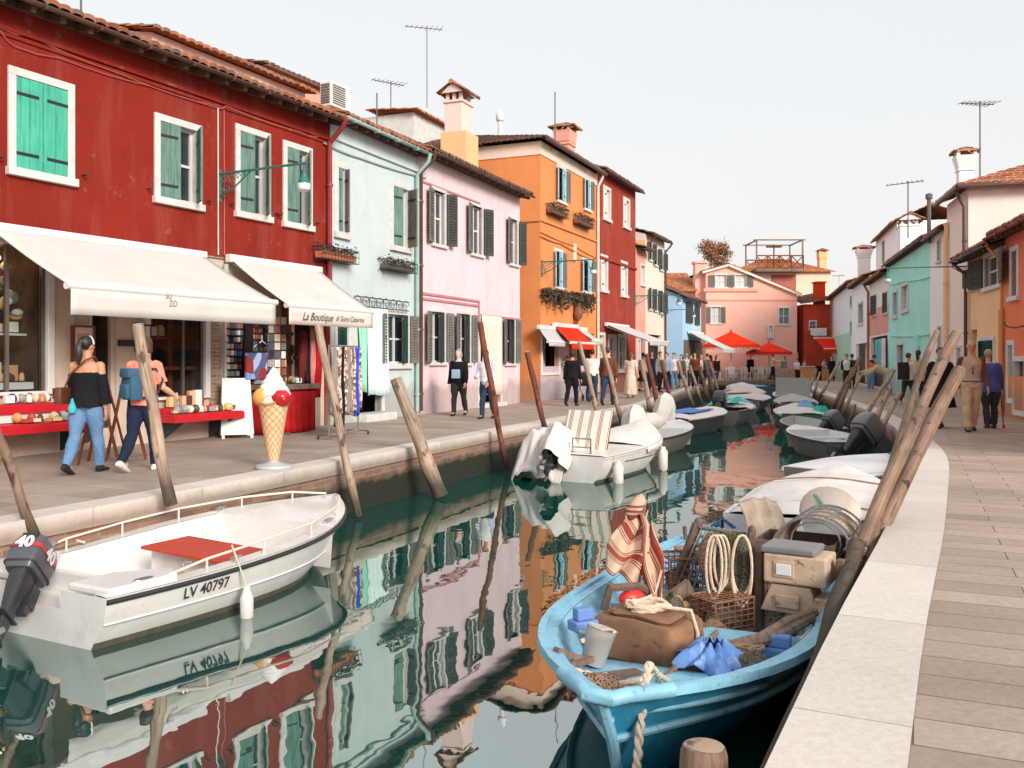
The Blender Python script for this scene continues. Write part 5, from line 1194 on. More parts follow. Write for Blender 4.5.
cloth('cloth_orange', hexc(206,140,108), .3, .5, 9); cloth('rope', hexc(214,192,168), .15, .6, 40); cloth('rope_dark', hexc(150,124,100), .2, .6, 40); cloth('rope_blue', hexc(60,120,170), .2, .6, 40)
stripes('cushion_stripes', [(0.,hexc(228,218,204)),(.36,hexc(150,110,78)),(.44,hexc(228,218,204)),(.5,hexc(110,84,64)),(.56,hexc(228,218,204)),(.62,hexc(150,110,78)),(.7,hexc(228,218,204))], 4.5)
stripes('towel_stripes', [(p_, hexc(206,174,146) if q_ else hexc(140,48,38)) for p_, q_ in ((0.,1),(.30,0),(.34,1),(.38,0),(.42,1),(.48,0),(.72,1),(.76,0),(.8,1),(.84,0),(.88,1))], 2.2, dirt=.45)

class Boat:
    def __init__(s, name, label, stern, head, L, B, fs, fb, hm, tr=.82, draft=.14, rake=.35, fine=2.3, ch=.80, inm=None, group='small boats moored along the canal', strake=.5, gw=.05, floor=.10, rub='black_rubber', rubr=.022, thw=(), deck=None, notch=0, flare=.06, outer_only=False, foot=None):
        s.L, s.B, s.fs, s.fb, s.tr, s.fine, s.rake, s.draft, s.ch, s.strake, s.flare = L, B, fs, fb, tr, fine, rake, draft, ch, strake, flare
        s.root = thing(name, label, 'boat', (stern[0], stern[1], WATER), -rad(head), group); s.M = WM[s.root.name]
        N = 22; mb = MB(); sts = [i/N for i in range(N)]+[.967, .98, .991, 1.0]
        mb.loft([s.section(t) for t in sts], 0, True, False, False)
        sec = s.section(0.)
        if notch:                       # transom cut down in the middle for the motor
            n = notch; z = fs-.14
            L_, R_ = sec[:4], sec[3:]
            mb.add([sec[0], sec[1], sec[2], sec[3], Vec((-n,0,fs)), Vec((-n,0,z)), Vec((n,0,z)), Vec((n,0,fs)), sec[4], sec[5], sec[6]], [(0,1,5,4),(1,2,5),(2,3,5),(3,6,5),(3,8,6),(8,9,6),(9,10,7,6)])
        else: mb.add(sec, [tuple(range(7))])
        if not outer_only:
            g = gw; rin = []
            for t in sts[:-1]:
                hb = max(s.hb(t)-g, .004); z = s.sheer(t); y = s.L*t if t > 0 else .03
                yy = min(y, L-g*1.3); fx = max(.003, min(hb*.9, s.side(min(t,.97), floor).x-g*.5)); yf = min(yy, s.side(min(t,.97), floor).y); rin.append([Vec((-hb,yy,z)), Vec((-fx,yf,floor)), Vec((fx,yf,floor)), Vec((hb,yy,z))])
            mb.loft(rin, 1, True, False, False); mb.add(rin[0], [(0,1,2,3)] if not notch else [], 1)
            ro = [s.section(t) for t in sts]
            cap = []
            for sd in (0, 1):
                A = [r[0 if sd == 0 else 6] for r in ro]; Bn = [r[0 if sd == 0 else 3] for r in rin]+[rin[-1][0].lerp(rin[-1][3], .5)]
                mb.loft([[a+Vec((0,0,.004)), b+Vec((0,0,.004))] for a, b in zip(A, Bn)], 1, True, False, False)
        s.hull = mb.build('hull', [hm, inm or hm], s.root, weld=True)
        if rub:
            P = [s.section(t)[0] for t in sts]+[s.section(t)[6] for t in reversed(sts[:-1])]
            mb = MB(); mb.tube([p+Vec((0,0,-.03)) for p in P], rubr, 6); mb.build('rub_rail', rub, s.root)
        if thw:
            for t in thw:
                mb = MB(); hb = s.hb(t)-.06; z = s.sheer(t)-.10; mb.box((0, L*t, z), (2*hb, .24, .03)); mb.build('thwart', inm or hm, s.root, bevel=.006)
        if deck is not None: s.deck(deck, inm or hm)
        if foot:
            mb = MB(); P = [s.at(t, .12) for t in sts]
            for sd in (-1, 1): mb.loft([[Vec((sd*(s.at(t, s.zw(t,.0))+.004), s.yw(t, 0), -.03)), Vec((sd*(s.at(t, .05)+.005), s.yw(t,.05), .06))] for t in sts], 0, True, False, False)
            mb.build('boot_top', foot, s.root)
    def hb(s, t):
        if t < .45: return s.B/2*(s.tr+(1-s.tr)*sin(t/.45*pi/2))
        return s.B/2*max(0., 1-((t-.45)/.55)**s.fine)
    def sheer(s, t): return s.fs+(s.fb-s.fs)*t*t
    def zw(s, t, z): return z
    def section(s, t):
        hb = max(s.hb(t), .006); z = s.sheer(t); k = t**4; y = lambda v: s.L*t-s.rake*(1-v)*k
        zm = z*s.strake; zc = -.03+k*.01; kz = -s.draft*(1-k*.35)
        bt = 1-k*.8
        fl = min(s.flare, hb*.45); m_ = (hb-fl*.35)*(1-k*.34); c_ = (hb-fl)*s.ch*bt
        return [Vec((-hb, y(1), z)), Vec((-m_, y(.6), zm)), Vec((-c_, y(.15), zc)), Vec((0, y(0), kz)), Vec((c_, y(.15), zc)), Vec((m_, y(.6), zm)), Vec((hb, y(1), z))]
    def yw(s, t, z): return s.side(t, z).y
    def at(s, t, z): return s.side(t, z).x
    def side(s, t, z):                  # point on the starboard side at height z
        c = s.section(t)[3:]
        for a, b in zip(c, c[1:]):
            if a.z <= z <= b.z: return a.lerp(b, (z-a.z)/(b.z-a.z+1e-9))
        return c[-1] if z > c[-1].z else c[0]
    def deck(s, t0, mat, camber=.05):
        mb = MB(); mb.grid(lambda i, j: Vec(((2*i-1)*(max(s.hb(lerp(t0,1,j)),.01)-.01), s.L*lerp(t0,.995,j), s.sheer(lerp(t0,1,j))+.008+camber*(1-(2*i-1)**2)*sin(pi*min(1,j*1.6)))), 8, 10)
        mb.add([Vec((-s.hb(t0)+.012, s.L*t0, s.sheer(t0)+.008)), Vec((s.hb(t0)-.012, s.L*t0, s.sheer(t0)+.008)), Vec((s.hb(t0)-.05, s.L*t0, .1)), Vec((-s.hb(t0)+.05, s.L*t0, .1))], [(0,1,2,3)])
        return mb.build('foredeck', mat, s.root)
    def cover(s, t0, t1, ridge, mat, drop=.12, name='cover', sag=.02, lump=.03, over=.03, seed=0):
        def f(i, j):
            x = 2*i-1; t = lerp(t0, t1, j); hb = max(s.hb(min(t,.985)), .08)+over; z = s.sheer(t)
            e = 1-abs(x)
            h = ridge*(1-abs(x)**1.7)*min(1, (1-abs(2*j-1))*5+.25) if e > .12 else -drop*(1-e/.12)
            p = Vec((x*hb if e > .12 else math.copysign(hb, x)*(1.0), s.L*t, z+.02+h))
            p.z += lump*mnoise.noise(Vec((p.x*2.2+seed, p.y*1.6, seed)))+.35*lump*mnoise.noise(Vec((p.x*7, p.y*6, seed))); return p
        mb = MB(); mb.grid(f, 30, 26); return mb.build(name, mat, s.root, solid=.006)
    def outboard(s, tilt=20, cowl='cowl_dark', x=0, k=1., yaw=0, wrapped=None, text=None, leg='cowl_dark'):
        piv = Vec((x, -.10, s.fs-.02)); T = Matrix.Translation(piv)@Matrix.Rotation(rad(yaw), 4, 'Z')@Matrix.Rotation(-rad(tilt), 4, 'X')@Matrix.Scale(k, 4)
        mb = MB(); rr = lambda w, l, z, y0=0, e=.30: [Vec((math.copysign(abs(cos(a))**e, cos(a))*w, y0+math.copysign(abs(sin(a))**e, sin(a))*l, z)) for a in [2*pi*q/20 for q in range(20)]]
        mb.loft([rr(.10,.17,.16,-.05,.6), rr(.095,.15,.0,-.06,.6), rr(.06,.11,-.25,-.07,.7), rr(.05,.10,-.42,-.08,.8), rr(.03,.08,-.62,-.10,.8)], 0)
        mb.box((0,-.14,-.36), (.16,.34,.015)); mb.tube([(0,.05,-.58),(0,-.1,-.58),(0,-.26,-.57)], [.01,.055,.045], 10); mb.loft([rr(.012,.07,-.60,-.02,1),rr(.008,.03,-.80,-.06,1)], 0)
        mb.box((0,.06,-.10), (.2,.10,.26)); mb.box((.09,.10,-.02),(.03,.16,.22)); mb.box((-.09,.10,-.02),(.03,.16,.22))
        mb.xform(T); o = mb.build('outboard_motor', leg, s.root)
        mb = MB(); mb.loft([rr(.135,.22,.14,-.02), rr(.155,.25,.20,-.02), rr(.16,.26,.32,-.01), rr(.15,.245,.46,.01), rr(.125,.21,.54,.02), rr(.07,.12,.565,.03)], 0)
        mb.loft([rr(.160,.257,.185,-.02), rr(.163,.262,.195,-.02), rr(.160,.257,.205,-.02)], 1, True, True, False)
        if text: 
            mb.loft([rr(.1625,.262,.36,-.006), rr(.158,.257,.41,.002)], 2, True, True, False); mb.box((0,-.21,.50), (.15,.04,.07), None, 1)
        mb.xform(T); c = mb.build('cowling', [cowl, 'black_rubber', 'red_stripe'], o)
        if text:
            for sx, xd in ((.1655,(0,1,0)),(-.1655,(0,-1,0))):
                R = T.to_3x3(); text_obj(text, .15, T@Vec((sx, -.0, .39)), R@Vec(xd), R@Vec((0,0,1)), 'white_plain', o, depth=.004, world=False, off=.006)
            R = T.to_3x3(); text_obj(text, .13, T@Vec((0, -.268, .40)), R@Vec((1,0,0)), R@Vec((0,0,1)), 'white_plain', o, depth=.004, world=False, off=.006)
        mb = MB()
        for q in range(3):
            a = q*2.094; mb.add([Vec((cos(a)*.03,-.25,-.57+sin(a)*.03)), Vec((cos(a-.5)*.12,-.27,-.57+sin(a-.5)*.12)), Vec((cos(a)*.15,-.25,-.57+sin(a)*.15)), Vec((cos(a+.5)*.12,-.23,-.57+sin(a+.5)*.12))], [(0,1,2,3)])
        mb.xform(T); mb.build('propeller', 'steel', o, solid=.008)
        if wrapped:
            mb = MB(); mb.grid(lambda i, j: T@(lambda a, z: Vec((cos(a)*(.25+.06*sin(a*3+z*5)+.04*sin(a*7))*(.5+.5*min(1,(1-z)*5)) , sin(a)*(.36+.04*sin(a*4+2))*(.62+.38*min(1,(1-z)*5))-.02, lerp(-.32, .70, z))))(i*2*pi, j), 34, 16); mb.add([T@Vec((cos(k*pi/8)*.12, sin(k*pi/8)*.2-.02, .70)) for k in range(16)], [tuple(range(16))]); mb.build('motor_cover', wrapped, o)
        return o
    def W(s, p): return s.M@Vec(p)
def fender(p, r, L, label, lean=(0,0), mat='cover_white', rope_to=None):
    h = thing('fender', label, 'fender', p, 0, 'fenders hanging over boat sides'); mb = MB()
    mb.lathe([(0,0),(r*.5,.01),(r*.62,.05),(r,.09),(r,L-.1),(r*.6,L-.05),(r*.5,L-.01),(0,L)], (0,0,-L), 12); mb.build('buoy', mat, h)
    if rope_to is not None:
        mb = MB(); mb.tube([Vec((0,0,-.02)), Vec(rope_to)-Vec(p)], .008, 5); mb.build('rope', 'rope', h)
    return h
def rope_path(pts, r=.011, sag=.0, n=8):
    P = [Vec(p) for p in pts]; o = []
    for a, b in zip(P, P[1:]):
        for i in range(n): t_ = i/n; o.append(a.lerp(b, t_)+Vec((0,0,-sag*4*t_*(1-t_))))
    return o+[P[-1]]
def rope(pts, label, r=.011, sag=0., mat='rope', name='rope'):
    mb = MB(); mb.tube(rope_path(pts, r, sag), r, 6); return tag(mb.build(name, mat), label, 'rope')

# ---- white motor boat in the foreground
b = Boat('motor_boat', 'white open motor boat with red seat lid and tilted grey outboard in the foreground', (-3.66, 6.88), 28, 3.62, 1.95, .40, .62, 'white_gel', tr=.86, rake=.5, fine=2.6, gw=.17, floor=.08, strake=.5, rubr=.021, notch=.32, flare=.10, foot='waterline_grime', ch=.86)
wb_ = b
b.deck(.70, 'white_gel', .04)
for sx in (-1, 1):                       # stern quarter lockers
    mb = MB()
    x0, x1 = .36*sx, sx*(b.hb(.06)-.03)
    mb.prism([(x0,.03,b.fs-.01),(x1,.03,b.fs-.01),(sx*(b.hb(.18)-.03),.60,b.fs+.0),(sx*(b.hb(.18)-.24),.72,b.fs+.0),(x0,.42,b.fs-.01)], (0,0,.065))
    mb.build('quarter_deck', 'white_gel', b.root, bevel=.02)
mb = MB(); mb.box((.16, 1.55, .40), (1.02, .56, .03), Matrix.Rotation(rad(2),3,'Y')); mb.build('seat_lid', 'red_panel', b.root, bevel=.008)
mb = MB(); mb.box((.16, 1.62, .225), (1.1, .4, .31)); mb.build('seat_box', 'white_gel', b.root, bevel=.01)
mb = MB(); mb.box((0,.44,.25), (.9,.05,.3)); mb.box((-.35,.55,.17),(.5,.5,.16)); mb.build('motor_well', 'white_gel', b.root, bevel=.02)
mb = MB(); mb.grid(lambda i, j: Vec((lerp(-.25,.55,i), lerp(1.0,1.5,j), .1+.14*sin(pi*j)*sin(pi*i)**.5+.05*mnoise.noise(Vec((i*6,j*5,1)))+.03*mnoise.noise(Vec((i*17,j*15,2))))), 30, 16); tag(mb.build('blanket', 'cloth_orange', None), 'crumpled orange cloth stowed under the red seat lid', 'cloth'); o = bpy.data.objects['blanket']; o.matrix_world = b.M
for sx in (-1, 1):
    mb = MB(); ts = [.10,.25,.42,.6,.78,.9,.97]; hz = [.02,.10,.12,.12,.11,.09,.03]
    P = [Vec((sx*(b.hb(t)-.07), b.L*t, b.sheer(t)+q)) for t, q in zip(ts, hz)]
    mb.tube(rope_path(P, n=4), .011, 8)
    for t, q in list(zip(ts, hz))[1:-1]: mb.tube([Vec((sx*(b.hb(t)-.07), b.L*t, b.sheer(t)+.0)), Vec((sx*(b.hb(t)-.07), b.L*t, b.sheer(t)+q))], .010, 6)
    mb.build('guard_rail', 'cover_cream', b.root)
for sx, t in ((1,.2),(1,.34),(-1,.2),(1,.72),(-1,.72)):
    mb = MB(); x, y, z = sx*(b.hb(t)-.10), b.L*t, b.sheer(t)+(.07 if t < .22 else .01); mb.tube([(x,y-.06,z+.03),(x,y,z+.04),(x,y+.06,z+.03)], .010, 6); mb.tube([(x,y-.02,z),(x,y-.02,z+.04)], .008, 6); mb.tube([(x,y+.02,z),(x,y+.02,z+.04)], .008, 6); mb.build('cleat', 'steel', b.root)
mb = MB(); a_ = b.side(.70,.3); mb.tube([(-b.hb(.66)+.19+.004*k, b.L*.66+.07*cos(k*pi/8), .37+.07*sin(k*pi/8)) for k in range(17)], .012, 6); mb.build('porthole', 'cover_cream', b.root)
mb = MB(); mb.lathe([(.0,.012),(.055,.012),(.06,.0)], Vec((b.hb(.10)-.10, b.L*.10, b.fs+.052)), 12, 0, None, True, .7, 1.6); mb.build('filler_cap', 'steel', b.root)
# strake line and number along the side
mb = MB(); mb.tube([b.section(t)[5]+Vec((.004,0,0)) for t in [i/20 for i in range(21)]], .009, 5); mb.tube([b.section(t)[1]+Vec((-.004,0,0)) for t in [i/20 for i in range(21)]], .009, 5); mb.build('strake', 'white_gel', b.root)
p0, p1 = b.side(.12,.24), b.side(.40,.26); up_ = (b.side(.26,.34)-b.side(.26,.22))
c_ = b.side(.235,.30); text_obj('LV 40797', .125, c_+Vec((.012,0,0)), p1-p0, up_, 'number_ink', b.root, depth=.006, world=False, sx=.92, off=.002)
b.outboard(44, 'cowl_grey', text='40', k=.75, yaw=30, leg='cowl_dark')
q = b.W(b.section(.32)[6]); q = q+Vec((.08,-.03,-.16)); fender(q, .055, .36, 'pale weathered fender hanging on the side of the white motor boat', rope_to=b.W((b.hb(.32)-.07, b.L*.32, b.sheer(.32)+.16)))
rope([b.W((-b.hb(.3)+.1, b.L*.3, b.sheer(.3)+.03)), VP(57, 520, 8.2), VP(68, 508, 8.4)], 'pale mooring line from the white motor boat to the quay', .012, .05)

# ---- blue fishing boat
bow = Vec((.40, 4.05)); st = Vec((2.42, 8.7)); hd = math.degrees(math.atan2((bow-st).x, (bow-st).y)); Lb = (bow-st).length
B2 = Boat('fishing_boat', 'weathered blue wooden fishing boat moored against the right kerb', st, hd, Lb, 1.70, .42, .60, 'hull_blue', tr=.72, draft=.2, rake=.42, fine=3.5, ch=.78, inm='blue_pale', strake=.62, gw=.085, floor=.12, rub=None, flare=.14)
def BB(x, y, z): return B2.W((x, y, z))      # x to starboard (left in the picture), y from stern to bow
sts = [i/24 for i in range(25)]
mb = MB()
for sd in (0, 6): 
    mb.loft([[B2.section(t)[sd]+Vec(((-1 if sd == 0 else 1)*o_, 0, z_)) for o_, z_ in ((-.01,.025),(.035,.025),(.04,-.02),(.0,-.03))] for t in sts], 0, False, True, True)
mb.build('gunwale', 'blue_pale', B2.root)
mb = MB()
for sd in (1, 5): mb.tube([B2.section(t)[sd]+Vec(((-1 if sd == 1 else 1)*.01, 0, -.02)) for t in sts], .02, 6)
mb.build('rubbing_strake', 'blue_pale', B2.root)
mb = MB(); mb.tube([Vec((0,p.y+.012,p.z)) for p in B2.section(1.)[3:]], .03, 8); mb.build('stem_post', 'blue_pale', B2.root)
mb = MB(); mb.tube([B2.section(t)[0]+Vec((-.03,.02,.015)) for t in (.95,.97,.985)]+[Vec((-.06,Lb+.02,.61)), Vec((.06,Lb+.02,.61))]+[B2.section(t)[6]+Vec((.03,.02,.015)) for t in (.985,.97,.95)], .036, 10); mb.build('bow_fender', 'blue_pale', B2.root)
mb = MB(); mb.grid(lambda i, j: Vec(((2*i-1)*(max(B2.hb(lerp(.80,1,j)),.02)-.06), Lb*lerp(.80,.985,j), B2.sheer(lerp(.8,1,j))-.12)), 6, 8); mb.build('foredeck', 'blue_pale', B2.root, solid=.02)
for t in (.42,.62):
    mb = MB(); mb.box((0, Lb*t, .36), (2*B2.hb(t)-.12, .22, .035)); mb.build('thwart', 'blue_pale', B2.root, bevel=.006)
for t in [.2+.065*k for k in range(10)]:
    for sx in (-1,1): mb = MB(); mb.box((sx*(B2.at(t,.24)-.075), B2.side(t,.24).y, .27), (.03,.04,.18)); mb.build('rib', 'blue_pale', B2.root)
# gear in the blue boat
paint('tank_brown', hexc(138,100,72), .7, .3, 3, dirt=.7, dirtc=hexc(80,52,34), dsc=4, bump=.3, bsc=14, chips=.7, chipc=hexc(70,44,30), csc=9); paint('plastic_clear', hexc(226,220,214), .2, .08); MAT('plastic_clear').node_tree.nodes['Principled BSDF'].inputs['Transmission Weight'].default_value = .55; paint('plastic_blue', hexc(96,134,190), .4, .25, 9, bump=.3); paint('block_blue', hexc(104,136,194), .75, .2, dirt=.5, chips=.7, chipc=hexc(150,160,180))
paint('metal_beige', hexc(200,172,146), .5, .15, 4, dirt=.7, dirtc=hexc(120,70,44), dsc=5, bump=.2, chips=.8, chipc=hexc(110,58,36), csc=12); paint('metal_lid', hexc(126,122,120), .45, .15, dirt=.4)
def netmat(name, c, sc=70):
    t = NT(name); d = t.n('ShaderNodeTexVoronoi', feature='DISTANCE_TO_EDGE'); d.inputs['Scale'].default_value = sc; t.l(t.co(scale=(1,1,.7)), d.inputs['Vector'])
    e = t.ramp(d.outputs['Distance'], [(.08, scl(c, 1.5)), (.22, scl(c, .22))]); t.set(Base_Color=t.mix(t.ramp(t.noise(t.co(), 6, 4), [(.4, 0.), (.7, .6)]), e, scl(c, .4)), Roughness=.95, Specular_IOR_Level=.1); t.bump(d.outputs['Distance'], -.8, .02)
netmat('net_dark', hexc(98,92,80)); netmat('net_brown', hexc(134,106,86)); paint('buoy_red', hexc(206,50,40), .4, .1); paint('frame_wood', hexc(104,82,70), .8, .3, 8, dirt=.4, bump=.4)
AX = rad(-hd)
o = thing('tank', 'rusty brown fuel tank with a raised lid in the blue fishing boat', 'tank', GP(648, 655, -.43), rad(-38))
def rbox(mb, c, sz, e=.22, n=24, z=None, mi=0, taper=.96):
    rr = lambda k, zz: [Vec((c[0]+math.copysign(abs(cos(a))**e, cos(a))*sz[0]/2*k, c[1]+math.copysign(abs(sin(a))**e, sin(a))*sz[1]/2*k, c[2]+zz)) for a in [2*pi*q/n for q in range(n)]]
    h_ = sz[2]; mb.loft([rr(.93,0), rr(1,.02), rr(1*taper,h_*.86), rr(.94*taper,h_*.97), rr(.86*taper,h_)], mi)
mb = MB(); rbox(mb, (0,0,0), (.60,.42,.25), .22, 40); rbox(mb, (0,0,.249), (.44,.28,.03), .22, 40); mb.v = [tuple(Vec(p)+mnoise.noise_vector(Vec(p)*7)*.022) for p in mb.v]; mb.build('body', 'tank_brown', o)
mb = MB(); mb.lathe([(.04,0),(.045,.03),(.0,.032)], (-.12,.05,.276), 12); mb.build('cap', 'black_rubber', o)
tp = WM[o.name]@Vec((.0,.0,.285))
pts = []
for k in range(60):
    a = k*.62; pts.append(tp+Vec((.12*cos(a)*(1+.15*sin(k)), .09*sin(a), .012*(k/20)+.012*sin(k*1.7))))
pts += [tp+Vec((.24,-.12,.02)), tp+Vec((.27,-.16,-.1)), tp+Vec((.27,-.17,-.28))]
mb = MB(); mb.tube(pts, .011, 6); tag(mb.build('rope_coil', 'rope'), 'pale rope coiled on top of the brown tank', 'rope')
def drape(center, h, rtop, rbot, label, mat, hem=.25, folds=5, arc_=(0, 2*pi), name='towel', seed=1, uvs=(1,1), squash=(1,1), rz=0.):
    c = Vec(center); mb = MB(); Rz = rot_z(rz)
    def f(i, j):
        a = lerp(arc_[0], arc_[1], i); k = j**.75; r = lerp(rtop, rbot, k)*(1+.22*sin(folds*a+seed)*k+.1*sin(folds*2.3*a+seed*2)*k)
        hh = h*(1-hem*.5*(1+sin(a*1.5+seed)))
        return c+Rz@Vec((r*cos(a)*squash[0], r*sin(a)*squash[1], -hh*j+.02*sin(9*a+4*j)))
    mb.grid(f, 48, 18, 0, True, uvs); return tag(mb.build(name, mat, None, solid=.006), label, 'towel' if name == 'towel' else 'tarp')
pt_ = VP(637, 503, 6.3)
mb = MB(); mb.tube([GP(660, 622, -.5), pt_+Vec((.0,0,.06))], .022, 6); tag(mb.build('post', 'frame_wood'), 'wooden post standing in the blue boat under the striped towel', 'post')
mb = MB(); Tq = lambda px, py, dy=0: VP(px, py, 6.25+dy)
for (a_, b_, c_, d_, fl, un) in ((Tq(626,514),Tq(650,512),Tq(643,590,-.12),Tq(602,566,-.16),.05,1),(Tq(638,511,-.03),Tq(654,522,-.02),Tq(668,604,-.2),Tq(650,614,-.26),.045,0),(Tq(625,515,.02),Tq(640,514,.1),Tq(662,585,.15),Tq(630,580,.1),.04,1)):
    mb.grid(lambda i, j: a_.lerp(b_, i).lerp(d_.lerp(c_, i), j)+Vec((.02*sin(j*8+i*4), fl*sin(i*11+j*3)*(.25+j), fl*.5*sin(i*7+j*4)-.05*sin(pi*i)*(1-j))), 26, 22)
    if un: mb.uv[-27*23:] = [(v_*1.1, u_) for u_, v_ in mb.uv[-27*23:]]
    else: mb.uv[-27*23:] = [(u_*.55+.25, v_) for u_, v_ in mb.uv[-27*23:]]
tag(mb.build('towel', 'towel_stripes', None, solid=.008), 'cream and red striped towel draped over a post in the blue boat', 'towel')
mb = MB(); mb.ell(VP(636, 507, 6.26), (.05,.045,.10), Matrix.Rotation(.5,3,'Y'), 16, 12); mb.v = [tuple(Vec(p)+.03*mnoise.noise_vector(Vec(p)*16)) for p in mb.v]; mb.uv = [(p[2]*1.1, 0) for p in mb.v]; mb.hasuv = True; tag(mb.build('knotted_cloth', 'towel_stripes'), 'knotted striped cloth end at the top of the towel post', 'cloth')
o = thing('buoy', 'small red float hanging beside the striped towel', 'buoy', VP(632, 598, 6.0)); mb = MB(); mb.ell((0,0,0), (.10,.06,.06), rot_z(.4)); mb.build('float', 'buoy_red', o); mb = MB(); mb.tube([(.09,0,0),(.16,.02,.03),(.2,.02,.18)], .008, 5); mb.build('cord', 'rope', o)
mb = MB(); mb.tube([VP(604, 610, 5.9), VP(610, 588, 5.9), VP(640,586,6.05), VP(662, 600, 6.1)], .03, 6); mb.tube([VP(604,616,5.9), VP(604,640,5.9)], .03, 6); tag(mb.build('oar_rest', 'frame_wood'), 'low wooden oar rest on the left gunwale of the blue boat', 'oar rest')
# winch frame with nets
o = thing('net_rack', 'dark wooden rack hung with nets in the blue fishing boat', 'net rack', VP(710, 640, 6.6))
Yr = 6.75; A0, A1, C0, C1 = VP(664,622,Yr), VP(698,524,Yr+.15), VP(752,642,Yr-.35), VP(752,532,Yr-.2)
for p, q in ((A0,A1),(C0,C1)):
    mb = MB(); mb.bar(p, q, .045, .085); mb.ell(q, (.03,.045,.05)); mb.build('upright', 'frame_wood', o, True, bevel=.006)
mb = MB()
for k in range(9):
    t_ = lerp(.28,.97,k/8); mb.tube([A0.lerp(A1,t_), C0.lerp(C1,t_)], .012 if k % 2 else .018, 6)
for k in range(5): t_ = lerp(.1,.5,k/4); mb.tube([A0.lerp(C0,t_)+Vec((0,0,.2)), A1.lerp(C1,t_)], .008, 5)
mb.build('rungs', 'metal_lid', o, True)
mb = MB()
for k in range(22): t_ = lerp(.05,.52,k/21); mb.tube([A0.lerp(C0,t_)+Vec((0,-.05,.0)), A0.lerp(C0,t_)+Vec((0,-.05,.24))], .007, 4)
for z in (.0,.12,.24): mb.tube([A0+Vec((0,-.05,z)), A0.lerp(C0,.55)+Vec((0,-.05,z))], .009, 5)
mb.build('rake_basket', 'rust', o, True)
mb = MB(); mb.quad(A0.lerp(C0,.36)+Vec((0,.02,.02)), A0.lerp(C0,.52)+Vec((0,.02,.02)), A0.lerp(C0,.52)+Vec((0,.02,.22)), A0.lerp(C0,.36)+Vec((0,.02,.22))); mb.build('float_panel', 'buoy_red', o, True)
for k, (pt0, pb, r, m_) in enumerate(((VP(716,534,Yr-.25), VP(712,585,Yr-.25), .10, 'net_brown'), (VP(735,533,Yr-.32), VP(735,640,Yr-.32), .115, 'net_dark'))):
    mb = MB(); n = 14
    mb.grid(lambda i, j: pt0.lerp(pb, j)+Vec((r*(.55+.6*sin(pi*min(1,j*1.05+.08)))*cos(i*2*pi)*(1+.12*sin(i*25)), r*.6*sin(i*2*pi), 0)), 40, n)
    tag(mb.build('net', m_), ['brown fishing net bundled over the rack rungs','long dark fishing net hanging down the rack front'][k], 'net', None)
for k, (x, w_, d_) in enumerate(((722, 8, 52), (742, 10, 60))):
    mb = MB(); Y_ = Yr-.48
    for q in range(3):
        P = [VP(x+w_*cos(a)*(1+.2*q)-(8*q if k == 0 else 2*q), 532+(d_+8*q)*(1-(1+cos(a*1))/2)+0, Y_-.01*q) for a in [2*pi*j/20 for j in range(21)]]
        P = [VP(x-4*q*(1-k)+w_*sin(2*pi*j/20), 535+(d_+6*q)*(1-cos(2*pi*j/20))/2, Y_-.015*q) for j in range(21)]
        mb.tube(P, .009, 5)
    tag(mb.build('rope_loop', 'rope'), ['pale rope loops hanging left on the net rack','pale rope loops hanging right on the net rack'][k], 'rope')
mb = MB(); mb.bar(VP(652,612,6.3), VP(690,585,6.4), .05, .09); mb.bar(VP(652,618,6.3), VP(640,632,6.25), .05,.06); tag(mb.build('wooden_arm', 'wood_grey'), 'grey wooden arm bracing the net rack to the left', 'timber')
# engine housing
o = thing('winch_engine', 'beige rusty winch engine housing beside the right gunwale', 'winch engine', VP(800, 610, 6.2), rad(-32))
WMo = WM[o.name]; Z0 = WMo.translation.z
mb = MB(); mb.box((0,0,.30), (.42,.30,.20)); mb.build('housing', 'metal_beige', o, bevel=.015)
mb = MB(); mb.box((-.05,0,.425), (.36,.31,.045)); mb.build('lid', 'metal_lid', o, bevel=.012)
mb = MB(); mb.box((-.07,-.153,.30), (.14,.012,.11)); mb.box((-.07,-.162,.30), (.10,.012,.075), None, 1); mb.build('panel', ['metal_beige','white_plain'], o, bevel=.004)
mb = MB(); mb.prism([(-.24,-.13,.0),(.16,-.13,.0),(.10,-.13,.19),(-.16,-.13,.19)], (0,.24,0)); mb.box((-.05,-.14,.08), (.16,.02,.09)); mb.box((.18,-.02,-.02),(.10,.24,.30)); mb.tube([(.05,-.15,.02),(.05,-.15,-.16)], .02, 8); mb.build('mount', 'metal_beige', o, bevel=.008)
for x in (-.28,.27):
    mb = MB(); mb.box((x,.0,.02), (.05,.08,.72)); mb.build('post', 'frame_wood', o, bevel=.005)
o = thing('fish_trap', 'hooped fish trap covered in beige netting by the right kerb', 'fish trap', VP(818, 560, 7.2), rad(-30))
mb = MB(); R_ = .32; mb.grid(lambda i, j: Vec((R_*cos(pi*i)*(1-.12*j), lerp(-.06,.45,j), .02+R_*sin(pi*i)*1.05*(1+.05*sin(9*i)))), 20, 10); mb.build('netting', 'net_cream', o); netmat('net_cream', hexc(190,164,140), 55)
mb = MB()
for y in (-.22,-.08,.12,.3,.46): mb.tube([(R_*1.04*cos(pi*k/16), y, .02+R_*1.1*sin(pi*k/16)) for k in range(17)], .010, 5)
for k in range(6): a = pi*k/5; mb.tube([(R_*1.04*cos(a),-.22,.02+R_*1.1*sin(a)),(R_*1.04*cos(a),.46,.02+R_*1.1*sin(a))], .008, 5)
mb.tube([(R_*.6*cos(2*pi*k/16), -.1, .16+R_*.5*sin(2*pi*k/16)) for k in range(17)], .008, 5); mb.build('hoops', 'metal_lid', o)
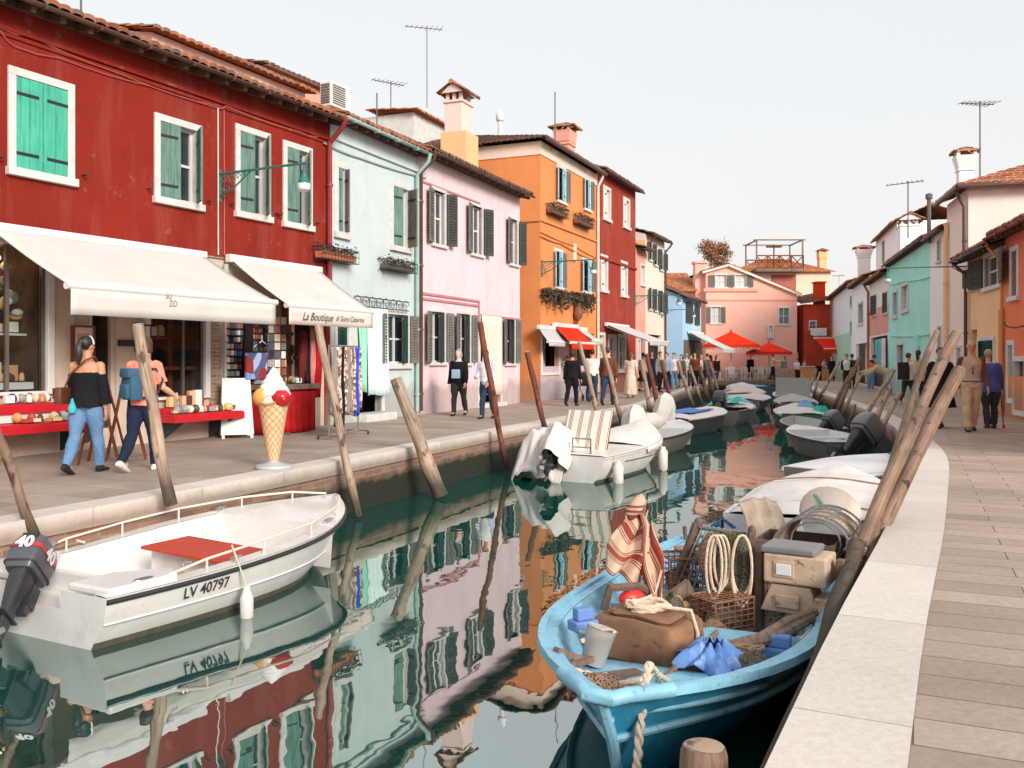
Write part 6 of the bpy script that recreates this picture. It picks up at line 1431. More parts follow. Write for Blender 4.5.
o = thing('tub', 'cream plastic tub lying on the cover behind the fish trap', 'tub', VP(826, 525, 8.4), rad(-30)); mb = MB(); mb.lathe([(.0,0),(.22,0),(.27,.2),(.29,.22),(.27,.22),(.21,.02),(0,.02)], (0,0,0), 20, 0, Matrix.Rotation(rad(-70),3,'X')); mb.build('bowl', 'cover_cream', o)
mb = MB(); mb.tube([(-.1,-.02,.28),(-.02,-.08,.2),(.0,-.06,.02)], .018, 6); mb.build('handle_rope', 'rope_green', o); cloth('rope_green', hexc(120,170,150), .2, .5, 40)
# long curved poles across the boat
mb = MB(); mb.tube([VP(815,612,5.7), VP(790,622,5.55), VP(760,640,5.35), VP(727,650,5.2), VP(690,672,5.0), VP(640,688,4.75), VP(585,680,4.72)], [.03,.04,.042,.035,.03,.022,.02], 8); tag(mb.build('pole', 'wood_grey'), 'long curved grey pole lying across the blue boat', 'pole')
mb = MB(); mb.tube([VP(812,618,5.65), VP(780,636,5.4), VP(748,642,5.3), VP(722,648,5.22)], [.03,.035,.04,.03], 8); tag(mb.build('pole', 'wood_grey'), 'shorter forked pole beside the long curved one in the blue boat', 'pole')
mb = MB(); mb.tube([VP(717,632,5.3), VP(690,655,5.05), VP(668,674,4.85), VP(655,684,4.75)], .016, 6); tag(mb.build('boathook', 'wood_grey'), 'thin boathook resting slantwise beside the brown tank', 'boathook')
drape(VP(712,648,5.0)+Vec((0,0,.03)), .13, .06, .19, 'crumpled translucent blue plastic bag on the pale thwart', 'plastic_blue', .3, 5, (0, 2*pi), 'plastic_bag', 3); bpy.data.objects['plastic_bag']['category'] = 'bag'
for (px, py, Y, w_, lb, rz) in ((779, 655, 5.35, .15, 'blue painted chock on the right side deck of the boat', -.5), (583, 628, 5.25, .12, 'blue painted chock near the left bow of the boat', .5)):
    o = thing('chock', lb, 'chock', VP(px, py, Y), rz); mb = MB(); mb.box((0,0,.02), (w_*1.3,w_*.9,.06)); mb.box((0,0,.085), (w_*.9,w_*.55,.07)); mb.build('block', 'block_blue', o, bevel=.01)
o = thing('bucket', 'cloudy plastic bucket tipped beside the brown tank', 'bucket', VP(592, 664, 4.95), .3); mb = MB(); mb.lathe([(0,0),(.065,0),(.085,.2),(.09,.205),(.083,.2),(.062,.01),(0,.01)], (0,0,0), 16, 0, Matrix.Rotation(rad(18),3,'Y')); mb.build('pail', 'plastic_clear', o)
mb = MB(); mb.bar(VP(560,668,4.75), VP(600,655,4.95), .05, .03); mb.bar(VP(566,682,4.6), VP(640,672,4.85), .09, .02); mb.bar(VP(556,650,4.8), VP(585,660,4.9), .05, .03); tag(mb.build('loose_planks', 'wood_grey'), 'loose grey planks on the bow deck of the blue boat', 'planks')
pts = [VP(578+10*cos(k*.7)+k*1.1, 672+5*sin(k*.9)+k*.35, 4.75) for k in range(40)]; mb = MB(); mb.tube(pts, .009, 5); tag(mb.build('rope_tangle', 'rope'), 'tangle of pale rope on the bow deck of the blue boat', 'rope')
P = rope_path([VP(662,684,4.75), VP(655,672,4.6), VP(649,664,4.42), VP(645,690,4.27), VP(640,728,4.2), VP(637,766,4.13), VP(634,800,4.1), VP(633,840,4.1)], n=14); mb = MB()
for s in (0, pi): mb.tube([p+Vec((.011*cos(k*.62+s), .011*sin(k*.62+s), 0)) for k, p in enumerate(P)], .0125, 6)
tag(mb.build('rope', 'rope'), 'thick pale twisted rope hanging over the blue bow into the water', 'rope')
rope([VP(672,683,4.75), VP(655,672,4.6), VP(640,680,4.5), VP(612,684,4.6)], 'pale rope lying along the blue bow', .012, 0)
rope([VP(800,640,5.4), VP(812,628,5.6), VP(808,640,5.55)], 'short white line looped on the right gunwale', .010, 0)
cloth('plastic_bag_', hexc(90,140,210))
# beige canvas heap behind the rack
def heap(pts, mat, label, name='tarpaulin', cat='tarp', n=26, amp=.05, seed=0, uvs=(1,1)):
    """cloth lying over things: bilinear between four corner points, sagging in folds"""
    a, b_, c_, d_ = [Vec(p) for p in pts]; mb = MB()
    def f(i, j):
        p = a.lerp(b_, i).lerp(d_.lerp(c_, i), j); k = amp*sin(pi*i)*.6
        return p+Vec((amp*.5*sin(i*19+seed+3*j), amp*.4*sin(j*9+seed), k+amp*sin(i*16+j*5+seed)*(.3+.7*j)+amp*.4*mnoise.noise(Vec((i*7,j*7,seed)))))
    mb.grid(f, n, n, 0, True, uvs); return tag(mb.build(name, mat, None, solid=.006), label, cat)
heap((VP(737,502,8.9), VP(775,500,9.2), VP(800,560,7.7), VP(772,575,7.5)), 'cover_beige', 'beige canvas sheet hanging over the stern behind the net rack', seed=2, amp=.05)
o = thing('crate', 'dark wooden crate behind the winch engine in the blue boat', 'crate', VP(800, 560, 7.3), rad(-30)); mb = MB()
for z in (-.1,.02,.14):
    for x in (-.3,.3): mb.box((x,0,z), (.02,.5,.09))
    for y in (-.25,.25): mb.box((0,y,z), (.62,.02,.09))
mb.build('slats', 'frame_wood', o, bevel=.003)

# more working clutter
def clump(c, rx, ry, h, mat, label, name, cat, seed=0, f=9., a=.3):
    c = Vec(c); mb = MB(); mb.grid(lambda i, j: (lambda u, r: c+Vec((rx*r*cos(u)*(1+.18*sin(3*u+seed)), ry*r*sin(u)*(1+.18*sin(2*u+seed)), h*(1-r**2.2)+a*h*mnoise.noise(Vec((r*cos(u)*f*.4, r*sin(u)*f*.4, seed)))+.25*a*h*mnoise.noise(Vec((r*cos(u)*f*1.6, r*sin(u)*f*1.6, seed+3))))))(i*2*pi, max(j,.01)), 44, 16)
    return tag(mb.build(name, mat), label, cat)
clump(VP(700,640,5.9)-Vec((0,0,.12)), .30, .24, .24, 'net_brown', 'heap of brown net on the floor between the tank and the rack', 'net', 'net', 2)
clump(VP(668,612,6.2)-Vec((0,0,.10)), .20, .20, .22, 'net_dark', 'small dark net heap at the foot of the striped towel', 'net', 'net', 5)
clump(VP(765,600,6.6)-Vec((0,0,.2)), .22, .25, .34, 'net_cream', 'pale net heap beside the winch engine', 'net', 'net', 7)
rnd = random.Random(11)
def tangle(c, r, h, n, label, mat='rope', tr=.010):
    c = Vec(c); P = [c+Vec((r*math.sin(k*1.9+rnd.uniform(-.5,.5))*rnd.uniform(.5,1), r*.7*math.cos(k*1.3)*rnd.uniform(.5,1), h*rnd.random())) for k in range(n)]
    Q = []
    for a_, b_, d_ in zip(P, P[1:], P[2:]):
        for q in range(5): t_ = q/5; Q.append(((a_+b_)/2).lerp(b_, t_).lerp(b_.lerp((b_+d_)/2, t_), t_))
    mb = MB(); mb.tube(Q, tr, 5); return tag(mb.build('rope_tangle', mat), label, 'rope')
tangle(VP(598,640,5.0), .14, .06, 24, 'rope tangle beside the cloudy bucket'); tangle(VP(742,655,5.15), .2, .05, 26, 'rope tangle on the thwart right of the blue plastic bag', 'rope_dark'); tangle(VP(690,560,7.3), .2, .12, 26, 'grey rope tangle at the far gunwale behind the rack', 'rope_dark'); tangle(VP(770,560,7.4), .2, .12, 22, 'pale rope tangle behind the winch engine')
def wire_trap(c, sz, rz, label, n=6):
    o = thing('wire_trap', label, 'trap', c, rz); mb = MB(); X, Y_, Z = [q/2 for q in sz]
    for k in range(n+1):
        t_ = lerp(-1,1,k/n); 
        for P in ([(t_*X,-Y_,-Z),(t_*X,Y_,-Z),(t_*X,Y_,Z),(t_*X,-Y_,Z)],[(-X,t_*Y_,-Z),(X,t_*Y_,-Z),(X,t_*Y_,Z),(-X,t_*Y_,Z)],[(-X,-Y_,t_*Z),(X,-Y_,t_*Z),(X,Y_,t_*Z),(-X,Y_,t_*Z)]): mb.tube(P+[P[0]], .0045 if 0 < k < n else .009, 4)
    mb.build('mesh', 'rust', o); mb = MB(); mb.ell((0,0,-Z*.4), (X*.8,Y_*.8,Z*.5), None, 20, 12); mb.v = [tuple(Vec(p)+mnoise.noise_vector(Vec(p)*14)*.06) for p in mb.v]; mb.build('net_filling', 'net_dark', o)
wire_trap(VP(722,612,6.15), (.34,.26,.22), .5, 'rusty wire trap stuffed with net in front of the rack'); wire_trap(VP(682,572,6.9), (.3,.3,.26), .2, 'rusty wire trap behind the left upright of the rack'); wire_trap(VP(746,585,7.1), (.34,.3,.3), -.3, 'rusty wire trap between the rack and the winch engine')
clump(VP(628,642,5.9), .16, .22, .16, 'net_brown', 'brown net spilling left of the tank under the striped towel', 'net', 'net', 9); clump(VP(748,668,5.0), .15, .2, .09, 'net_dark', 'dark net tossed on the right thwart', 'net', 'net', 12); clump(VP(600,690,4.6), .2, .12, .08, 'net_brown', 'brown net in the bow among the loose planks', 'net', 'net', 14)
mb = MB()
for k, (px, py, Y) in enumerate(((610,618,5.8),(622,622,5.8),(616,612,5.95),(676,600,6.3),(684,606,6.3))): mb.ell(VP(px,py,Y), (.05,.035,.035), rot_z(k), 10, 8)
tag(mb.build('cork_floats', 'float_cork'), 'string of worn cork and red floats by the low oar rest', 'floats'); rndpaint('float_cork', [hexc(190,70,50), hexc(206,160,110), hexc(190,70,50)], .6)
for k, (a_, b_, w_) in enumerate(((VP(640,640,6.0),VP(702,628,6.25),.07),(VP(770,640,5.8),VP(805,600,6.3),.06))):
    mb = MB(); mb.bar(a_, b_, w_, .025); tag(mb.build('plank', 'wood_grey'), ['grey plank lying behind the brown tank','grey plank leaning below the winch engine'][k], 'plank')
for k, t_ in enumerate((.10,.30)):
    mb = MB(); mb.tube([BB(-B2.hb(t_)+.06, Lb*t_, .43), BB(-B2.hb(t_)+.05, Lb*t_, .55)], .02, 6); mb.tube([BB(B2.hb(t_)-.06, Lb*t_, .43), BB(B2.hb(t_)-.05, Lb*t_, .55)], .02, 6); mb.build('thole_pin', 'frame_wood', B2.root, True)

# ---- the other boats
b = Boat('motor_boat', 'white covered motor boat with a brown striped sunpad facing the left quay', (.88, 15.75), 31, 3.9, 1.8, .46, .72, 'white_gel', tr=.9, rake=.5, foot='waterline_grime', rubr=.018, rub='white_gel', flare=.09); b3 = b
b.cover(.42, 1.0, .16, 'cover_white', .14, lump=.03)
b.cover(.0, .42, .02, 'white_gel', .02, 'aft_deck', lump=0)
mb = MB(); mb.grid(lambda i, j: Vec((lerp(-.42,.50,i), .75+.30*j+.0, .46+.72*j+.04*sin(pi*j))), 20, 12); mb.build('sunpad', 'cushion_stripes', b.root, solid=.05)
mb = MB(); mb.tube([(.15,.1,.46),(.15,.1,.75),(.5,.1,.75),(.5,.1,.46)], .02, 6); mb.tube([(.15,.1,.6),(.5,.1,.6)], .015, 6); mb.build('ladder', 'steel', b.root)
b.outboard(58, 'cowl_dark', k=.95, x=-.12, yaw=15, wrapped='cover_white')
mb = MB(); mb.grid(lambda i, j: Vec((lerp(-1.0,.12,i), lerp(-.32,1.1,j), .50+.40*sin(pi*min(1,i*1.05))*sin(pi*min(1,.12+.85*j))+.13*mnoise.noise(Vec((i*4,j*4,5)))+.07*mnoise.noise(Vec((i*11,j*10,2)))-.45*(1-min(1,i*5))-.5*(1-min(1,j*5)))), 46, 40); mb.build('bundled_cover', 'cover_white', b.root, solid=.01)
for t, lb in ((.07,'white fender at the stern corner of the striped cushion boat'),(.58,'white fender near the bow of the striped cushion boat')):
    q = b.W(b.section(t)[6])+Vec((.10,-.03,-.08)); fender(q, .09, .52, lb, rope_to=b.W(b.section(t)[6]))
mb = MB(); mb.tube([b.side(t,.32)+Vec((.006,0,0)) for t in (.2,.3,.4,.5,.6,.7)], .012, 4); mb.build('name_stripe', 'zinc', b.root)
b = Boat('motor_boat', 'grey hulled boat with white wrapped motor beyond the striped cushion boat', (2.75, 19.9), 25, 3.8, 1.5, .42, .58, 'hull_grey', inm='white_gel', rake=.4, deck=.55, thw=(.25,)); b.outboard(15, 'cowl_dark', wrapped='cover_white')
mb = MB(); mb.grid(lambda i, j: Vec((.0+.30*cos(i*6.28)*sin(pi*(.12+.8*j)), 1.2+.55*sin(i*6.28)*sin(pi*(.12+.8*j)), .45+.45*(1-j)+.05*mnoise.noise(Vec((i*5,j*5,8))))), 24, 12); tag(mb.build('white_bundle', 'cover_white'), 'white wrapped bundle on the grey boat', 'bundle'); bpy.data.objects['white_bundle'].matrix_world = b.M
b = Boat('motor_boat', 'dark hulled boat with a blue striped white deck along the left quay', (4.25, 25.0), 33, 4.2, 1.7, .50, .62, 'hull_dark', inm='white_gel', rake=.5, rub='white_plain', rubr=.02); b.cover(.0, .95, .06, 'cover_white', .05, lump=.02)
mb = MB(); mb.grid(lambda i, j: Vec((lerp(-.45,.45,i), lerp(.8,2.6,j), .615+.02*sin(i*9)+.03*j)), 10, 8); mb.build('blue_cover', 'blue_tarp', b.root, solid=.02)
b.outboard(30, 'cowl_dark', wrapped='cover_white')
b = Boat('motor_boat', 'grey boat with white and blue cover and raised black outboard', (6.7, 29.2), 24, 4.2, 1.6, .48, .62, 'hull_grey', inm='white_gel', rake=.4); b.cover(.3, .99, .12, 'cover_white', .08, lump=.04); b.cover(.62, .98, .17, 'cover_blue', .05, 'bow_cover'); b.outboard(45, 'cowl_dark', k=1.3)
heap((b.W((-.6,1.0,.6)), b.W((.5,1.2,.72)), b.W((.6,2.0,.75)), b.W((-.5,2.0,.7))), 'cover_teal', 'teal tarpaulin bundled behind the raised black outboard', amp=.09, seed=4)
b = Boat('motor_boat', 'white flat decked boat towards the far end of the left quay', (9.3, 36.5), 22, 4.6, 1.8, .5, .62, 'hull_grey', inm='white_gel', deck=.3, rake=.4); b.cover(.02, .6, .10, 'cover_white', .08)
b = Boat('motor_boat', 'white covered boat second from the canal end on the left', (11.0, 43), 20, 4.6, 1.8, .5, .62, 'white_gel', rake=.4); b.cover(.02, .98, .14, 'cover_cream', .08)
b = Boat('motor_boat', 'small white boat tight under the end quay', (13.2, 52.), 15, 4.4, 1.7, .5, .65, 'white_gel', rake=.4, thw=(.3,)); b.cover(.1, .95, .1, 'cover_white', .08, seed=3)
b = Boat('rowing_boat', 'small sky blue boat moored at the canal end', (15.2, 54.0), -12, 4.2, 1.5, .5, .6, 'hull_teal', inm='blue_pale', rake=.4, thw=(.3,.6), rub='blue_pale'); b.cover(.05,.9,.04,'cover_blue',.05)
for st_, hd_, hm_, lb in (((11.9,47.5),20,'white_gel','white boat third from the canal end on the left'),((15.6,49.5),12,'hull_grey','grey boat moored by the end of the right wall'),((10.7,33.6),14,'hull_grey','grey covered boat between the teal and the green hulls')):
    b = Boat('motor_boat', lb, st_, hd_, 4.2, 1.6, .5, .62, hm_, inm='white_gel', rake=.4, rub='white_plain', rubr=.025); b.cover(.05,.95,.12,'cover_white' if hd_ != 14 else 'cover_grey',.08,seed=hd_)
b = Boat('motor_boat', 'teal hulled boat with an upright grey windscreen frame', (12.2, 39.0), 16, 4.6, 1.7, .55, .75, 'hull_teal', inm='white_gel', rake=.5, deck=.45, rub='white_plain', rubr=.03)
mb = MB(); mb.quad((-.75,1.5,.55),(.75,1.5,.55),(.72,1.35,1.32),(-.72,1.35,1.32)); mb.build('windscreen', 'cover_grey', b.root, solid=.02); cloth('cover_grey', hexc(186,182,178), .06, .2)
mb = MB(); mb.lathe([(0,.3),(.2,.28),(.4,.18),(.5,0)], (.1,2.3,.62), 14); mb.build('dome_cover', 'cover_white', b.root)
b = Boat('motor_boat', 'small green hulled boat with white cover and teal tarpaulin', (8.6, 26.6), 14, 3.8, 1.5, .50, .6, 'hull_green', inm='white_gel', rake=.4, rub='white_plain', rubr=.03); b.cover(.0,.95,.10,'cover_white',.06)
q = VP(821, 424, 27.3)
drape(q+Vec((0,0,.55)), .62, .12, .36, 'bright teal tarpaulin heaped over the green boat', 'cover_teal', .35, 4, (0, 2*pi), 'tarpaulin', 4)
drape(VP(805, 412, 28.5)+Vec((0,0,.35)), .4, .1, .35, 'white and blue cover bundled at the stern of the green boat', 'cover_blue', .35, 4, (0, 2*pi), 'tarpaulin', 6)
b = Boat('motor_boat', 'dark open boat with a large grey tilted outboard by the right wall', (7.05, 18.7), -3, 3.2, 1.35, .42, .55, 'hull_steel', inm='white_gel', rake=.4, thw=(.3,.55), deck=.72); b.outboard(46, 'cowl_mid', k=1.25, yaw=-65, x=.1)
b = Boat('motor_boat', 'dark hulled boat with a smaller grey outboard behind the large one', (7.75, 22.3), 4, 3.2, 1.4, .42, .55, 'hull_dark', inm='cover_grey', rake=.4, thw=(.3,.55)); b.outboard(50, 'cowl_mid', k=1., yaw=-60)
b = Boat('rowing_boat', 'white open boat with grey hull sides against the right wall', (4.55, 13.2), 50, 2.6, 1.5, .50, .58, 'hull_grey', inm='white_gel', rake=.35, deck=.02, rub='white_gel', rubr=.04, tr=.86)  # hull sides grey below the white deck and rail
mb = MB(); mb.tube([b.W((.3*cos(a)+.2, .25*sin(a)+2.2, .6)) for a in [k*.7 for k in range(28)]], .012, 5); tag(mb.build('rope_coil', 'rope_teal'), 'coil of teal rope on the white boat bow by the wall', 'rope'); cloth('rope_teal', hexc(70,150,150), .2, .5, 40)
b = Boat('motor_boat', 'large boat under a pale canvas cover behind the blue fishing boat', (2.95, 9.15), 27, 3.5, 1.7, .50, .62, 'white_gel', rake=.4, tr=.95, rub='zinc', rubr=.02); b.cover(.0, .99, .09, 'cover_white', .20, lump=.03, seed=2); b13 = b
mb = MB(); P = [Vec((x*(b.hb(.12)+.036), b.L*.12, b.fs+.045+.075*(1-abs(x)**1.7))) for x in [k/10-1 for k in range(21)]]; mb.tube(P, .01, 5); P = [Vec((x*(b.hb(.6)+.036), b.L*.6, b.sheer(.6)+.045+.09*(1-abs(x)**1.7))) for x in [k/10-1 for k in range(21)]]; mb.tube(P, .01, 5); mb.build('lashing', 'rope_dark', b.root)
mb = MB()
for k in range(5): mb.tube([b.W((-.8+.03*k,-.02,.45-.02*k)), b.W((-.9-.02*k,.2,.32)), b.W((-.86,.5+.05*k,.4)), b.W((-.7,.3,.55))], .014, 5)
tag(mb.build('rope_bundle', 'rope_blue'), 'bundle of blue rope tied to the corner of the canvas covered boat', 'rope')
# ------------------------------------------------------------------ mooring poles
def pole(b0, t0, r0, r1, mat, label, group='mooring poles along the quay walls', kink=.0, bark=True):
    h = thing('mooring_pole', label, 'mooring pole', b0, 0, group); mb = MB(); b0, t0 = Vec(b0), Vec(t0); n = 12; d = (t0-b0).normalized(); x, y, _ = frame_of(d); L = (t0-b0).length
    P = []; R = []
    for k in range(n+1):
        t_ = k/n; P.append(b0.lerp(t0, t_)+x*(kink*sin(t_*3.3+b0.x)*L*.02+.008*sin(t_*13+b0.y))+y*(.008*cos(t_*11))); R.append(lerp(r0, r1, t_)*(1+.07*sin(t_*17+b0.y*3)))
    mb.tube(P, R, 12, uv=True); mb.build('shaft', mat, h, True)
    mb = MB(); mb.tube([P[-1]+d*.001, P[-1]+d*.012], [R[-1]*.93, R[-1]*.88], 12); mb.build('cut_end', 'pole_pale', h, True)
    return h
# left bank: bottom pixel, top pixel, depth, radii
PL = [((40,552),(-14,396),8.0,.045,.04,'pole_old','dark rough mooring pole at the left edge of the picture'),
 ((170,505),(138,325),9.2,.062,.055,'pole_pale','pale square cut mooring post behind the white motor boat bow'),
 ((358,516),(318,325),12.4,.055,.05,'pole_pale','slim pale mooring pole in front of the boutique awning'),
 ((440,496),(396,379),14.2,.12,.085,'pole_pale','stout leaning mooring post tapering upward before the turquoise house'),
 ((507,470),(480,322),17.3,.055,.055,'pole_brown','straight brown mooring pole before the pink house door'),
 ((546,432),(527,352),20.2,.06,.06,'pole_brown','straight brown mooring pole before the orange archway'),
 ((601,426),(579,342),22.4,.06,.05,'pole_pale','pale mottled pole left of the man in white'),
 ((622,424),(602,344),23.4,.06,.05,'pole_pale','pale mottled pole in front of the brown jacket man'),
 ((650,416),(642,360),26.0,.065,.06,'pole_pale','short pale pole beside the floral dress woman'),
 ((659,414),(647,354),26.8,.07,.06,'pole_brown','brown pole nearest the salmon house door'),
 ((673,413),(662,360),28.0,.07,.06,'pole_brown','brown pole in front of the grey jacket visitor'),
 ((693,406),(678,361),31.5,.07,.06,'pole_pale','pale banded pole in front of the blue house'),
 ((702,403),(690,366),33.5,.05,.05,'pole_pale','thin pale grey pole beyond the banded one'),
 ((709,402),(699.6,366),36.0,.08,.06,'pole_old','first of the clustered poles at the cafe corner'),
 ((715,398),(704,360),38.0,.08,.07,'pole_old','tallest of the clustered poles at the cafe corner'),
 ((719,395),(710,363),40.0,.07,.06,'pole_pale','last of the clustered poles at the cafe corner')]
for (bx, by), (tx, ty), Y, r0, r1, m_, lb in PL: pole(VP(bx, by, Y*.97), VP(tx, ty, Y*.963), r0, r1, m_, lb, kink=.6)
PR = [((806,397),(817,369),42.,.07,.06,'pole_pale','thin pale pole at the far right kerb'),((813,397),(820,372),40.,.06,.05,'pole_pale','thin pale pole just nearer than the farthest right one'),
 ((818,400),(839,362),37.,.07,.06,'pole_pale','pale leaning pole before the white arched window house'),((832,411),(853,368),30.,.07,.06,'pole_old','leaning pole nearer the bag carrying woman'),((836,417),(859,358),28.5,.07,.06,'pole_old','tall leaning pole before the peach house'),
 ((841,419),(860,376),27.5,.05,.05,'pole_pale','short leaning pole right of the tall one'),((848,428),(855,405),25.,.05,.045,'pole_old','shortest stub pole against the red brick wall'),
 ((855,432),(894.6,370),23.,.065,.055,'pole_pale','long pale pole leaning past the stooping man'),((866,442),(891,387),20.6,.07,.055,'pole_pale','pole leaning before the turquoise house corner'),((868,453),(901,392),18.9,.06,.05,'pole_pale','pale slim pole leaning before the backpack pair'),
 ((888,462),(910,428),14.8,.06,.05,'pole_old','short thick pole low by the white boat bow')]
for (bx, by), (tx, ty), Y, r0, r1, m_, lb in PR: pole(VP(bx, by, Y), VP(tx, ty, Y+.3), r0, r1, m_, lb, kink=.6)
G2 = 'heavy timbers leaning along the right kerb'
pole(VP(752,800,3.25), VP(862,545,6.6), .045, .058, 'pole_old', 'lowest heavy timber lying along the right kerb', G2, .5)
ext = lambda a, b, m: a-(b-a).normalized()*m
pole(ext(VP(852,562,6.7), VP(961,334,9.0), 1.3), VP(961,334,9.0), .062, .048, 'pole_old', 'tall thick timber rising before the black dress woman', G2, .5)
pole(ext(VP(866,560,6.9), VP(943,332,9.6), 1.2), VP(943,332,9.6), .042, .03, 'pole_old', 'thinner timber rising behind the tall thick one', G2, .8)
pole(ext(VP(876,545,7.3), VP(960,371,8.8), .9), VP(960,371,8.8), .05, .068, 'pole_old', 'flat topped pale timber leaning beside the vest man', G2, .4)
mb = MB(); mb.tube([VP(858+8*cos(a), 548+4*sin(a)+.25*k, 6.55+.06*sin(a)) for k, a in enumerate([q*.5 for q in range(40)])], .009, 5); tag(mb.build('rope_lashing', 'rope_dark'), 'rope lashing around the heavy timbers on the kerb', 'rope')
h = thing('mooring_post', 'short sawn off mooring post at the bottom of the picture', 'mooring post', (.66,3.2,-1.5)); mb = MB(); tp_ = VP(704,746,3.25)-Vec((.66,3.2,-1.5)); R = [.088,.09,.088,.087,.084,.076]; mb.tube([Vec((0,0,0)).lerp(tp_, q) for q in (0,.4,.8,.95,.985,1.)], R, 20, uv=True); mb.build('shaft', 'pole_old', h); mb = MB(); mb.lathe([(.0,.003),(.04,.004),(.072,.001)], tp_, 20); mb.build('cut_end', 'pole_pale', h)
# ------------------------------------------------------------------ people
paint('skin_a', hexc(222,170,140), .55, .06); paint('skin_b', hexc(198,140,108), .55, .06); paint('skin_c', hexc(236,188,164), .55, .05); paint('eye_dark', (.02,.015,.012), .3)
for nm, c in dict(black=(30,30,33), charcoal=(58,58,62), navy=(36,44,66), denim=(104,138,176), darkdenim=(52,66,92), white=(232,228,224), cream=(224,208,188), coral=(246,146,122), khaki=(198,168,138), khaki2=(186,160,134), brown=(112,68,50), blueshirt=(74,88,150), grey=(140,140,144), paleblue=(190,200,226), orange=(232,92,50), pink=(232,150,160), tan=(206,178,140), olive=(110,108,84), red=(180,50,44), floral=(214,196,180), lightblue=(160,180,205)).items(): cloth('c_'+nm, hexc(*c), .14, .25, 7)
paint('hair_black', (.012,.010,.009), .5, .3); paint('hair_brown', (.07,.035,.02), .5, .3); paint('hair_grey', (.34,.31,.29), .6, .2); paint('hair_blond', (.42,.28,.15), .55, .2)
paint('shoe_black', (.015,.015,.016), .5, .2); paint('shoe_tan', hexc(200,160,132), .6, .15); paint('shoe_white', hexc(226,220,214), .6, .1); paint('leather_brown', hexc(92,52,36), .5, .2); cloth('pack_teal', hexc(62,96,118), .15, .3); cloth('pack_dark', hexc(54,46,44), .2, .3); paint('lips', hexc(176,96,84), .5)

def remesh(mb, voxel, smooth=4, crease=0.):
    o = mb.build('tmp', 'skin_a'); md = o.modifiers.new('r', 'REMESH'); md.mode = 'VOXEL'; md.voxel_size = voxel; md.use_smooth_shade = True
    if smooth: sm = o.modifiers.new('s', 'SMOOTH'); sm.factor = .5; sm.iterations = smooth
    dg = bpy.context.evaluated_depsgraph_get(); me = bpy.data.meshes.new_from_object(o.evaluated_get(dg))
    r = MB(); r.add([v.co+(mnoise.noise_vector(Vec((v.co.x*9, v.co.y*9, v.co.z*6)))*crease+mnoise.noise_vector(Vec((v.co.x*24, v.co.y*24, v.co.z*16+v.co.x*20)))*crease*.5 if crease else Vec((0,0,0))) for v in me.vertices], [tuple(p.vertices) for p in me.polygons], 0, True)
    old = o.data; bpy.data.objects.remove(o); bpy.data.meshes.remove(old); bpy.data.meshes.remove(me); return r
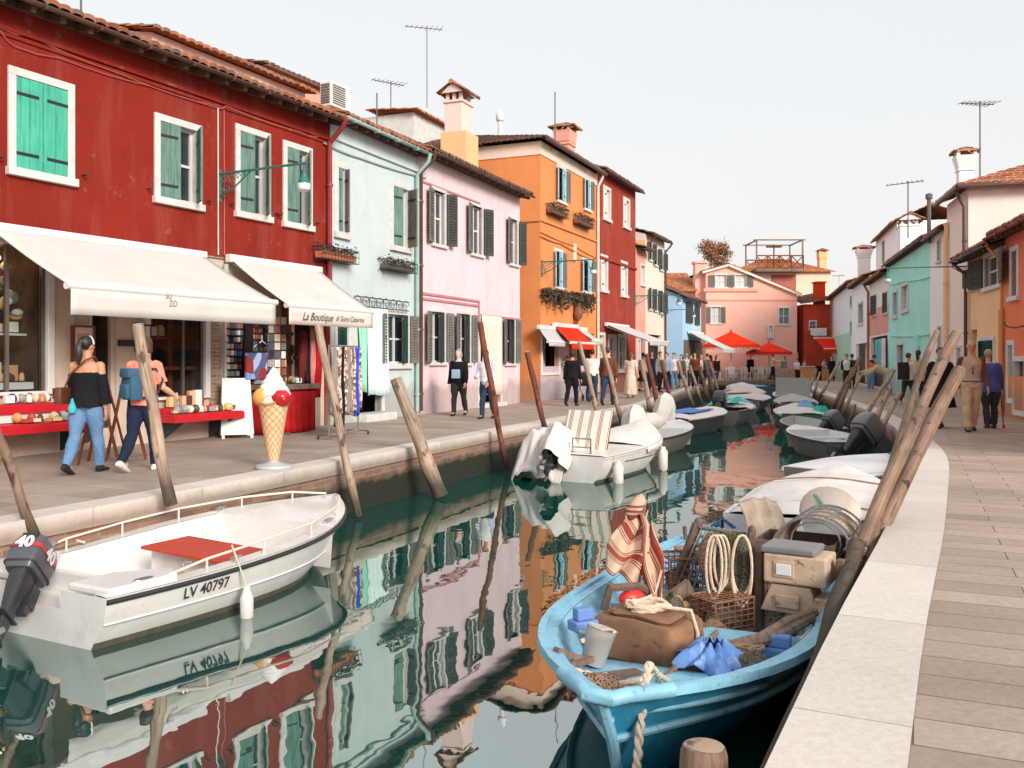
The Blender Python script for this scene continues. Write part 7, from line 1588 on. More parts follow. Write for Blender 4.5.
def person(label, foot, H=1.68, face=0, legs=((12,4),(-12,14)), arms=((8,8,12),(-6,8,12)), lean=3, head=(0,0), top=('c_black', 1.0, .0), bottom=('c_darkdenim','trousers'), shoes='shoe_black', hair=('hair_brown','short'), skin='skin_a', w=1.0, det=1, group=None, vest=None, z0=0., twist=0, neck=0.):
    """face: heading in degrees clockwise from +Y. legs: right, left (hip, knee flex). arms: right, left (forward, out, elbow flex)."""
    root = thing('person', label, 'person', (foot[0], foot[1], z0), -rad(face), group); h = H
    vox = {2: .010, 1: .016, 0: .026}[det]
    hip = [Vec((sx*.048*h*w, 0, 0)) for sx in (1,-1)]; P = {}
    for k, sx in enumerate((1,-1)):
        a, kf = rad(legs[k][0]), rad(legs[k][1]); kn = hip[k]+Vec((.004*h*sx, sin(a), -cos(a)))*.245*h; a2 = a-kf; an = kn+Vec((0, sin(a2), -cos(a2)))*.235*h; P[k] = (hip[k], kn, an, a2)
    low = min(P[k][2].z for k in (0,1)); PZ = .042*h-low      # pelvis height
    up = Vec((0,0,PZ)); ln = rad(lean); ax = Vec((0, sin(ln), cos(ln))); side = Vec((1,0,0)); fw = side.cross(ax)*-1
    fw = Vec((0, cos(ln), -sin(ln)))
    tz = lambda q: up+ax*(q*h)
    sh = [tz(.272)+side*(sx*.100*h*(.95+.05*w)) for sx in (1,-1)]; A = {}
    for k, sx in enumerate((1,-1)):
        f_, o_, e_ = [rad(q) for q in arms[k][:3]]
        d1 = Vec((sx*sin(o_), sin(f_)*cos(o_), -cos(f_)*cos(o_))); el = sh[k]+d1*.170*h
        f2 = f_+e_; ins = rad(arms[k][3]) if len(arms[k]) > 3 else 0
        d2 = Vec((sx*sin(o_*.4-ins), sin(f2)*cos(o_*.4-ins), -cos(f2)*cos(o_*.4-ins))); wr = el+d2*.150*h; A[k] = (sh[k], el, wr, d2)
    nb = tz(.312); hy, hp = rad(head[0]), rad(head[1])
    hax = Vec((0, sin(ln*.6-hp+neck), cos(ln*.6-hp+neck))); hc = nb+hax*(.105*h); HR = Matrix.Rotation(-hy, 3, 'Z')@Matrix.Rotation(-(ln*.4-hp), 3, 'X')
    def torso(mb, g, z0_, z1_, wk=1.):
        Q = [(-.03,.088,.066),(.02,.094,.068),(.08,.082,.058),(.15,.086,.062),(.22,.098,.066),(.262,.097,.060),(.285,.080,.052),(.303,.050,.043),(.32,.036,.036)]
        Q = [q for q in Q if z0_-.001 <= q[0] <= z1_+.001]
        mb.loft([[tz(q)+side*(cos(a)*(rx*w*h*wk+g))+fw*(sin(a)*(ry*w*h+g)+(.006*h if .1 < q < .25 else 0)) for a in [2*pi*t_/18 for t_ in range(18)]] for q, rx, ry in Q])
    def arm(mb, k, g, frac=1., flare=0):
        s_, e_, w_, _ = A[k]; pts = [s_+(nb-s_)*.25, s_, s_.lerp(e_,.5), e_]; rs = [.026*h, .033*h, .029*h, .024*h]
        if frac > .5: q = (frac-.5)*2; pts += [e_.lerp(w_, q*.4), e_.lerp(w_, q)]; rs += [.0245*h, lerp(.024,.0165,q)*h+flare]
        elif frac < .5: pts = [s_+(nb-s_)*.25, s_, s_.lerp(e_, frac*2)]; rs = [.026*h, .033*h, .031*h+flare]
        mb.tube(pts, [r*(.6+.4*w)+g for r in rs], 10); mb.ell(s_, .033*h+g*.8, None, 10, 6)
        if frac > .5: mb.ell(e_, .0245*h+g, None, 8, 6)
    def leg(mb, k, g, frac=1., flare=0):
        a_, b_, c_, _ = P[k]; a_, b_, c_ = a_+up, b_+up, c_+up; pts = [a_+Vec((0,0,.02*h)), a_.lerp(b_,.3), a_.lerp(b_,.7), b_]; rs = [.054*h*w, .053*h*w, .042*h*w, .034*h]
        if frac > .5: q = (frac-.5)*2; pts += [b_.lerp(c_, q*.35), b_.lerp(c_, q*.7), b_.lerp(c_, q)]; rs += [.036*h, .030*h, .023*h+flare]
        mb.tube(pts, [r+g for r in rs], 12); mb.ell(b_, .034*h+g, None, 8, 6)
    # body: one continuous skin
    mb = MB(); torso(mb, 0, -.05, .33); mb.tube([nb-ax*.02*h, nb+hax*.06*h], [.036*h,.030*h], 10)
    for k in (0,1): arm(mb, k, 0); leg(mb, k, 0); mb.tube([P[k][2]+up, P[k][2]+up+Vec((0,.06*h,-.025*h))], [.022*h,.02*h], 8)
    mb.ell(up, (.085*h*w,.062*h*w,.06*h), None, 12, 8)
    hr = lambda x, y, z: hc+HR@Vec((x*h, y*h, z*h))
    mb.ell(hr(0,-.004,.012), (.044*h,.054*h,.055*h), HR, 14, 10); mb.ell(hr(0,.010,-.026), (.034*h,.038*h,.040*h), HR, 12, 8); mb.ell(hr(0,.026,-.050), (.016*h,.016*h,.014*h), HR)
    if det: 
        mb.tube([hr(0,.046,.012), hr(0,.060,-.012), hr(0,.050,-.016)], [.006*h,.0095*h,.007*h], 8); mb.ell(hr(0,.044,.020), (.026*h,.008*h,.006*h), HR)
        for sx in (1,-1): mb.ell(hr(sx*.044,-.004,-.004), (.006*h,.011*h,.017*h), HR)
    rb = remesh(mb, vox, 3 if det > 1 else 2)
    for k, sx in enumerate((1,-1)):             # hands: palm, four fingers, thumb
        s_, e_, w_, d = A[k]; d = d.normalized(); inn = Vec((-sx,0,0)); inn = (inn-d*inn.dot(d)).normalized(); ac = d.cross(inn).normalized()
        if ac.y < 0: ac = -ac
        rb.loft([[w_+d*(q*h)+ac*(cos(a)*wx*h)+inn*(sin(a)*wy*h) for a in [2*pi*t_/10 for t_ in range(10)]] for q, wx, wy in ((-.012,.014,.012),(.012,.019,.010),(.035,.024,.010),(.052,.022,.009),(.056,.014,.006))])
        if det:
            for j, (o_, L_) in enumerate(((.017,.040),(.006,.046),(-.006,.043),(-.016,.034))):
                p = w_+d*(.048*h)+ac*(o_*h); c1 = p+d*(L_*.5*h)+inn*(.006*h); c2 = c1+d*(L_*.35*h)+inn*(.014*h); rb.tube([p, c1, c2], [.0056*h,.0052*h,.004*h], 6)
            p = w_+d*(.015*h)+ac*(.016*h); rb.tube([p, p+d*(.02*h)+ac*(.016*h)+inn*(.006*h), p+d*(.04*h)+ac*(.018*h)+inn*(.012*h)], [.008*h,.007*h,.005*h], 6)
    rb.build('body', skin, root)
    if det:
        for sx in (1,-1):
            mb = MB(); mb.ell(hr(sx*.017,.0475,.007), (.0055*h,.0035*h,.0032*h), HR, 8, 6); mb.build('eye', 'eye_dark', root)
        mb = MB(); mb.ell(hr(0,.0445,-.032), (.013*h,.005*h,.004*h), HR, 8, 6); mb.build('mouth', 'lips', root)
        mb = MB()
        for sx in (1,-1): mb.tube([hr(sx*.009,.051,.018), hr(sx*.018,.050,.021), hr(sx*.027,.044,.018)], .0022*h, 5)
        mb.build('eyebrows', hair[0], root)
    # trousers, skirt or dress
    bm_, kind = bottom[0], bottom[1]; mb = MB()
    if kind in ('trousers', 'tight', 'wide', 'shorts'):
        g = {'trousers': .014, 'tight': .014, 'wide': .026, 'shorts': .02}[kind]
        torso(mb, g*.9, -.04, .05); mb.ell(up+Vec((0,0,-.01*h)), (.088*h*w+g,.066*h*w+g,.06*h), None, 12, 8)
        for k in (0,1): leg(mb, k, g, .62 if kind == 'shorts' else .985, .012 if kind == 'wide' else .004)
        remesh(mb, vox, 2, .011).build('trousers' if kind != 'shorts' else 'shorts', bm_, root)
    else:
        zb = {'skirt': .26, 'long': .07}[kind]*h; zt = tz(.07 if kind == 'skirt' or kind == 'long' else .2).z; sw = (P[0][1].y+P[1][1].y)/2
        def f(i, j):
            a = i*2*pi; z = lerp(zt, zb, j); s_ = min(1, j*3); rx = lerp(.088,.100+.05*j, s_)*h*w; ry = lerp(.064,.09+.06*j, s_)*h*w; k = 1+.05*j*sin(a*7)
            return Vec((rx*cos(a)*k, ry*sin(a)*k+sw*j*.6, z))
        mb.grid(f, 36, 12); mb.build('skirt', bm_, root, solid=.006)
    tm, sl, hem = top[0], top[1], top[2]; mb = MB(); g = .014 if len(top) < 4 else top[3]
    offs = len(top) > 4
    torso(mb, g, -.035+hem, .23 if offs else .304)
    if hem < 0: mb.loft([[up+Vec((cos(a)*(.094*h*w+g+.008*q), sin(a)*(.07*h*w+g+.008*q), lerp(.02*h, hem*h, q))) for a in [2*pi*t_/18 for t_ in range(18)]] for q in (0,.5,1)])
    if sl:
        for k in (0,1):
            if offs: 
                s_, e_, w_, _ = A[k]; mb.tube([s_.lerp(e_,.38), e_, e_.lerp(w_, .75)], [.04*h,.042*h,.05*h], 10); mb.tube([s_.lerp(e_,.45)-Vec((0,0,0)), tz(.2)], [.04*h,.05*h], 10)
            else: arm(mb, k, g*.85, sl, .006)
    remesh(mb, vox, 2, .012).build('top', tm, root)
    if vest:
        mb = MB(); torso(mb, g+.012, -.02, .304, .97); remesh(mb, vox, 2, .008).build('vest', vest, root)
    if shoes:
        for k in (0,1):
            an = P[k][2]+up; pitch = max(-.9, min(.5, P[k][3]*.9)); R = Matrix.Rotation(pitch if an.z > .06*h else 0, 3, 'X')
            if an.z > .06*h: R = Matrix.Rotation(P[k][3]*.8, 3, 'X')
            m_ = MB(); q = lambda x, y, z: an+R@Vec((x*h, y*h, z*h))
            m_.loft([[q(cos(a)*rx, y+0*sin(a), z+sin(a)*rz) for a in [2*pi*t_/12 for t_ in range(12)]] for y, rx, z, rz in ((-.040,.016,-.022,.016),(-.03,.022,-.018,.024),(0,.024,-.010,.032),(.04,.026,-.022,.020),(.085,.027,-.028,.014),(.108,.018,-.031,.009))])
            m_.build('shoe', shoes, root)
    hm, style = hair; mb = MB()
    if style != 'bald':
        mb.ell(hr(0,-.012,.020), (.050*h,.056*h,.056*h), HR, 16, 10)
        if style == 'long': mb.loft([[hr(cos(a)*rx, -.018+sin(a)*ry-oy, z) for a in [2*pi*t_/14 for t_ in range(14)]] for z, rx, ry, oy in ((.03,.045,.05,0),(-.02,.052,.045,.006),(-.07,.054,.032,.018),(-.13,.048,.022,.024),(-.17,.03,.012,.024))])
        if style == 'pony':
            mb.ell(hr(0,-.064,.03), (.02*h,.02*h,.02*h), HR); mb.tube([hr(0,-.066,.03), hr(.004,-.086,-.01), hr(.006,-.082,-.07), hr(0,-.075,-.14)], [.016*h,.027*h,.028*h,.008*h], 10)
        if style == 'bun': mb.ell(hr(0,-.05,.06), (.024*h,.024*h,.022*h), HR)
        if style == 'bob': mb.loft([[hr(cos(a)*rx, -.014+sin(a)*ry, z) for a in [2*pi*t_/14 for t_ in range(14)]] for z, rx, ry in ((.03,.048,.05),(-.02,.056,.045),(-.045,.054,.036),(-.052,.03,.02))])
        # keep the face clear
        mb.v = [tuple(p) for p in mb.v]; inv = HR.inverted(); vv = []
        for p in mb.v:
            q = inv@(Vec(p)-hc)/h
            if q.y > .016 and q.z < .022+.0*abs(q.x): q.y = .012+(q.y-.018)*.1
            q2 = Vec((q.x*60, q.y*60, q.z*14)); vv.append(tuple(hc+HR@(q*h)+mnoise.noise_vector(q2)*.010))
        mb.v = vv
    else: mb.ell(hr(0,-.020,.004), (.0475*h,.046*h,.034*h), HR, 14, 8)
    mb.build('hair', hm, root)
    root['_pts'] = 0; del root['_pts']
    J = dict(root=root, M=WM[root.name], wr=A, sh=sh, nb=nb, tz=tz, fw=fw, side=side, h=h, hr=hr, up=up, P=P)
    return J
def ft(px, py): p = GP(px, py, 0); return (p.x, p.y)
# two women passing the sweet shop (seen from behind)
jw = person('woman from behind in a black off shoulder top and pale jeans with a shoulder bag', ft(86,473), 1.66, 4, ((14,4),(-12,18)), ((-4,10,10),(10,8,18)), 3, (18,0), ('c_black', 1., -.03, .023, 1), ('c_denim','tight'), 'shoe_black', ('hair_black','pony'), 'skin_b', 1.06, 2)
def on(J, p): return J['M']@p
h_ = jw['h']; hb = MB(); hb.tube([jw['hr'](.047*cos(a), .012+.0*a, .012+.06*sin(a)) for a in [pi*k/12 for k in range(13)]], .008*1.2, 6); hb.build('headband', 'c_white', jw['root'])
o = thing('shoulder_bag', 'brown leather shoulder bag at the hip of the woman in black', 'bag', on(jw, Vec((-.23,-.10,.84))), -rad(4))
mb = MB(); rbox(mb, (0,0,0), (.10,.27,.20), .35); mb.build('pouch', 'leather_brown', o); mb = MB(); mb.box((-.052,0,.13), (.012,.26,.13)); mb.build('flap', 'leather_brown', o, bevel=.004)
mb = MB(); Mi = WM[o.name].inverted(); sp = [Vec((-.22,-.12,.98)), Vec((-.12,-.135,1.2)), Vec((.06,-.115,1.37)), Vec((.13,-.03,1.41)), Vec((.10,.08,1.33)), Vec((-.1,.135,1.1)), Vec((-.23,.06,.98))]; mb.tube(rope_path([Mi@on(jw, p) for p in sp], n=5), .011, 6); mb.build('strap', 'leather_brown', o)
o = thing('pouch', 'small turquoise pouch dangling beside the shoulder bag', 'pouch', on(jw, Vec((-.08,-.16,.82)))); mb = MB(); mb.lathe([(0,-.10),(.04,-.08),(.05,-.02),(.02,.05),(.012,.09)], (0,0,0), 12); mb.build('bag', 'pouch_teal', o); cloth('pouch_teal', hexc(70,176,180), .2)
jb = person('woman in a coral top and dark jeans wearing a teal backpack', ft(143,471), 1.66, 12, ((12,4),(-12,22)), ((14,8,50),(4,8,60,10)), 4, (-10,-6), ('c_coral', .4, .0, .018), ('c_navy','tight'), 'shoe_white', ('hair_brown','bob'), 'skin_a', 1.05, 2)
o = thing('backpack', 'teal canvas backpack on the woman in the coral top', 'backpack', on(jb, jb['tz'](.13)+Vec((-.02,-.20,0))), -rad(42))
mb = MB(); rbox(mb, (0,0,-.18), (.29,.17,.36), .4); mb.build('pack', 'pack_teal', o); mb = MB(); rbox(mb, (0,-.03,.09), (.28,.17,.11), .45); mb.build('lid', 'pack_teal', o); mb = MB(); rbox(mb, (0,-.09,-.16), (.2,.07,.17), .4); mb.build('pocket', 'pack_teal', o)
for sx in (1,-1):
    mb = MB(); mb.tube([(sx*.07,.08,.10),(sx*.085,.14,.20),(sx*.10,.25,.19),(sx*.11,.33,.06),(sx*.13,.26,-.1),(sx*.12,.08,-.16)], .017, 6); mb.build('strap', 'c_charcoal', o)
# in front of the pink house
j = person('grey haired woman in a black jumper walking along the pink house', ft(459,415.5), 1.64, 195, ((14,6),(-12,16)), ((-6,10,20),(10,10,22)), 3, (6,-4), ('c_black', 1., -.02, .022), ('c_charcoal','tight'), 'shoe_black', ('hair_grey','bob'), 'skin_c', 1.12, 2)
o = thing('shoulder_bag', 'blue patterned bag held at the waist of the grey haired woman', 'bag', on(j, Vec((.02,.19,.92))), -rad(195)); mb = MB(); rbox(mb, (0,0,0), (.22,.09,.22), .4); mb.build('pouch', 'c_lightblue', o); mb = MB(); mb.tube([(.09,0,.2),(.16,-.04,.36),(.14,-.12,.46)], .01, 5); mb.build('strap', 'c_navy', o)
person('woman in a white vest over a pale blue jumper by the pink door', ft(487,418.5), 1.62, 205, ((10,4),(-10,14)), ((10,6,70,14),(6,6,40,10)), 3, (10,-22), ('c_paleblue', 1., 0., .016), ('c_darkdenim','tight'), 'shoe_black', ('hair_brown','short'), 'skin_b', 1.0, 2, vest='c_white')
# by the orange house
person('woman with a dark bob walking away dressed all in black', ft(572,406), 1.66, 25, ((12,6),(-12,18)), ((6,10,15),(-8,10,15)), 3, (0,0), ('c_black', 1., 0., .02), ('c_black','trousers'), 'shoe_black', ('hair_black','bob'), 'skin_b', 1.1, 1)
person('man in a white shirt walking away beside the stroller', ft(592,401), 1.72, 20, ((10,6),(-10,16)), ((20,10,20),(15,10,25)), 4, (0,0), ('c_white', .45, 0., .022), ('c_darkdenim','trousers'), 'shoe_black', ('hair_black','short'), 'skin_b', 1.12, 1)
person('man in a brown jumper walking away with hands hanging', ft(608,405), 1.76, 22, ((14,6),(-14,18)), ((-8,12,10),(8,12,12)), 3, (10,0), ('c_brown', 1., -.02, .024), ('c_darkdenim','trousers'), 'shoe_black', ('hair_brown','short'), 'skin_a', 1.18, 1)
o = thing('stroller', 'folding pushchair with dark hood pushed by the man in white', 'stroller', (*ft(586,401.5), 0), -rad(20))
mb = MB()
for sx in (-.22,.22): mb.tube([(sx,-.45,1.0),(sx,-.1,.6),(sx,.4,.12)], .014, 6); mb.tube([(sx,.2,.6),(sx,-.35,.12)], .014, 6)
mb.tube([(-.22,-.45,1.),(.22,-.45,1.)], .016, 6); mb.build('frame', 'zinc', o)
mb = MB(); mb.grid(lambda i, j: Vec((lerp(-.2,.2,i), -.15+.3*j, .78-.4*j+.16*(2*j-1)**2)), 6, 10); mb.grid(lambda i, j: Vec((.2*cos(pi*i), -.2+.3*j, .75+.22*sin(pi*i))), 10, 6); mb.build('seat', 'c_charcoal', o, solid=.02)
for sx in (-.22,.22):
    for y in (-.35,.4):
        mb = MB(); mb.tube([(sx+.10*0, y+.10*cos(a), .105+.10*sin(a)) for a in [2*pi*k/14 for k in range(15)]], .02, 6); mb.tube([(sx-.02,y,.105),(sx+.02,y,.105)], .03, 6); mb.build('wheel', 'black_rubber', o)
person('long haired woman in a pale patterned dress beside the salmon house', ft(630.5,398), 1.66, 30, ((6,4),(-8,10)), ((4,8,30),(4,8,20)), 3, (20,0), ('c_floral', .4, 0., .016), ('c_floral','long'), 'shoe_tan', ('hair_brown','long'), 'skin_a', 1.0, 1)
GR = 'people strolling by the cafes at the canal bend'
far = [ # label, foot px, height, face, top, bottom, hair, pose
 ('person in a dark coat under the long white awning', (652.5,390.5), 1.75, 200, 'c_navy','c_navy','hair_brown','short'),
 ('visitor in a grey open jacket and black trousers walking towards the camera', (660.5,393), 1.74, 195, 'c_grey','c_black','hair_brown','short'),
 ('visitor in a lilac grey jacket behind the grey jacket one', (667,388.5), 1.7, 190, 'c_lightblue','c_navy','hair_black','short'),
 ('visitor in a white shirt and pale jeans facing the camera', (674,388), 1.7, 185, 'c_white','c_denim','hair_black','short'),
 ('visitor in a dark patterned dress right of the white shirt one', (681,387.5), 1.64, 190, 'c_olive','c_charcoal','hair_black','long'),
 ('visitor with a white top sitting back in the blue house doorway', (690,387.), 1.62, 170, 'c_white','c_charcoal','hair_brown','short'),
 ('bearded visitor in brown by the cafe awning', (695.5,389), 1.72, 160, 'c_brown','c_black','hair_black','short'),
 ('visitor in a cream cardigan by the cafe awning', (700,386.5), 1.62, 200, 'c_cream','c_charcoal','hair_blond','long'),
 ('person in black jacket and white blouse before the dark cafe door', (716,385), 1.62, 180, 'c_black','c_darkdenim','hair_black','long'),
 ('waiter dressed in black standing between the two parasols', (750.5,378), 1.72, 180, 'c_black','c_black','hair_black','short'),
 ('man in a khaki shirt and black trousers raising his phone', (773,379), 1.75, 80, 'c_tan','c_black','hair_black','short'),
 ('woman in a grey and white top facing the man with the phone', (785.5,379), 1.64, 250, 'c_grey','c_tan','hair_brown','pony'),
 ('seated looking guest in pale grey at the alley corner', (796.5,379), 1.45, 150, 'c_white','c_charcoal','hair_black','short'),
 ('child in a pink top under the red awning', (804.5,379), 1.42, 170, 'c_pink','c_tan','hair_brown','long'),
 ('person in a dark jacket behind the planter boxes', (816,378), 1.62, 160, 'c_charcoal','c_black','hair_black','short'),
 ('person in a white top by the planters on the right', (825,379), 1.5, 180, 'c_white','c_grey','hair_brown','short'),
 ('visitor in an olive jacket partly hidden by the clustered poles', (706,386), 1.7, 30, 'c_olive','c_navy','hair_brown','short'),
 ('visitor in a red top walking away past the blue house awning', (711.5,385), 1.66, 15, 'c_red','c_darkdenim','hair_black','pony'),
 ('visitor in cream with dark trousers between the dress and the grey jacket', (642,392), 1.68, 20, 'c_cream','c_charcoal','hair_brown','short'),
 ('visitor in pale blue under the edge of the white awning', (685.5,385.5), 1.7, 10, 'c_paleblue','c_grey','hair_grey','short'),
 ('woman with long dark hair in black near the pale blue house', (833,380), 1.62, 230, 'c_black','c_black','hair_black','long')]
for lb, fp, H_, fc, tp_, bt, hm, hs in far:
    fp = (fp[0]+1.2*math.sin(len(lb)*7), fp[1]+.9*math.sin(len(lb)*3)); fc += 35*math.sin(len(lb)*5); pose = dict(legs=((8,4),(-8,10)), arms=((4,8,14),(-4,8,14)))
    if 'phone' in lb and 'raising' in lb: pose['arms'] = ((60,6,50,10),(70,6,30,10))
    if 'walking' in lb: pose['legs'] = ((16,4),(-14,16))
    person(lb, ft(*fp), H_, fc, top=(tp_, 1. if tp_ not in ('c_white',) else .45, 0., .02), bottom=(bt, 'trousers' if 'dress' not in lb or 'dressed' in lb else 'skirt'), hair=(hm, hs), det=0, group=GR, **pose)
# right bank
jv = person('bald man in a beige vest and khaki trousers walking towards the camera', ft(971,431.5), 1.74, 195, ((8,2),(-14,12)), ((-4,12,14),(6,12,18)), 1, (0,-4), ('c_brown', .98, 0., .013), ('c_khaki','wide'), 'shoe_black', ('hair_grey','bald'), 'skin_b', 1.02, 2, vest='c_khaki2')
mb = MB(); torso_y = .155; T_ = jv['tz']
mb.tube([T_(.2)+Vec((0,.148,0)), T_(.14)+Vec((0,.152,0))], .008, 6); mb.ell(T_(.13)+Vec((0,.155,0)), (.012,.01,.03)); tag(mb.build('sunglasses', 'eye_dark', jv['root']), None)
mb = MB(); mb.tube([T_(.035)+Vec((.178*cos(a), .137*sin(a), 0)) for a in [2*pi*k/24 for k in range(25)]], .014, 6); mb.build('belt', 'leather_brown', jv['root'])
je = person('elderly person in a blue cardigan leaning on a crutch beside the man in the vest', ft(990,428.5), 1.58, 12, ((6,4),(-8,8)), ((10,16,20),(6,8,10)), 10, (0,-6), ('c_blueshirt', 1., -.06, .026), ('c_charcoal','trousers'), 'shoe_black', ('hair_blond','short'), 'skin_b', 1.15, 2)
o = thing('crutch', 'grey elbow crutch gripped by the elderly person in blue', 'crutch', on(je, Vec((.30,.16,0)))); wr = on(je, je['wr'][0][2]); b_ = Vec(WM[o.name].translation); mb = MB(); mb.tube([(0,0,.0), wr-b_+Vec((0,0,.0)), wr-b_+(on(je,je['wr'][0][1])-wr)*.8+Vec((.03,0,.04))], .013, 8); mb.build('shaft', 'zinc', o); mb = MB(); mb.lathe([(.022,0),(.02,.05),(.013,.06)], (0,0,0), 10); mb.build('foot', 'black_rubber', o); mb = MB(); mb.tube([wr-b_+Vec((0,-.03,.02)), wr-b_+Vec((0,.1,.02))], .016, 8); mb.build('handle', 'black_rubber', o)
person('woman in a black jacket and wide black skirt behind the leaning timbers', ft(940,428), 1.62, 188, ((10,4),(-16,14)), ((-6,14,14),(10,14,10)), 3, (0,0), ('c_black', 1., -.02, .024), ('c_black','skirt'), 'shoe_black', ('hair_brown','short'), 'skin_b', 1.2, 1)
j1 = person('woman in a cream top with a dark backpack beside the turquoise house', ft(908,404.5), 1.60, 60, ((16,4),(-14,16)), ((6,8,30),(4,8,30)), 3, (0,0), ('c_cream', 1., -.04, .022), ('c_charcoal','tight'), 'shoe_white', ('hair_brown','short'), 'skin_b', 1.0, 1)
o = thing('backpack', 'dark bulky backpack on the woman in the cream top', 'backpack', on(j1, j1['tz'](.12)+Vec((0,-.22,0))), -rad(60)); mb = MB(); rbox(mb, (0,0,-.24), (.32,.24,.46), .45); mb.build('pack', 'pack_dark', o); mb = MB(); rbox(mb, (0,-.02,.16), (.30,.24,.14), .5); mb.build('lid', 'pack_dark', o)
person('dark haired woman in a beige coat beside the backpack woman', ft(918,403), 1.68, 40, ((8,4),(-10,10)), ((4,8,24),(4,8,24)), 3, (0,0), ('c_tan', 1., -.1, .026), ('c_charcoal','tight'), 'shoe_black', ('hair_black','pony'), 'skin_b', 1.0, 1)
person('person in an orange top bending towards the teal clothes', ft(871,391), 1.6, 90, ((4,2),(-4,4)), ((20,8,30),(20,8,30)), 12, (0,-10), ('c_orange', 1., 0., .024), ('c_denim','trousers'), 'shoe_white', ('hair_black','short'), 'skin_b', 1.05, 1)
person('man stooping far forward in a beige and dark jacket with pale jeans', ft(887,395), 1.7, -75, ((6,4),(-6,8)), ((60,8,20),(50,8,20)), 66, (0,10), ('c_tan', 1., 0., .03), ('c_lightblue','trousers'), 'shoe_tan', ('hair_black','short'), 'skin_b', 1.15, 1)
person('woman in a black jacket over a white shirt walking before the white house', ft(846.5,388.5), 1.66, 200, ((12,4),(-12,16)), ((8,10,40,10),(-4,10,16)), 3, (0,0), ('c_black', 1., 0., .024), ('c_charcoal','tight'), 'shoe_black', ('hair_black','short'), 'skin_a', 1.05, 1, vest='c_white')
person('person in brown walking just right of the black jacket woman', ft(852,388.5), 1.66, 20, ((10,4),(-10,16)), ((4,8,20),(-4,8,20)), 3, (0,0), ('c_brown', 1., 0., .024), ('c_charcoal','trousers'), 'shoe_black', ('hair_brown','short'), 'skin_a', 1.05, 1)
# ------------------------------------------------------------------ shop fronts, signs and street things on the left bank
GOODS = [hexc(214,176,140), hexc(178,72,50), hexc(226,210,190), hexc(90,60,46), hexc(196,140,90), hexc(226,190,120), hexc(150,150,150), hexc(236,232,226)]
speckle('wares', GOODS, 26); speckle('wares_dark', [hexc(90,56,42), hexc(140,70,50), hexc(60,44,38), hexc(196,150,110), hexc(44,34,30), hexc(170,120,90)], 22)
rndpaint('boxes', GOODS, .55); rndpaint('postcards', [hexc(90,110,140), hexc(176,110,80), hexc(210,190,160), hexc(70,90,96), hexc(150,70,60), hexc(224,220,214), hexc(110,130,120), hexc(60,60,76), hexc(200,150,110)], .4)
cloth('scarf_red', hexc(178,34,38), .2, .4); cloth('scarf_wine', hexc(110,44,44), .2, .4); cloth('scarf_rose', hexc(214,140,130), .2, .4); cloth('scarf_black', hexc(40,34,36), .2, .4); cloth('scarf_blue', hexc(60,84,196), .2, .4); speckle('scarf_pattern', [hexc(206,186,168), hexc(150,120,104), hexc(226,210,196), hexc(110,90,80)], 18, .9); cloth('scarf_grey', hexc(150,138,130), .2, .4)
def goods(name, label, cat, F, u0, u1, z, d0, d1, n, kinds=('box','jar','bag'), hmax=.16, mat='boxes', group=None):
    """a row of small wares: each one a piece of its own under a display tray"""
    h = thing(name, label, cat, F.pt((u0+u1)/2, z, (d0+d1)/2), 0, group)
    for k in range(n):
        u = lerp(u0+.05, u1-.05, (k+.5)/n)+random.uniform(-.02,.02); d = random.uniform(d0+.05, d1-.05); s = random.uniform(.5,1.); mb = MB(); q = random.choice(kinds); r = random.random()
        if q == 'box': mb.box(F.pt(u, z+.02+hmax*s*.4, d), (.10*s+.03, .08, hmax*s*.8), F.R@rot_z(random.uniform(-.4,.4)), 0, r)
        elif q == 'jar': mb.lathe([(0,0),(.035,0),(.04,.02),(.038,.09*s),(.025,.11*s),(.027,.13*s),(0,.135*s)], F.pt(u, z+.02, d), 10); mb.rnd = [r]*len(mb.rnd)
        else: mb.ell(F.pt(u, z+.05+.02*s, d), (.06*s+.02,.05,.045+.03*s), None, 8, 6); mb.v = [tuple(Vec(p)+Vec((.01*mnoise.noise(Vec(p)*30),.01*mnoise.noise(Vec(p)*31),.01))) for p in mb.v]; mb.rnd = [r]*len(mb.rnd)
        mb.build({'box':'packet','jar':'jar','bag':'sweet_bag'}[q], mat, h, True)
    return h
def shelf(F, u0, u1, z, d0, d1, label, mat='red_shelf', brackets=True, h=.13):
    o = thing('shelf', label, 'shelf', F.pt((u0+u1)/2, z, d0)); mb = MB(); fbox(mb, F, u0, u1, z-h, z-.02, d1-.03, d1); fbox(mb, F, u0, u1, z-.04, z, d0, d1-.03); fbox(mb, F, u0, u0+.03, z-h, z-.02, d0, d1-.03); fbox(mb, F, u1-.03, u1, z-h, z-.02, d0, d1-.03)
    mb.build('tray', mat, o, True, bevel=.006)
    if brackets:
        n = max(2, int((u1-u0)/1.1))
        for k in range(n):
            u = lerp(u0+.25, u1-.2, k/max(1,n-1)); mb = MB(); mb.prism([F.pt(u,z-h,d0),F.pt(u,z-h,d1-.08),F.pt(u,z-h-.34,d0)], F.t*.04); mb.build('bracket', 'bracket_teal', o, True)
    return o
paint('bracket_teal', hexc(40,62,76), .6, .1)
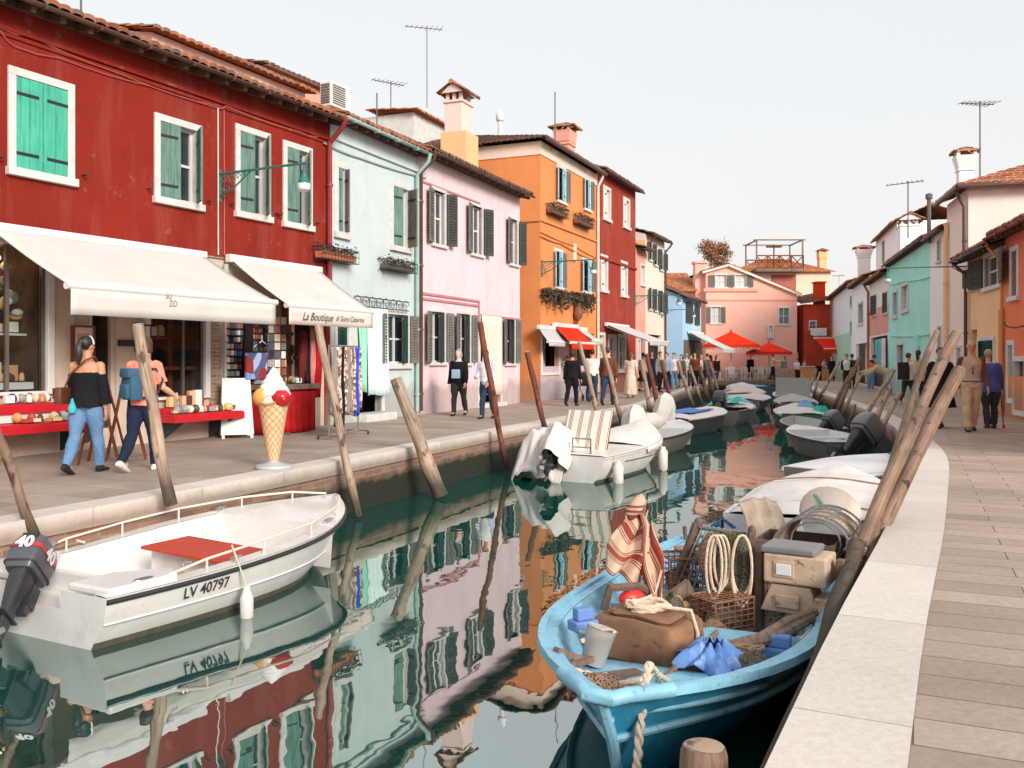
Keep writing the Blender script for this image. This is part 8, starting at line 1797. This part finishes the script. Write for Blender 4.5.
# sweet shop: trays under the windows and what lies on them
ue = FR.u(69)
zt_ = FR.uz(30, 404, .35)[1]; zl_ = FR.uz(30, 424, .6)[1]
shelf(FR, FR.u(-60), FR.u(64), zt_, .02, .36, 'upper red display tray under the left sweet shop window', brackets=False)
shelf(FR, FR.u(-60), FR.u(71), zl_, .02, .66, 'lower red display tray on teal brackets under the left window')
mb = MB(); fbox(mb, FR, FR.u(-60), FR.u(66), zl_+.01, zt_-.13, .02, .32); tag(mb.build('display_step', 'white_plain'), 'white step between the two red trays of the left window', 'display step')
goods('wares', 'sweets and trinkets laid out along the lower left red tray', 'wares', FR, FR.u(-5), FR.u(70), zl_, .34, .62, 22, hmax=.06)
goods('wares', 'bags and boxes of sweets on the upper left red tray', 'wares', FR, FR.u(-5), FR.u(44), zt_, .06, .32, 14, hmax=.14)
goods('wares', 'heap of gift bags inside the left sweet shop window', 'wares', FR, FR.u(-20), FR.u(34), 1.05, -.6, -.12, 26, ('bag','box','jar'), .34)
mb = MB(); fbox(mb, FR, FR.u(-30), FR.u(38), .95, 1.05, -.7,-.1); fbox(mb, FR, FR.u(-30), FR.u(32), 1.72, 1.75, -.6,-.12); tag(mb.build('window_shelf', 'white_plain'), 'white display shelf inside the left window', 'shelf')
goods('wares', 'framed boxes on the shelf inside the left window', 'wares', FR, FR.u(-20), FR.u(30), 1.75, -.5, -.15, 7, ('box',), .26)
o = thing('hanging_display', 'tall cluster of glass trinkets hanging in the left window', 'display', FR.pt(FR.u(20), 2.0, -.4))
for k in range(16):
    mb = MB(); mb.ell(FR.pt(FR.u(20)+random.uniform(-.22,.22), 1.95+k*.055, -.4+random.uniform(-.1,.1)), (random.uniform(.05,.11),.06,random.uniform(.05,.10)), None, 8, 6); mb.rnd = [random.random()]*len(mb.rnd); mb.build('trinket', 'boxes', o, True)
o = thing('window_lamp', 'warm lit strip lamp at the top of the left shop window', 'lamp', FR.pt(FR.u(10), 2.9, -.5)); mb = MB(); mb.tube([FR.pt(FR.u(-10), 2.86, -.6), FR.pt(FR.u(26), 2.86, -.6)], .03, 6); mb.build('tube', 'lamp_warm', o, True)
t = NT('lamp_warm'); t.b.inputs['Emission Color'].default_value = (1,.62,.3,1); t.b.inputs['Emission Strength'].default_value = 14
zt2 = FR.uz(180, 408, .3)[1]; zl2 = FR.uz(190, 414, .6)[1]
shelf(FR, FR.u(152), FR.u(207), zt2, .02, .30, 'upper red display tray under the right sweet shop window', brackets=False)
shelf(FR, FR.u(146), FR.u(217), zl2, .02, .66, 'lower red display tray on teal brackets under the right window')
goods('wares', 'jars and packets on the lower right red tray', 'wares', FR, FR.u(150), FR.u(219), zl2, .36, .62, 24, hmax=.12)
goods('wares', 'white boxes and cards on the upper right red tray', 'wares', FR, FR.u(156), FR.u(196), zt2, .06, .28, 8, ('box',), .34)
mb = MB(); fbox(mb, FR, FR.u(152), FR.u(178), 1.72, 1.76, -.55, -.12); fbox(mb, FR, FR.u(152), FR.u(200), 1.2, 1.26, -.6, -.1); fbox(mb, FR, FR.u(186), FR.u(191), .8, 2.7, -.5, -.44); tag(mb.build('window_shelf', 'wood_brown'), 'wooden display shelf inside the right sweet shop window', 'shelf')
goods('wares', 'red and gold gift bags on the shelf inside the right window', 'wares', FR, FR.u(153), FR.u(176), 1.76, -.5, -.15, 9, ('bag','box'), .24)
# framed menus beside the door
for px0, px1, yt, yb, lb in ((73,95,325,362,'framed menu board left of the sweet shop door'), (137,151,324,352,'framed picture board right of the sweet shop door')):
    u0, z1 = FR.uz(px0, yt, .02); _, z0 = FR.uz(px0, yb, .02); u1 = FR.u(px1, .02); o = thing('menu_board', lb, 'menu board', FR.pt((u0+u1)/2, z0, 0)); mb = MB()
    for a, b, c, d in ((u0,u1,z1-.03,z1),(u0,u1,z0,z0+.03),(u0,u0+.03,z0+.03,z1-.03),(u1-.03,u1,z0+.03,z1-.03)): fbox(mb, FR, a, b, c, d, -.035, .03)
    mb.build('frame', 'wood_brown', o, True); mb = MB(); fbox(mb, FR, u0+.03, u1-.03, z0+.03, z1-.03, -.03, .01); fbox(mb, FR, u0+.08, u1-.08, lerp(z0,z1,.55), z1-.12, .01, .014, 1); mb.build('sheet', ['cover_cream','metal_beige'], o, True)
mb = MB(); u, z = FR.uz(127.5, 343, -.0); fbox(mb, FR, u-.16, u+.16, z-.05, z+.05, -.03, .02); tag(mb.build('letter_plate', 'black_rubber'), 'small black plate on the cream wall by the shop door', 'plate')
# easels
for px, py, lb, rz in ((101,463,'brown wooden easel board left of the coral top woman',-.3),(124,459,'brown wooden easel board behind the coral top woman',-.1)):
    p = GP(px, py); o = thing('easel_sign', lb, 'sign', p, rz-rad(62)); mb = MB()
    for x in (-.24,.24): mb.bar((x,-.22,0),(x*.85,.0,1.15), .04,.03)
    for x in (-.24,.24): mb.bar((x,.28,0),(x*.85,.02,1.12), .04,.03)
    mb.build('legs', 'wood_brown', o); mb = MB(); mb.bar((0,-.165,.28),(0,-.02,1.05), .46,.02); mb.build('board', 'board_dark', o)
paint('board_dark', hexc(110,66,44), .5, .2)
# white A board
p = GP(236, 437); o = thing('a_board', 'plain white A frame board standing by the brick pillar', 'sign', p, rad(22))
for s in (1,-1):
    mb = MB(); mb.bar((0,s*.26,.05),(0,s*.02,1.02), .56,.03, 0, (1,0,0)) if 0 else mb.add([Vec((-.28,s*.30,.06)),Vec((.28,s*.30,.06)),Vec((.24,s*.03,1.05)),Vec((-.24,s*.03,1.05)),Vec((-.28,s*.27,.06)),Vec((.28,s*.27,.06)),Vec((.24,s*.0,1.05)),Vec((-.24,s*.0,1.05))],[(0,1,2,3),(7,6,5,4),(0,4,5,1),(1,5,6,2),(2,6,7,3),(3,7,4,0)]); mb.build('panel', 'white_plain', o, bevel=.008)
    for x in (-.24,.24): mb = MB(); mb.box((x,s*.29,.03),(.05,.05,.06)); mb.build('foot', 'white_plain', o)
# ice cream cone
waf = NT('waffle'); v = waf.co('UV', (14,14,1), (0,0,rad(45))); ck = waf.n('ShaderNodeTexBrick', offset=0); ck.inputs['Scale'].default_value = 1; ck.inputs['Brick Width'].default_value = 1; ck.inputs['Row Height'].default_value = 1; ck.inputs['Mortar Size'].default_value = .10; ck.inputs['Mortar Smooth'].default_value = .4; ck.inputs['Color1'].default_value = (*hexc(226,184,140),1); ck.inputs['Color2'].default_value = (*hexc(236,200,160),1); ck.inputs['Mortar'].default_value = (*hexc(200,142,98),1); waf.l(v, ck.inputs['Vector']); waf.set(Base_Color=ck.outputs['Color'], Roughness=.45); waf.bump(ck.outputs['Fac'], .6, .02)
p = GP(273.5, 468.5); ic = thing('ice_cream_statue', 'giant ice cream cone statue with red and orange scoops on the kerb', 'statue', p, 0, None, Matrix.Translation(p)@Matrix.Scale(.93, 4))
mb = MB(); mb.lathe([(0,.0),(.24,.0),(.25,.02),(.24,.05),(.12,.075),(.07,.10),(.065,.13)], (0,0,0), 28); mb.build('base', 'zinc_pale', ic); paint('zinc_pale', hexc(176,178,182), .5, .1)
mb = MB(); n = 28; prof = [(.065,.09),(.105,.3),(.15,.58),(.185,.8),(.205,.90)]; vs = [Vec((r*cos(2*pi*k/n), r*sin(2*pi*k/n), z)) for r, z in prof for k in range(n+1)]; mb.add(vs, [(i*(n+1)+k, i*(n+1)+k+1, (i+1)*(n+1)+k+1, (i+1)*(n+1)+k) for i in range(len(prof)-1) for k in range(n)], 0, True, [(k/n*1.1, z) for r, z in prof for k in range(n+1)]); mb.build('cone', 'waffle', ic)
mb = MB(); mb.tube([(.207*cos(2*pi*k/24), .207*sin(2*pi*k/24), .90+.02*sin(k)) for k in range(25)], .02, 8); mb.build('cone_rim', 'waffle', ic)
for c, r, m_, nm in (((-.12,-.06,.97),(.145,.14,.13),'scoop_orange','scoop'),((.12,-.10,.96),(.135,.12,.12),'scoop_red','scoop'),((.0,-.04,.92),(.17,.17,.12),'scoop_white','scoop'),((.02,.08,1.0),(.19,.16,.16),'scoop_white','scoop')):
    mb = MB(); mb.ell(c, r, None, 18, 12); mb.v = [tuple(Vec(q)+Vec((0,0,.012*mnoise.noise(Vec(q)*14)))) for q in mb.v]; mb.build(nm, m_, ic)
mb = MB(); mb.grid(lambda i, j: Vec(((.23*(1-j)**.8+.012*sin(j*34+i*6.28)*(1-j))*cos(i*2*pi), (.20*(1-j)**.8+.012*sin(j*34+i*6.28)*(1-j))*sin(i*2*pi), 1.0+.38*j+.0)), 28, 30); mb.build('cream_swirl', 'scoop_white', ic)
mb = MB(); mb.grid(lambda i, j: Vec((.13+.158*cos(i*2*pi)*sin(pi*(.5+.45*j)), -.10+.138*sin(i*2*pi)*sin(pi*(.5+.45*j)), .985+.14*cos(pi*(.5+.45*j)))), 20, 6); mb.build('glaze', 'scoop_red', ic)
paint('scoop_orange', hexc(226,164,84), .4, .1); paint('scoop_red', hexc(186,30,34), .25, .1); paint('scoop_white', hexc(238,236,234), .4, .04)
# postcard racks
def rack(F, x0, x1, yt, yb, d, label, cols, rows, frame='iron', back=None):
    u0, z1 = F.uz(x0, yt, d); _, z0 = F.uz(x0, yb, d); u1 = F.u(x1, d); o = thing('postcard_rack', label, 'postcard rack', F.pt((u0+u1)/2, z0, d)); mb = MB(); fbox(mb, F, u0, u1, z0, z1, d-.05, d-.03); mb.build('back_board', back or 'iron', o, True)
    cw, ch = (u1-u0)/cols, (z1-z0)/rows; mb = MB(); cd = MB()
    for r in range(rows):
        fbox(mb, F, u0, u1, z0+r*ch, z0+r*ch+.015, d-.03, d+.05)
        for c in range(cols):
            if random.random() < .94: a = u0+c*cw; fbox(cd, F, a+.012, a+cw-.012, z0+r*ch+.02, z0+r*ch+ch*.86, d-.015, d+.01+.02*random.random(), 0, random.random())
    mb.build('wires', frame, o, True); tag(cd.build('postcards', 'postcards', o, True), kind='stuff')
    return o
rack(FR, 226.5, 243, 322, 384, .10, 'tall wall rack of postcards beside the brick pillar', 5, 9)
rack(FR, 250, 267, 321, 358, .10, 'upper wall rack of postcards near the boutique door', 4, 6, 'zinc', 'board_dark')
mb = MB(); u0, z1 = FR.uz(224, 320, .03); _, z0 = FR.uz(224, 388, .03); fbox(mb, FR, u0, FR.u(246,.03), z0, z1+.05, -.03, .04); tag(mb.build('wall_panel', 'white_plain'), 'white panel behind the tall postcard rack', 'panel')
p = FR.pt(FR.u(277,.7), 0, .7); o = thing('postcard_spinner', 'round wire spinner of postcards under the boutique awning', 'postcard rack', p); mb = MB(); mb.tube([(0,0,0),(0,0,2.25)], .018, 8); mb.tube([(-.25,0,.02),(.25,0,.02)], .018, 6); mb.tube([(0,-.25,.02),(0,.25,.02)], .018, 6); mb.build('stand', 'zinc', o); cd = MB()
for r in range(8):
    for k in range(8): a = 2*pi*k/8+.3; cd.box((.15*cos(a),.15*sin(a),1.0+r*.155), (.02,.10,.13), rot_z(a), 0, random.random())
tag(cd.build('postcards', 'postcards', o), kind='stuff')
# garments
def hang(F, u, z1, z0, d, w_, mat, label, name='scarf', cat='scarf', group=None, taper=.7, ph=0):
    mb = MB(); mb.grid(lambda i, j: F.pt(u+(i-.5)*w_*lerp(taper,1,j)+.02*sin(j*7+ph), lerp(z1, z0, j)+.03*sin(i*9+ph)*j, d+.05*sin(i*13+ph+j*2)), 16, 12); return tag(mb.build(name, mat, None, solid=.012), label, cat, group)
u, z = FR.uz(247, 322, .2); hang(FR, u, z+.1, FR.uz(247,383,.2)[1], .2, .26, 'scarf_black', 'long dark navy scarf hanging between the two wall racks')
mb = MB(); mb.tube([FR.pt(FR.u(262,.5)+.0, 1.72, .5), FR.pt(FR.u(262,.5)-.22, 1.60, .5)], .01, 5); mb.tube([FR.pt(FR.u(262,.5), 1.72, .5), FR.pt(FR.u(262,.5)+.22, 1.60, .5)], .01, 5); mb.tube([FR.pt(FR.u(262,.5), 1.72, .5), FR.pt(FR.u(262,.5), 1.82, .5)], .008, 5); tag(mb.build('clothes_hanger', 'white_plain'), 'white clothes hanger above the printed bag', 'hanger')
o = thing('tote_bag', 'blue and red printed cloth bag hanging before the boutique door', 'bag', FR.pt(FR.u(258,.55), 1.2, .55)); u = FR.u(259,.55); mb = MB(); fbox(mb, FR, u-.32, u+.32, 1.02, 1.5, .5, .58); mb.build('bag', 'tote', o, True, bevel=.02); speckle('tote', [hexc(120,150,210), hexc(170,190,224), hexc(150,50,56), hexc(86,96,130), hexc(140,160,214)], 5, .8)
mb = MB(); mb.tube([FR.pt(u-.2,1.48,.54), FR.pt(u-.15,1.72,.54), FR.pt(u-.02,1.74,.54), FR.pt(u+.03,1.5,.54)], .018, 6); mb.build('handle', 'scarf_black', o, True)
GS = 'scarves hung under the boutique awning'
for px, yt, yb, m_, w_, lb in ((302,330,382,'scarf_wine',.2,'wine red scarf hanging leftmost under the boutique awning'),(307,326,388,'scarf_black',.14,'black scarf hanging second under the boutique awning'),(312,328,386,'scarf_rose',.16,'rose scarf between the black and the bright red ones'),(318,326,396,'scarf_red',.2,'bright red scarf hanging rightmost under the awning'),(313,325,360,'scarf_grey',.2,'grey scarf hung high behind the red ones')):
    d = .75 if 'grey' not in lb else .6; u, z = FR.uz(px, yt, d); hang(FR, u, z, FR.uz(px, yb, d)[1], d, w_, m_, lb, 'scarf', 'scarf', GS, ph=px)
mb = MB(); mb.tube([FR.pt(FR.u(298,.7), 2.5, .72), FR.pt(FR.u(322,.7), 2.5, .72)], .015, 6); tag(mb.build('hanging_rail', 'zinc'), 'metal rail holding the scarves under the awning', 'rail')
o = thing('wreath', 'bunch of dried rose coloured flowers on the boutique wall', 'wreath', FR.pt(FR.u(290), 1.7, .1)); mb = MB()
for k in range(26): a = random.uniform(0,6.3); q = random.uniform(0,1); mb.ell(FR.pt(FR.u(290,.12)+.16*q*cos(a), FR.uz(290,348,.12)[1]+.32*q*sin(a), .12+.05*random.random()), random.uniform(.03,.06), None, 6, 5)
mb.build('flowers', 'dry_rose', o, True); paint('dry_rose', hexc(112,66,58), .8, .5, 20)
# boutique table
u0, u1 = FR.u(268,.8), FR.u(318,.8)
o = thing('display_table', 'display table with a red skirt in front of the boutique', 'table', FR.pt((u0+u1)/2, 0, .6)); zt_ = .92; mb = MB(); fbox(mb, FR, u0, u1, zt_-.10, zt_, .25, .85); mb.build('tabletop', 'wood_grey', o, True, bevel=.008)
mb = MB(); mb.grid(lambda i, j: FR.pt(lerp(u0+.06,u1-.06,i), lerp(zt_-.1,.02,j), .78+.03*sin(i*50)*j), 80, 6); mb.grid(lambda i, j: FR.pt(u0+.06, lerp(zt_-.1,.02,j), lerp(.25,.78,i)), 10, 4); mb.grid(lambda i, j: FR.pt(u1-.06, lerp(zt_-.1,.02,j), lerp(.25,.78,i)), 10, 4); mb.build('skirt', 'scarf_red', o, True, solid=.006)
goods('wares', 'folded cloths and trinkets on the red skirted table', 'wares', FR, u0, u1, zt_, .3, .82, 26, ('bag','box'), .12)
mb = MB(); fbox(mb, FR, FR.u(256), FR.u(268), 0, .75, .03, .3); tag(mb.build('low_cabinet', 'white_plain'), 'low white cabinet behind the A frame board', 'cabinet')
mb = MB(); fbox(mb, FR, FR.u(282), FR.u(288), 0, 3.0, .0, .09); tag(mb.build('door_post', 'wood_brown'), 'brown timber post beside the boutique door', 'post')
mb = MB(); mb.tube([FR.pt(FR.u(223.5),.05,.06), FR.pt(FR.u(223.5),3.1,.06)], .045, 8); tag(mb.build('rain_pipe', 'cover_grey'), 'grey rain pipe beside the brick pillar', 'pipe')
# clothes rail at the corner
c = GP(340, 436); o = thing('clothes_rack', 'chrome garment rail on castors before the turquoise house', 'clothes rack', c); mb = MB(); ru = FM.t
pL, pR = GP(329,440), GP(358,434)
for p in (pL, pR): mb.tube([p+Vec((0,0,.06)), p+Vec((0,0,1.62))], .014, 6); mb.tube([p+FM.n*.22+Vec((0,0,.07)), p-FM.n*.22+Vec((0,0,.07))], .014, 6)
mb.tube([pL+Vec((0,0,1.62)), pR+Vec((0,0,1.62))], .014, 6); mb.tube([pL+Vec((0,0,.07)), pR+Vec((0,0,.07))], .014, 6); mb.build('rail', 'steel', o, True)
for p in (pL, pR):
    for s in (.22,-.22): mb = MB(); mb.ell(p+FM.n*s+Vec((0,0,.035)), (.02,.035,.035)); mb.build('castor', 'black_rubber', o, True)
mats_ = ['scarf_grey','scarf_pattern','scarf_black','scarf_pattern','scarf_grey','scarf_pattern','scarf_blue','scarf_pattern']
lbs = ['grey dress leftmost on the garment rail','speckled beige dress second on the garment rail','black dress third on the garment rail','patterned dress in the middle of the garment rail','grey dress right of the patterned middle one','patterned dress beside the blue scarf','bright blue scarf dress near the end of the rail','patterned dress last on the garment rail']
for k in range(8):
    q = pL.lerp(pR, (k+.5)/8); f = FM; u = (q-f.o).dot(f.t); d = (q-f.o).dot(f.n); hang(f, u, 1.60, .35+.15*random.random() if k != 2 else .2, d+.03, .24, mats_[k], lbs[k], 'dress', 'dress', 'clothes on the garment rail', .6, k*1.3)
# cafe terrace: parasols, tables and chairs, planters
def parasol(px, py_top, py_edge, hw, Y, label):
    p = VP(px, py_top, Y); x = p.x; zt = p.z; ze = VP(px, py_edge, Y).z; W_ = hw/FPX*Y; o = thing('parasol', label, 'parasol', (x, Y, 0), 0, 'red parasols at the canal end'); mb = MB(); mb.tube([(0,0,0),(0,0,zt)], .05, 8); mb.build('pole', 'cover_cream', o)
    mb = MB(); mb.box((0,0,.05), (.7,.7,.1)); mb.build('base', 'zinc', o, bevel=.02)
    mb = MB(); n = 8
    rim = [Vec((W_*cos(2*pi*(k+.5)/n)*1.04, W_*sin(2*pi*(k+.5)/n)*1.04, ze)) for k in range(n)]
    mb.add(rim+[Vec((0,0,zt))], [(k,(k+1)%n,n) for k in range(n)]); mb.build('canopy', 'awning_red', o, solid=.01)
    mb = MB(); m = 0
    for k in range(n):
        a, b = rim[k], rim[(k+1)%n]; q = 8
        for i in range(q):
            s, e = a.lerp(b, i/q), a.lerp(b, (i+1)/q); mid = (s+e)/2; mb.add([s, e, e-Vec((0,0,.12)), mid-Vec((0,0,.26)), s-Vec((0,0,.12))], [(0,1,2,3,4)], 0); mb.add([s-Vec((0,0,.13))*1, mid-Vec((0,0,.27)), e-Vec((0,0,.13)), mid-Vec((0,0,.34))], [(0,1,2,3)], 1)
    mb.build('valance', ['awning_red','white_plain'], o, solid=.008)
    mb = MB(); mb.lathe([(.08,zt-.05),(.06,zt+.1),(0,zt+.2)], (0,0,0), 8); mb.build('finial', 'awning_red', o)
parasol(731, 331.5, 345, 27, 63.5, 'larger red parasol nearer the blue house cafe'); parasol(769, 342.5, 352, 21.5, 64.0, 'smaller red parasol in front of the salmon gable house')
paint('chair_white', hexc(232,226,220), .4, .05)
def cafe_chair(loc, rz):
    o = thing('cafe_chair', 'white cafe chair at the tables below the parasols', 'chair', loc, rz, 'white cafe chairs at the canal end'); mb = MB(); mb.box((0,0,.45), (.42,.42,.04)); mb.build('seat', 'chair_white', o)
    mb = MB()
    for k in range(4): mb.box((0,-.20,.55+.1*k), (.42,.03,.05))
    mb.box((-.2,-.2,.66),(.04,.04,.44)); mb.box((.2,-.2,.66),(.04,.04,.44)); mb.build('backrest', 'chair_white', o)
    for x in (-.19,.19):
        for y in (-.19,.19): mb = MB(); mb.box((x,y,.22),(.035,.035,.44)); mb.build('leg', 'chair_white', o)
    return o
def cafe_table(loc):
    o = thing('cafe_table', 'square cafe table below the red parasols', 'table', loc, 0, 'cafe tables at the canal end'); mb = MB(); mb.box((0,0,.74), (.75,.75,.04)); mb.build('tabletop', 'chair_white', o); mb = MB(); mb.tube([(0,0,0),(0,0,.73)], .04, 8); mb.box((0,0,.02),(.45,.45,.04)); mb.build('pedestal', 'zinc', o); return o
c0 = t0 = None
for i, px in enumerate((728, 740, 757, 765)):
    p = VP(px, 360, 63.5+.8*(i % 2)); L_ = (p.x, p.y, 0)
    if t0 is None: t0 = cafe_table(L_)
    else: dup(t0, Matrix.Translation(L_))
    for dx, dy, rz in ((-.75,0,-pi/2),(.75,0,pi/2),(0,-.7,0)):
        M = Matrix.Translation((p.x+dx, p.y+dy, 0))@Matrix.Rotation(rz+random.uniform(-.2,.2), 4, 'Z')
        if c0 is None: c0 = cafe_chair((p.x+dx,p.y+dy,0), rz)
        else: dup(c0, M)
for px, lb in ((811,'wooden planter box left of the pair at the right kerb'),(823.5,'wooden planter box right of the pair at the right kerb')):
    p = GP(px, 380.5); o = thing('planter_box', lb, 'planter', p); mb = MB(); mb.box((0,0,.45), (1.25,.6,.9)); mb.build('box', 'planter_wood', o, bevel=.02); mb = MB(); mb.box((0,0,.93), (1.35,.7,.05)); mb.build('rim', 'white_trim', o)
wood('planter_wood', hexc(206,146,98), hexc(170,110,70))
FA9 = Fac((0,0),(1,0),'L'); FA9.o = Vec((22.2,66.8,0)); FA9.n = Vec((0,-1,0)); FA9.t = Vec((1,0,0)); FA9.R = Matrix((FA9.t, FA9.n, Vec((0,0,1)))).transposed()
awning(FA9, .2, 2.4, 3.0, 2.2, 2.2, 'red awning with white scalloped edge at the far red house', 'awning_red', .35, None, True)
text_obj('GALUPPI', .3, FA9.pt(1.3, 2.75, 1.2)+Vec((0,0,.03)), (1,0,0), (0,-.9,.35) if 0 else (0,.9,.38), 'white_plain', bpy.data.objects['awning'] if 0 else None, name='awning_lettering') if 0 else None
mb = MB(); u, z = FO.uz(564.5, 362, .12); 
h_ = thing('hanging_plant', 'dark hanging plant by the orange house doorway', 'plant', FO.pt(u, z, .2)); 
for k in range(120): p = FO.pt(u, z, .2)+Vec((random.gauss(0,.14),random.gauss(0,.1),random.gauss(0,.14))); s = .05; R = Matrix.Rotation(random.uniform(0,6.3),3,Vec((random.gauss(0,1),random.gauss(0,1),1)).normalized()); mb.add([p+R@Vec((-s,0,0)),p+R@Vec((0,-s*.6,0)),p+R@Vec((s,0,0)),p+R@Vec((0,s*.6,0))],[(0,1,2,3)],0,False,None,[random.random()])
mb.build('foliage', 'leaf_green', h_, True); rndpaint('leaf_green', [(.03,.06,.025),(.05,.08,.03),(.04,.05,.03)], .8)
if _PEND: print('MISSING MATERIALS', _PEND)
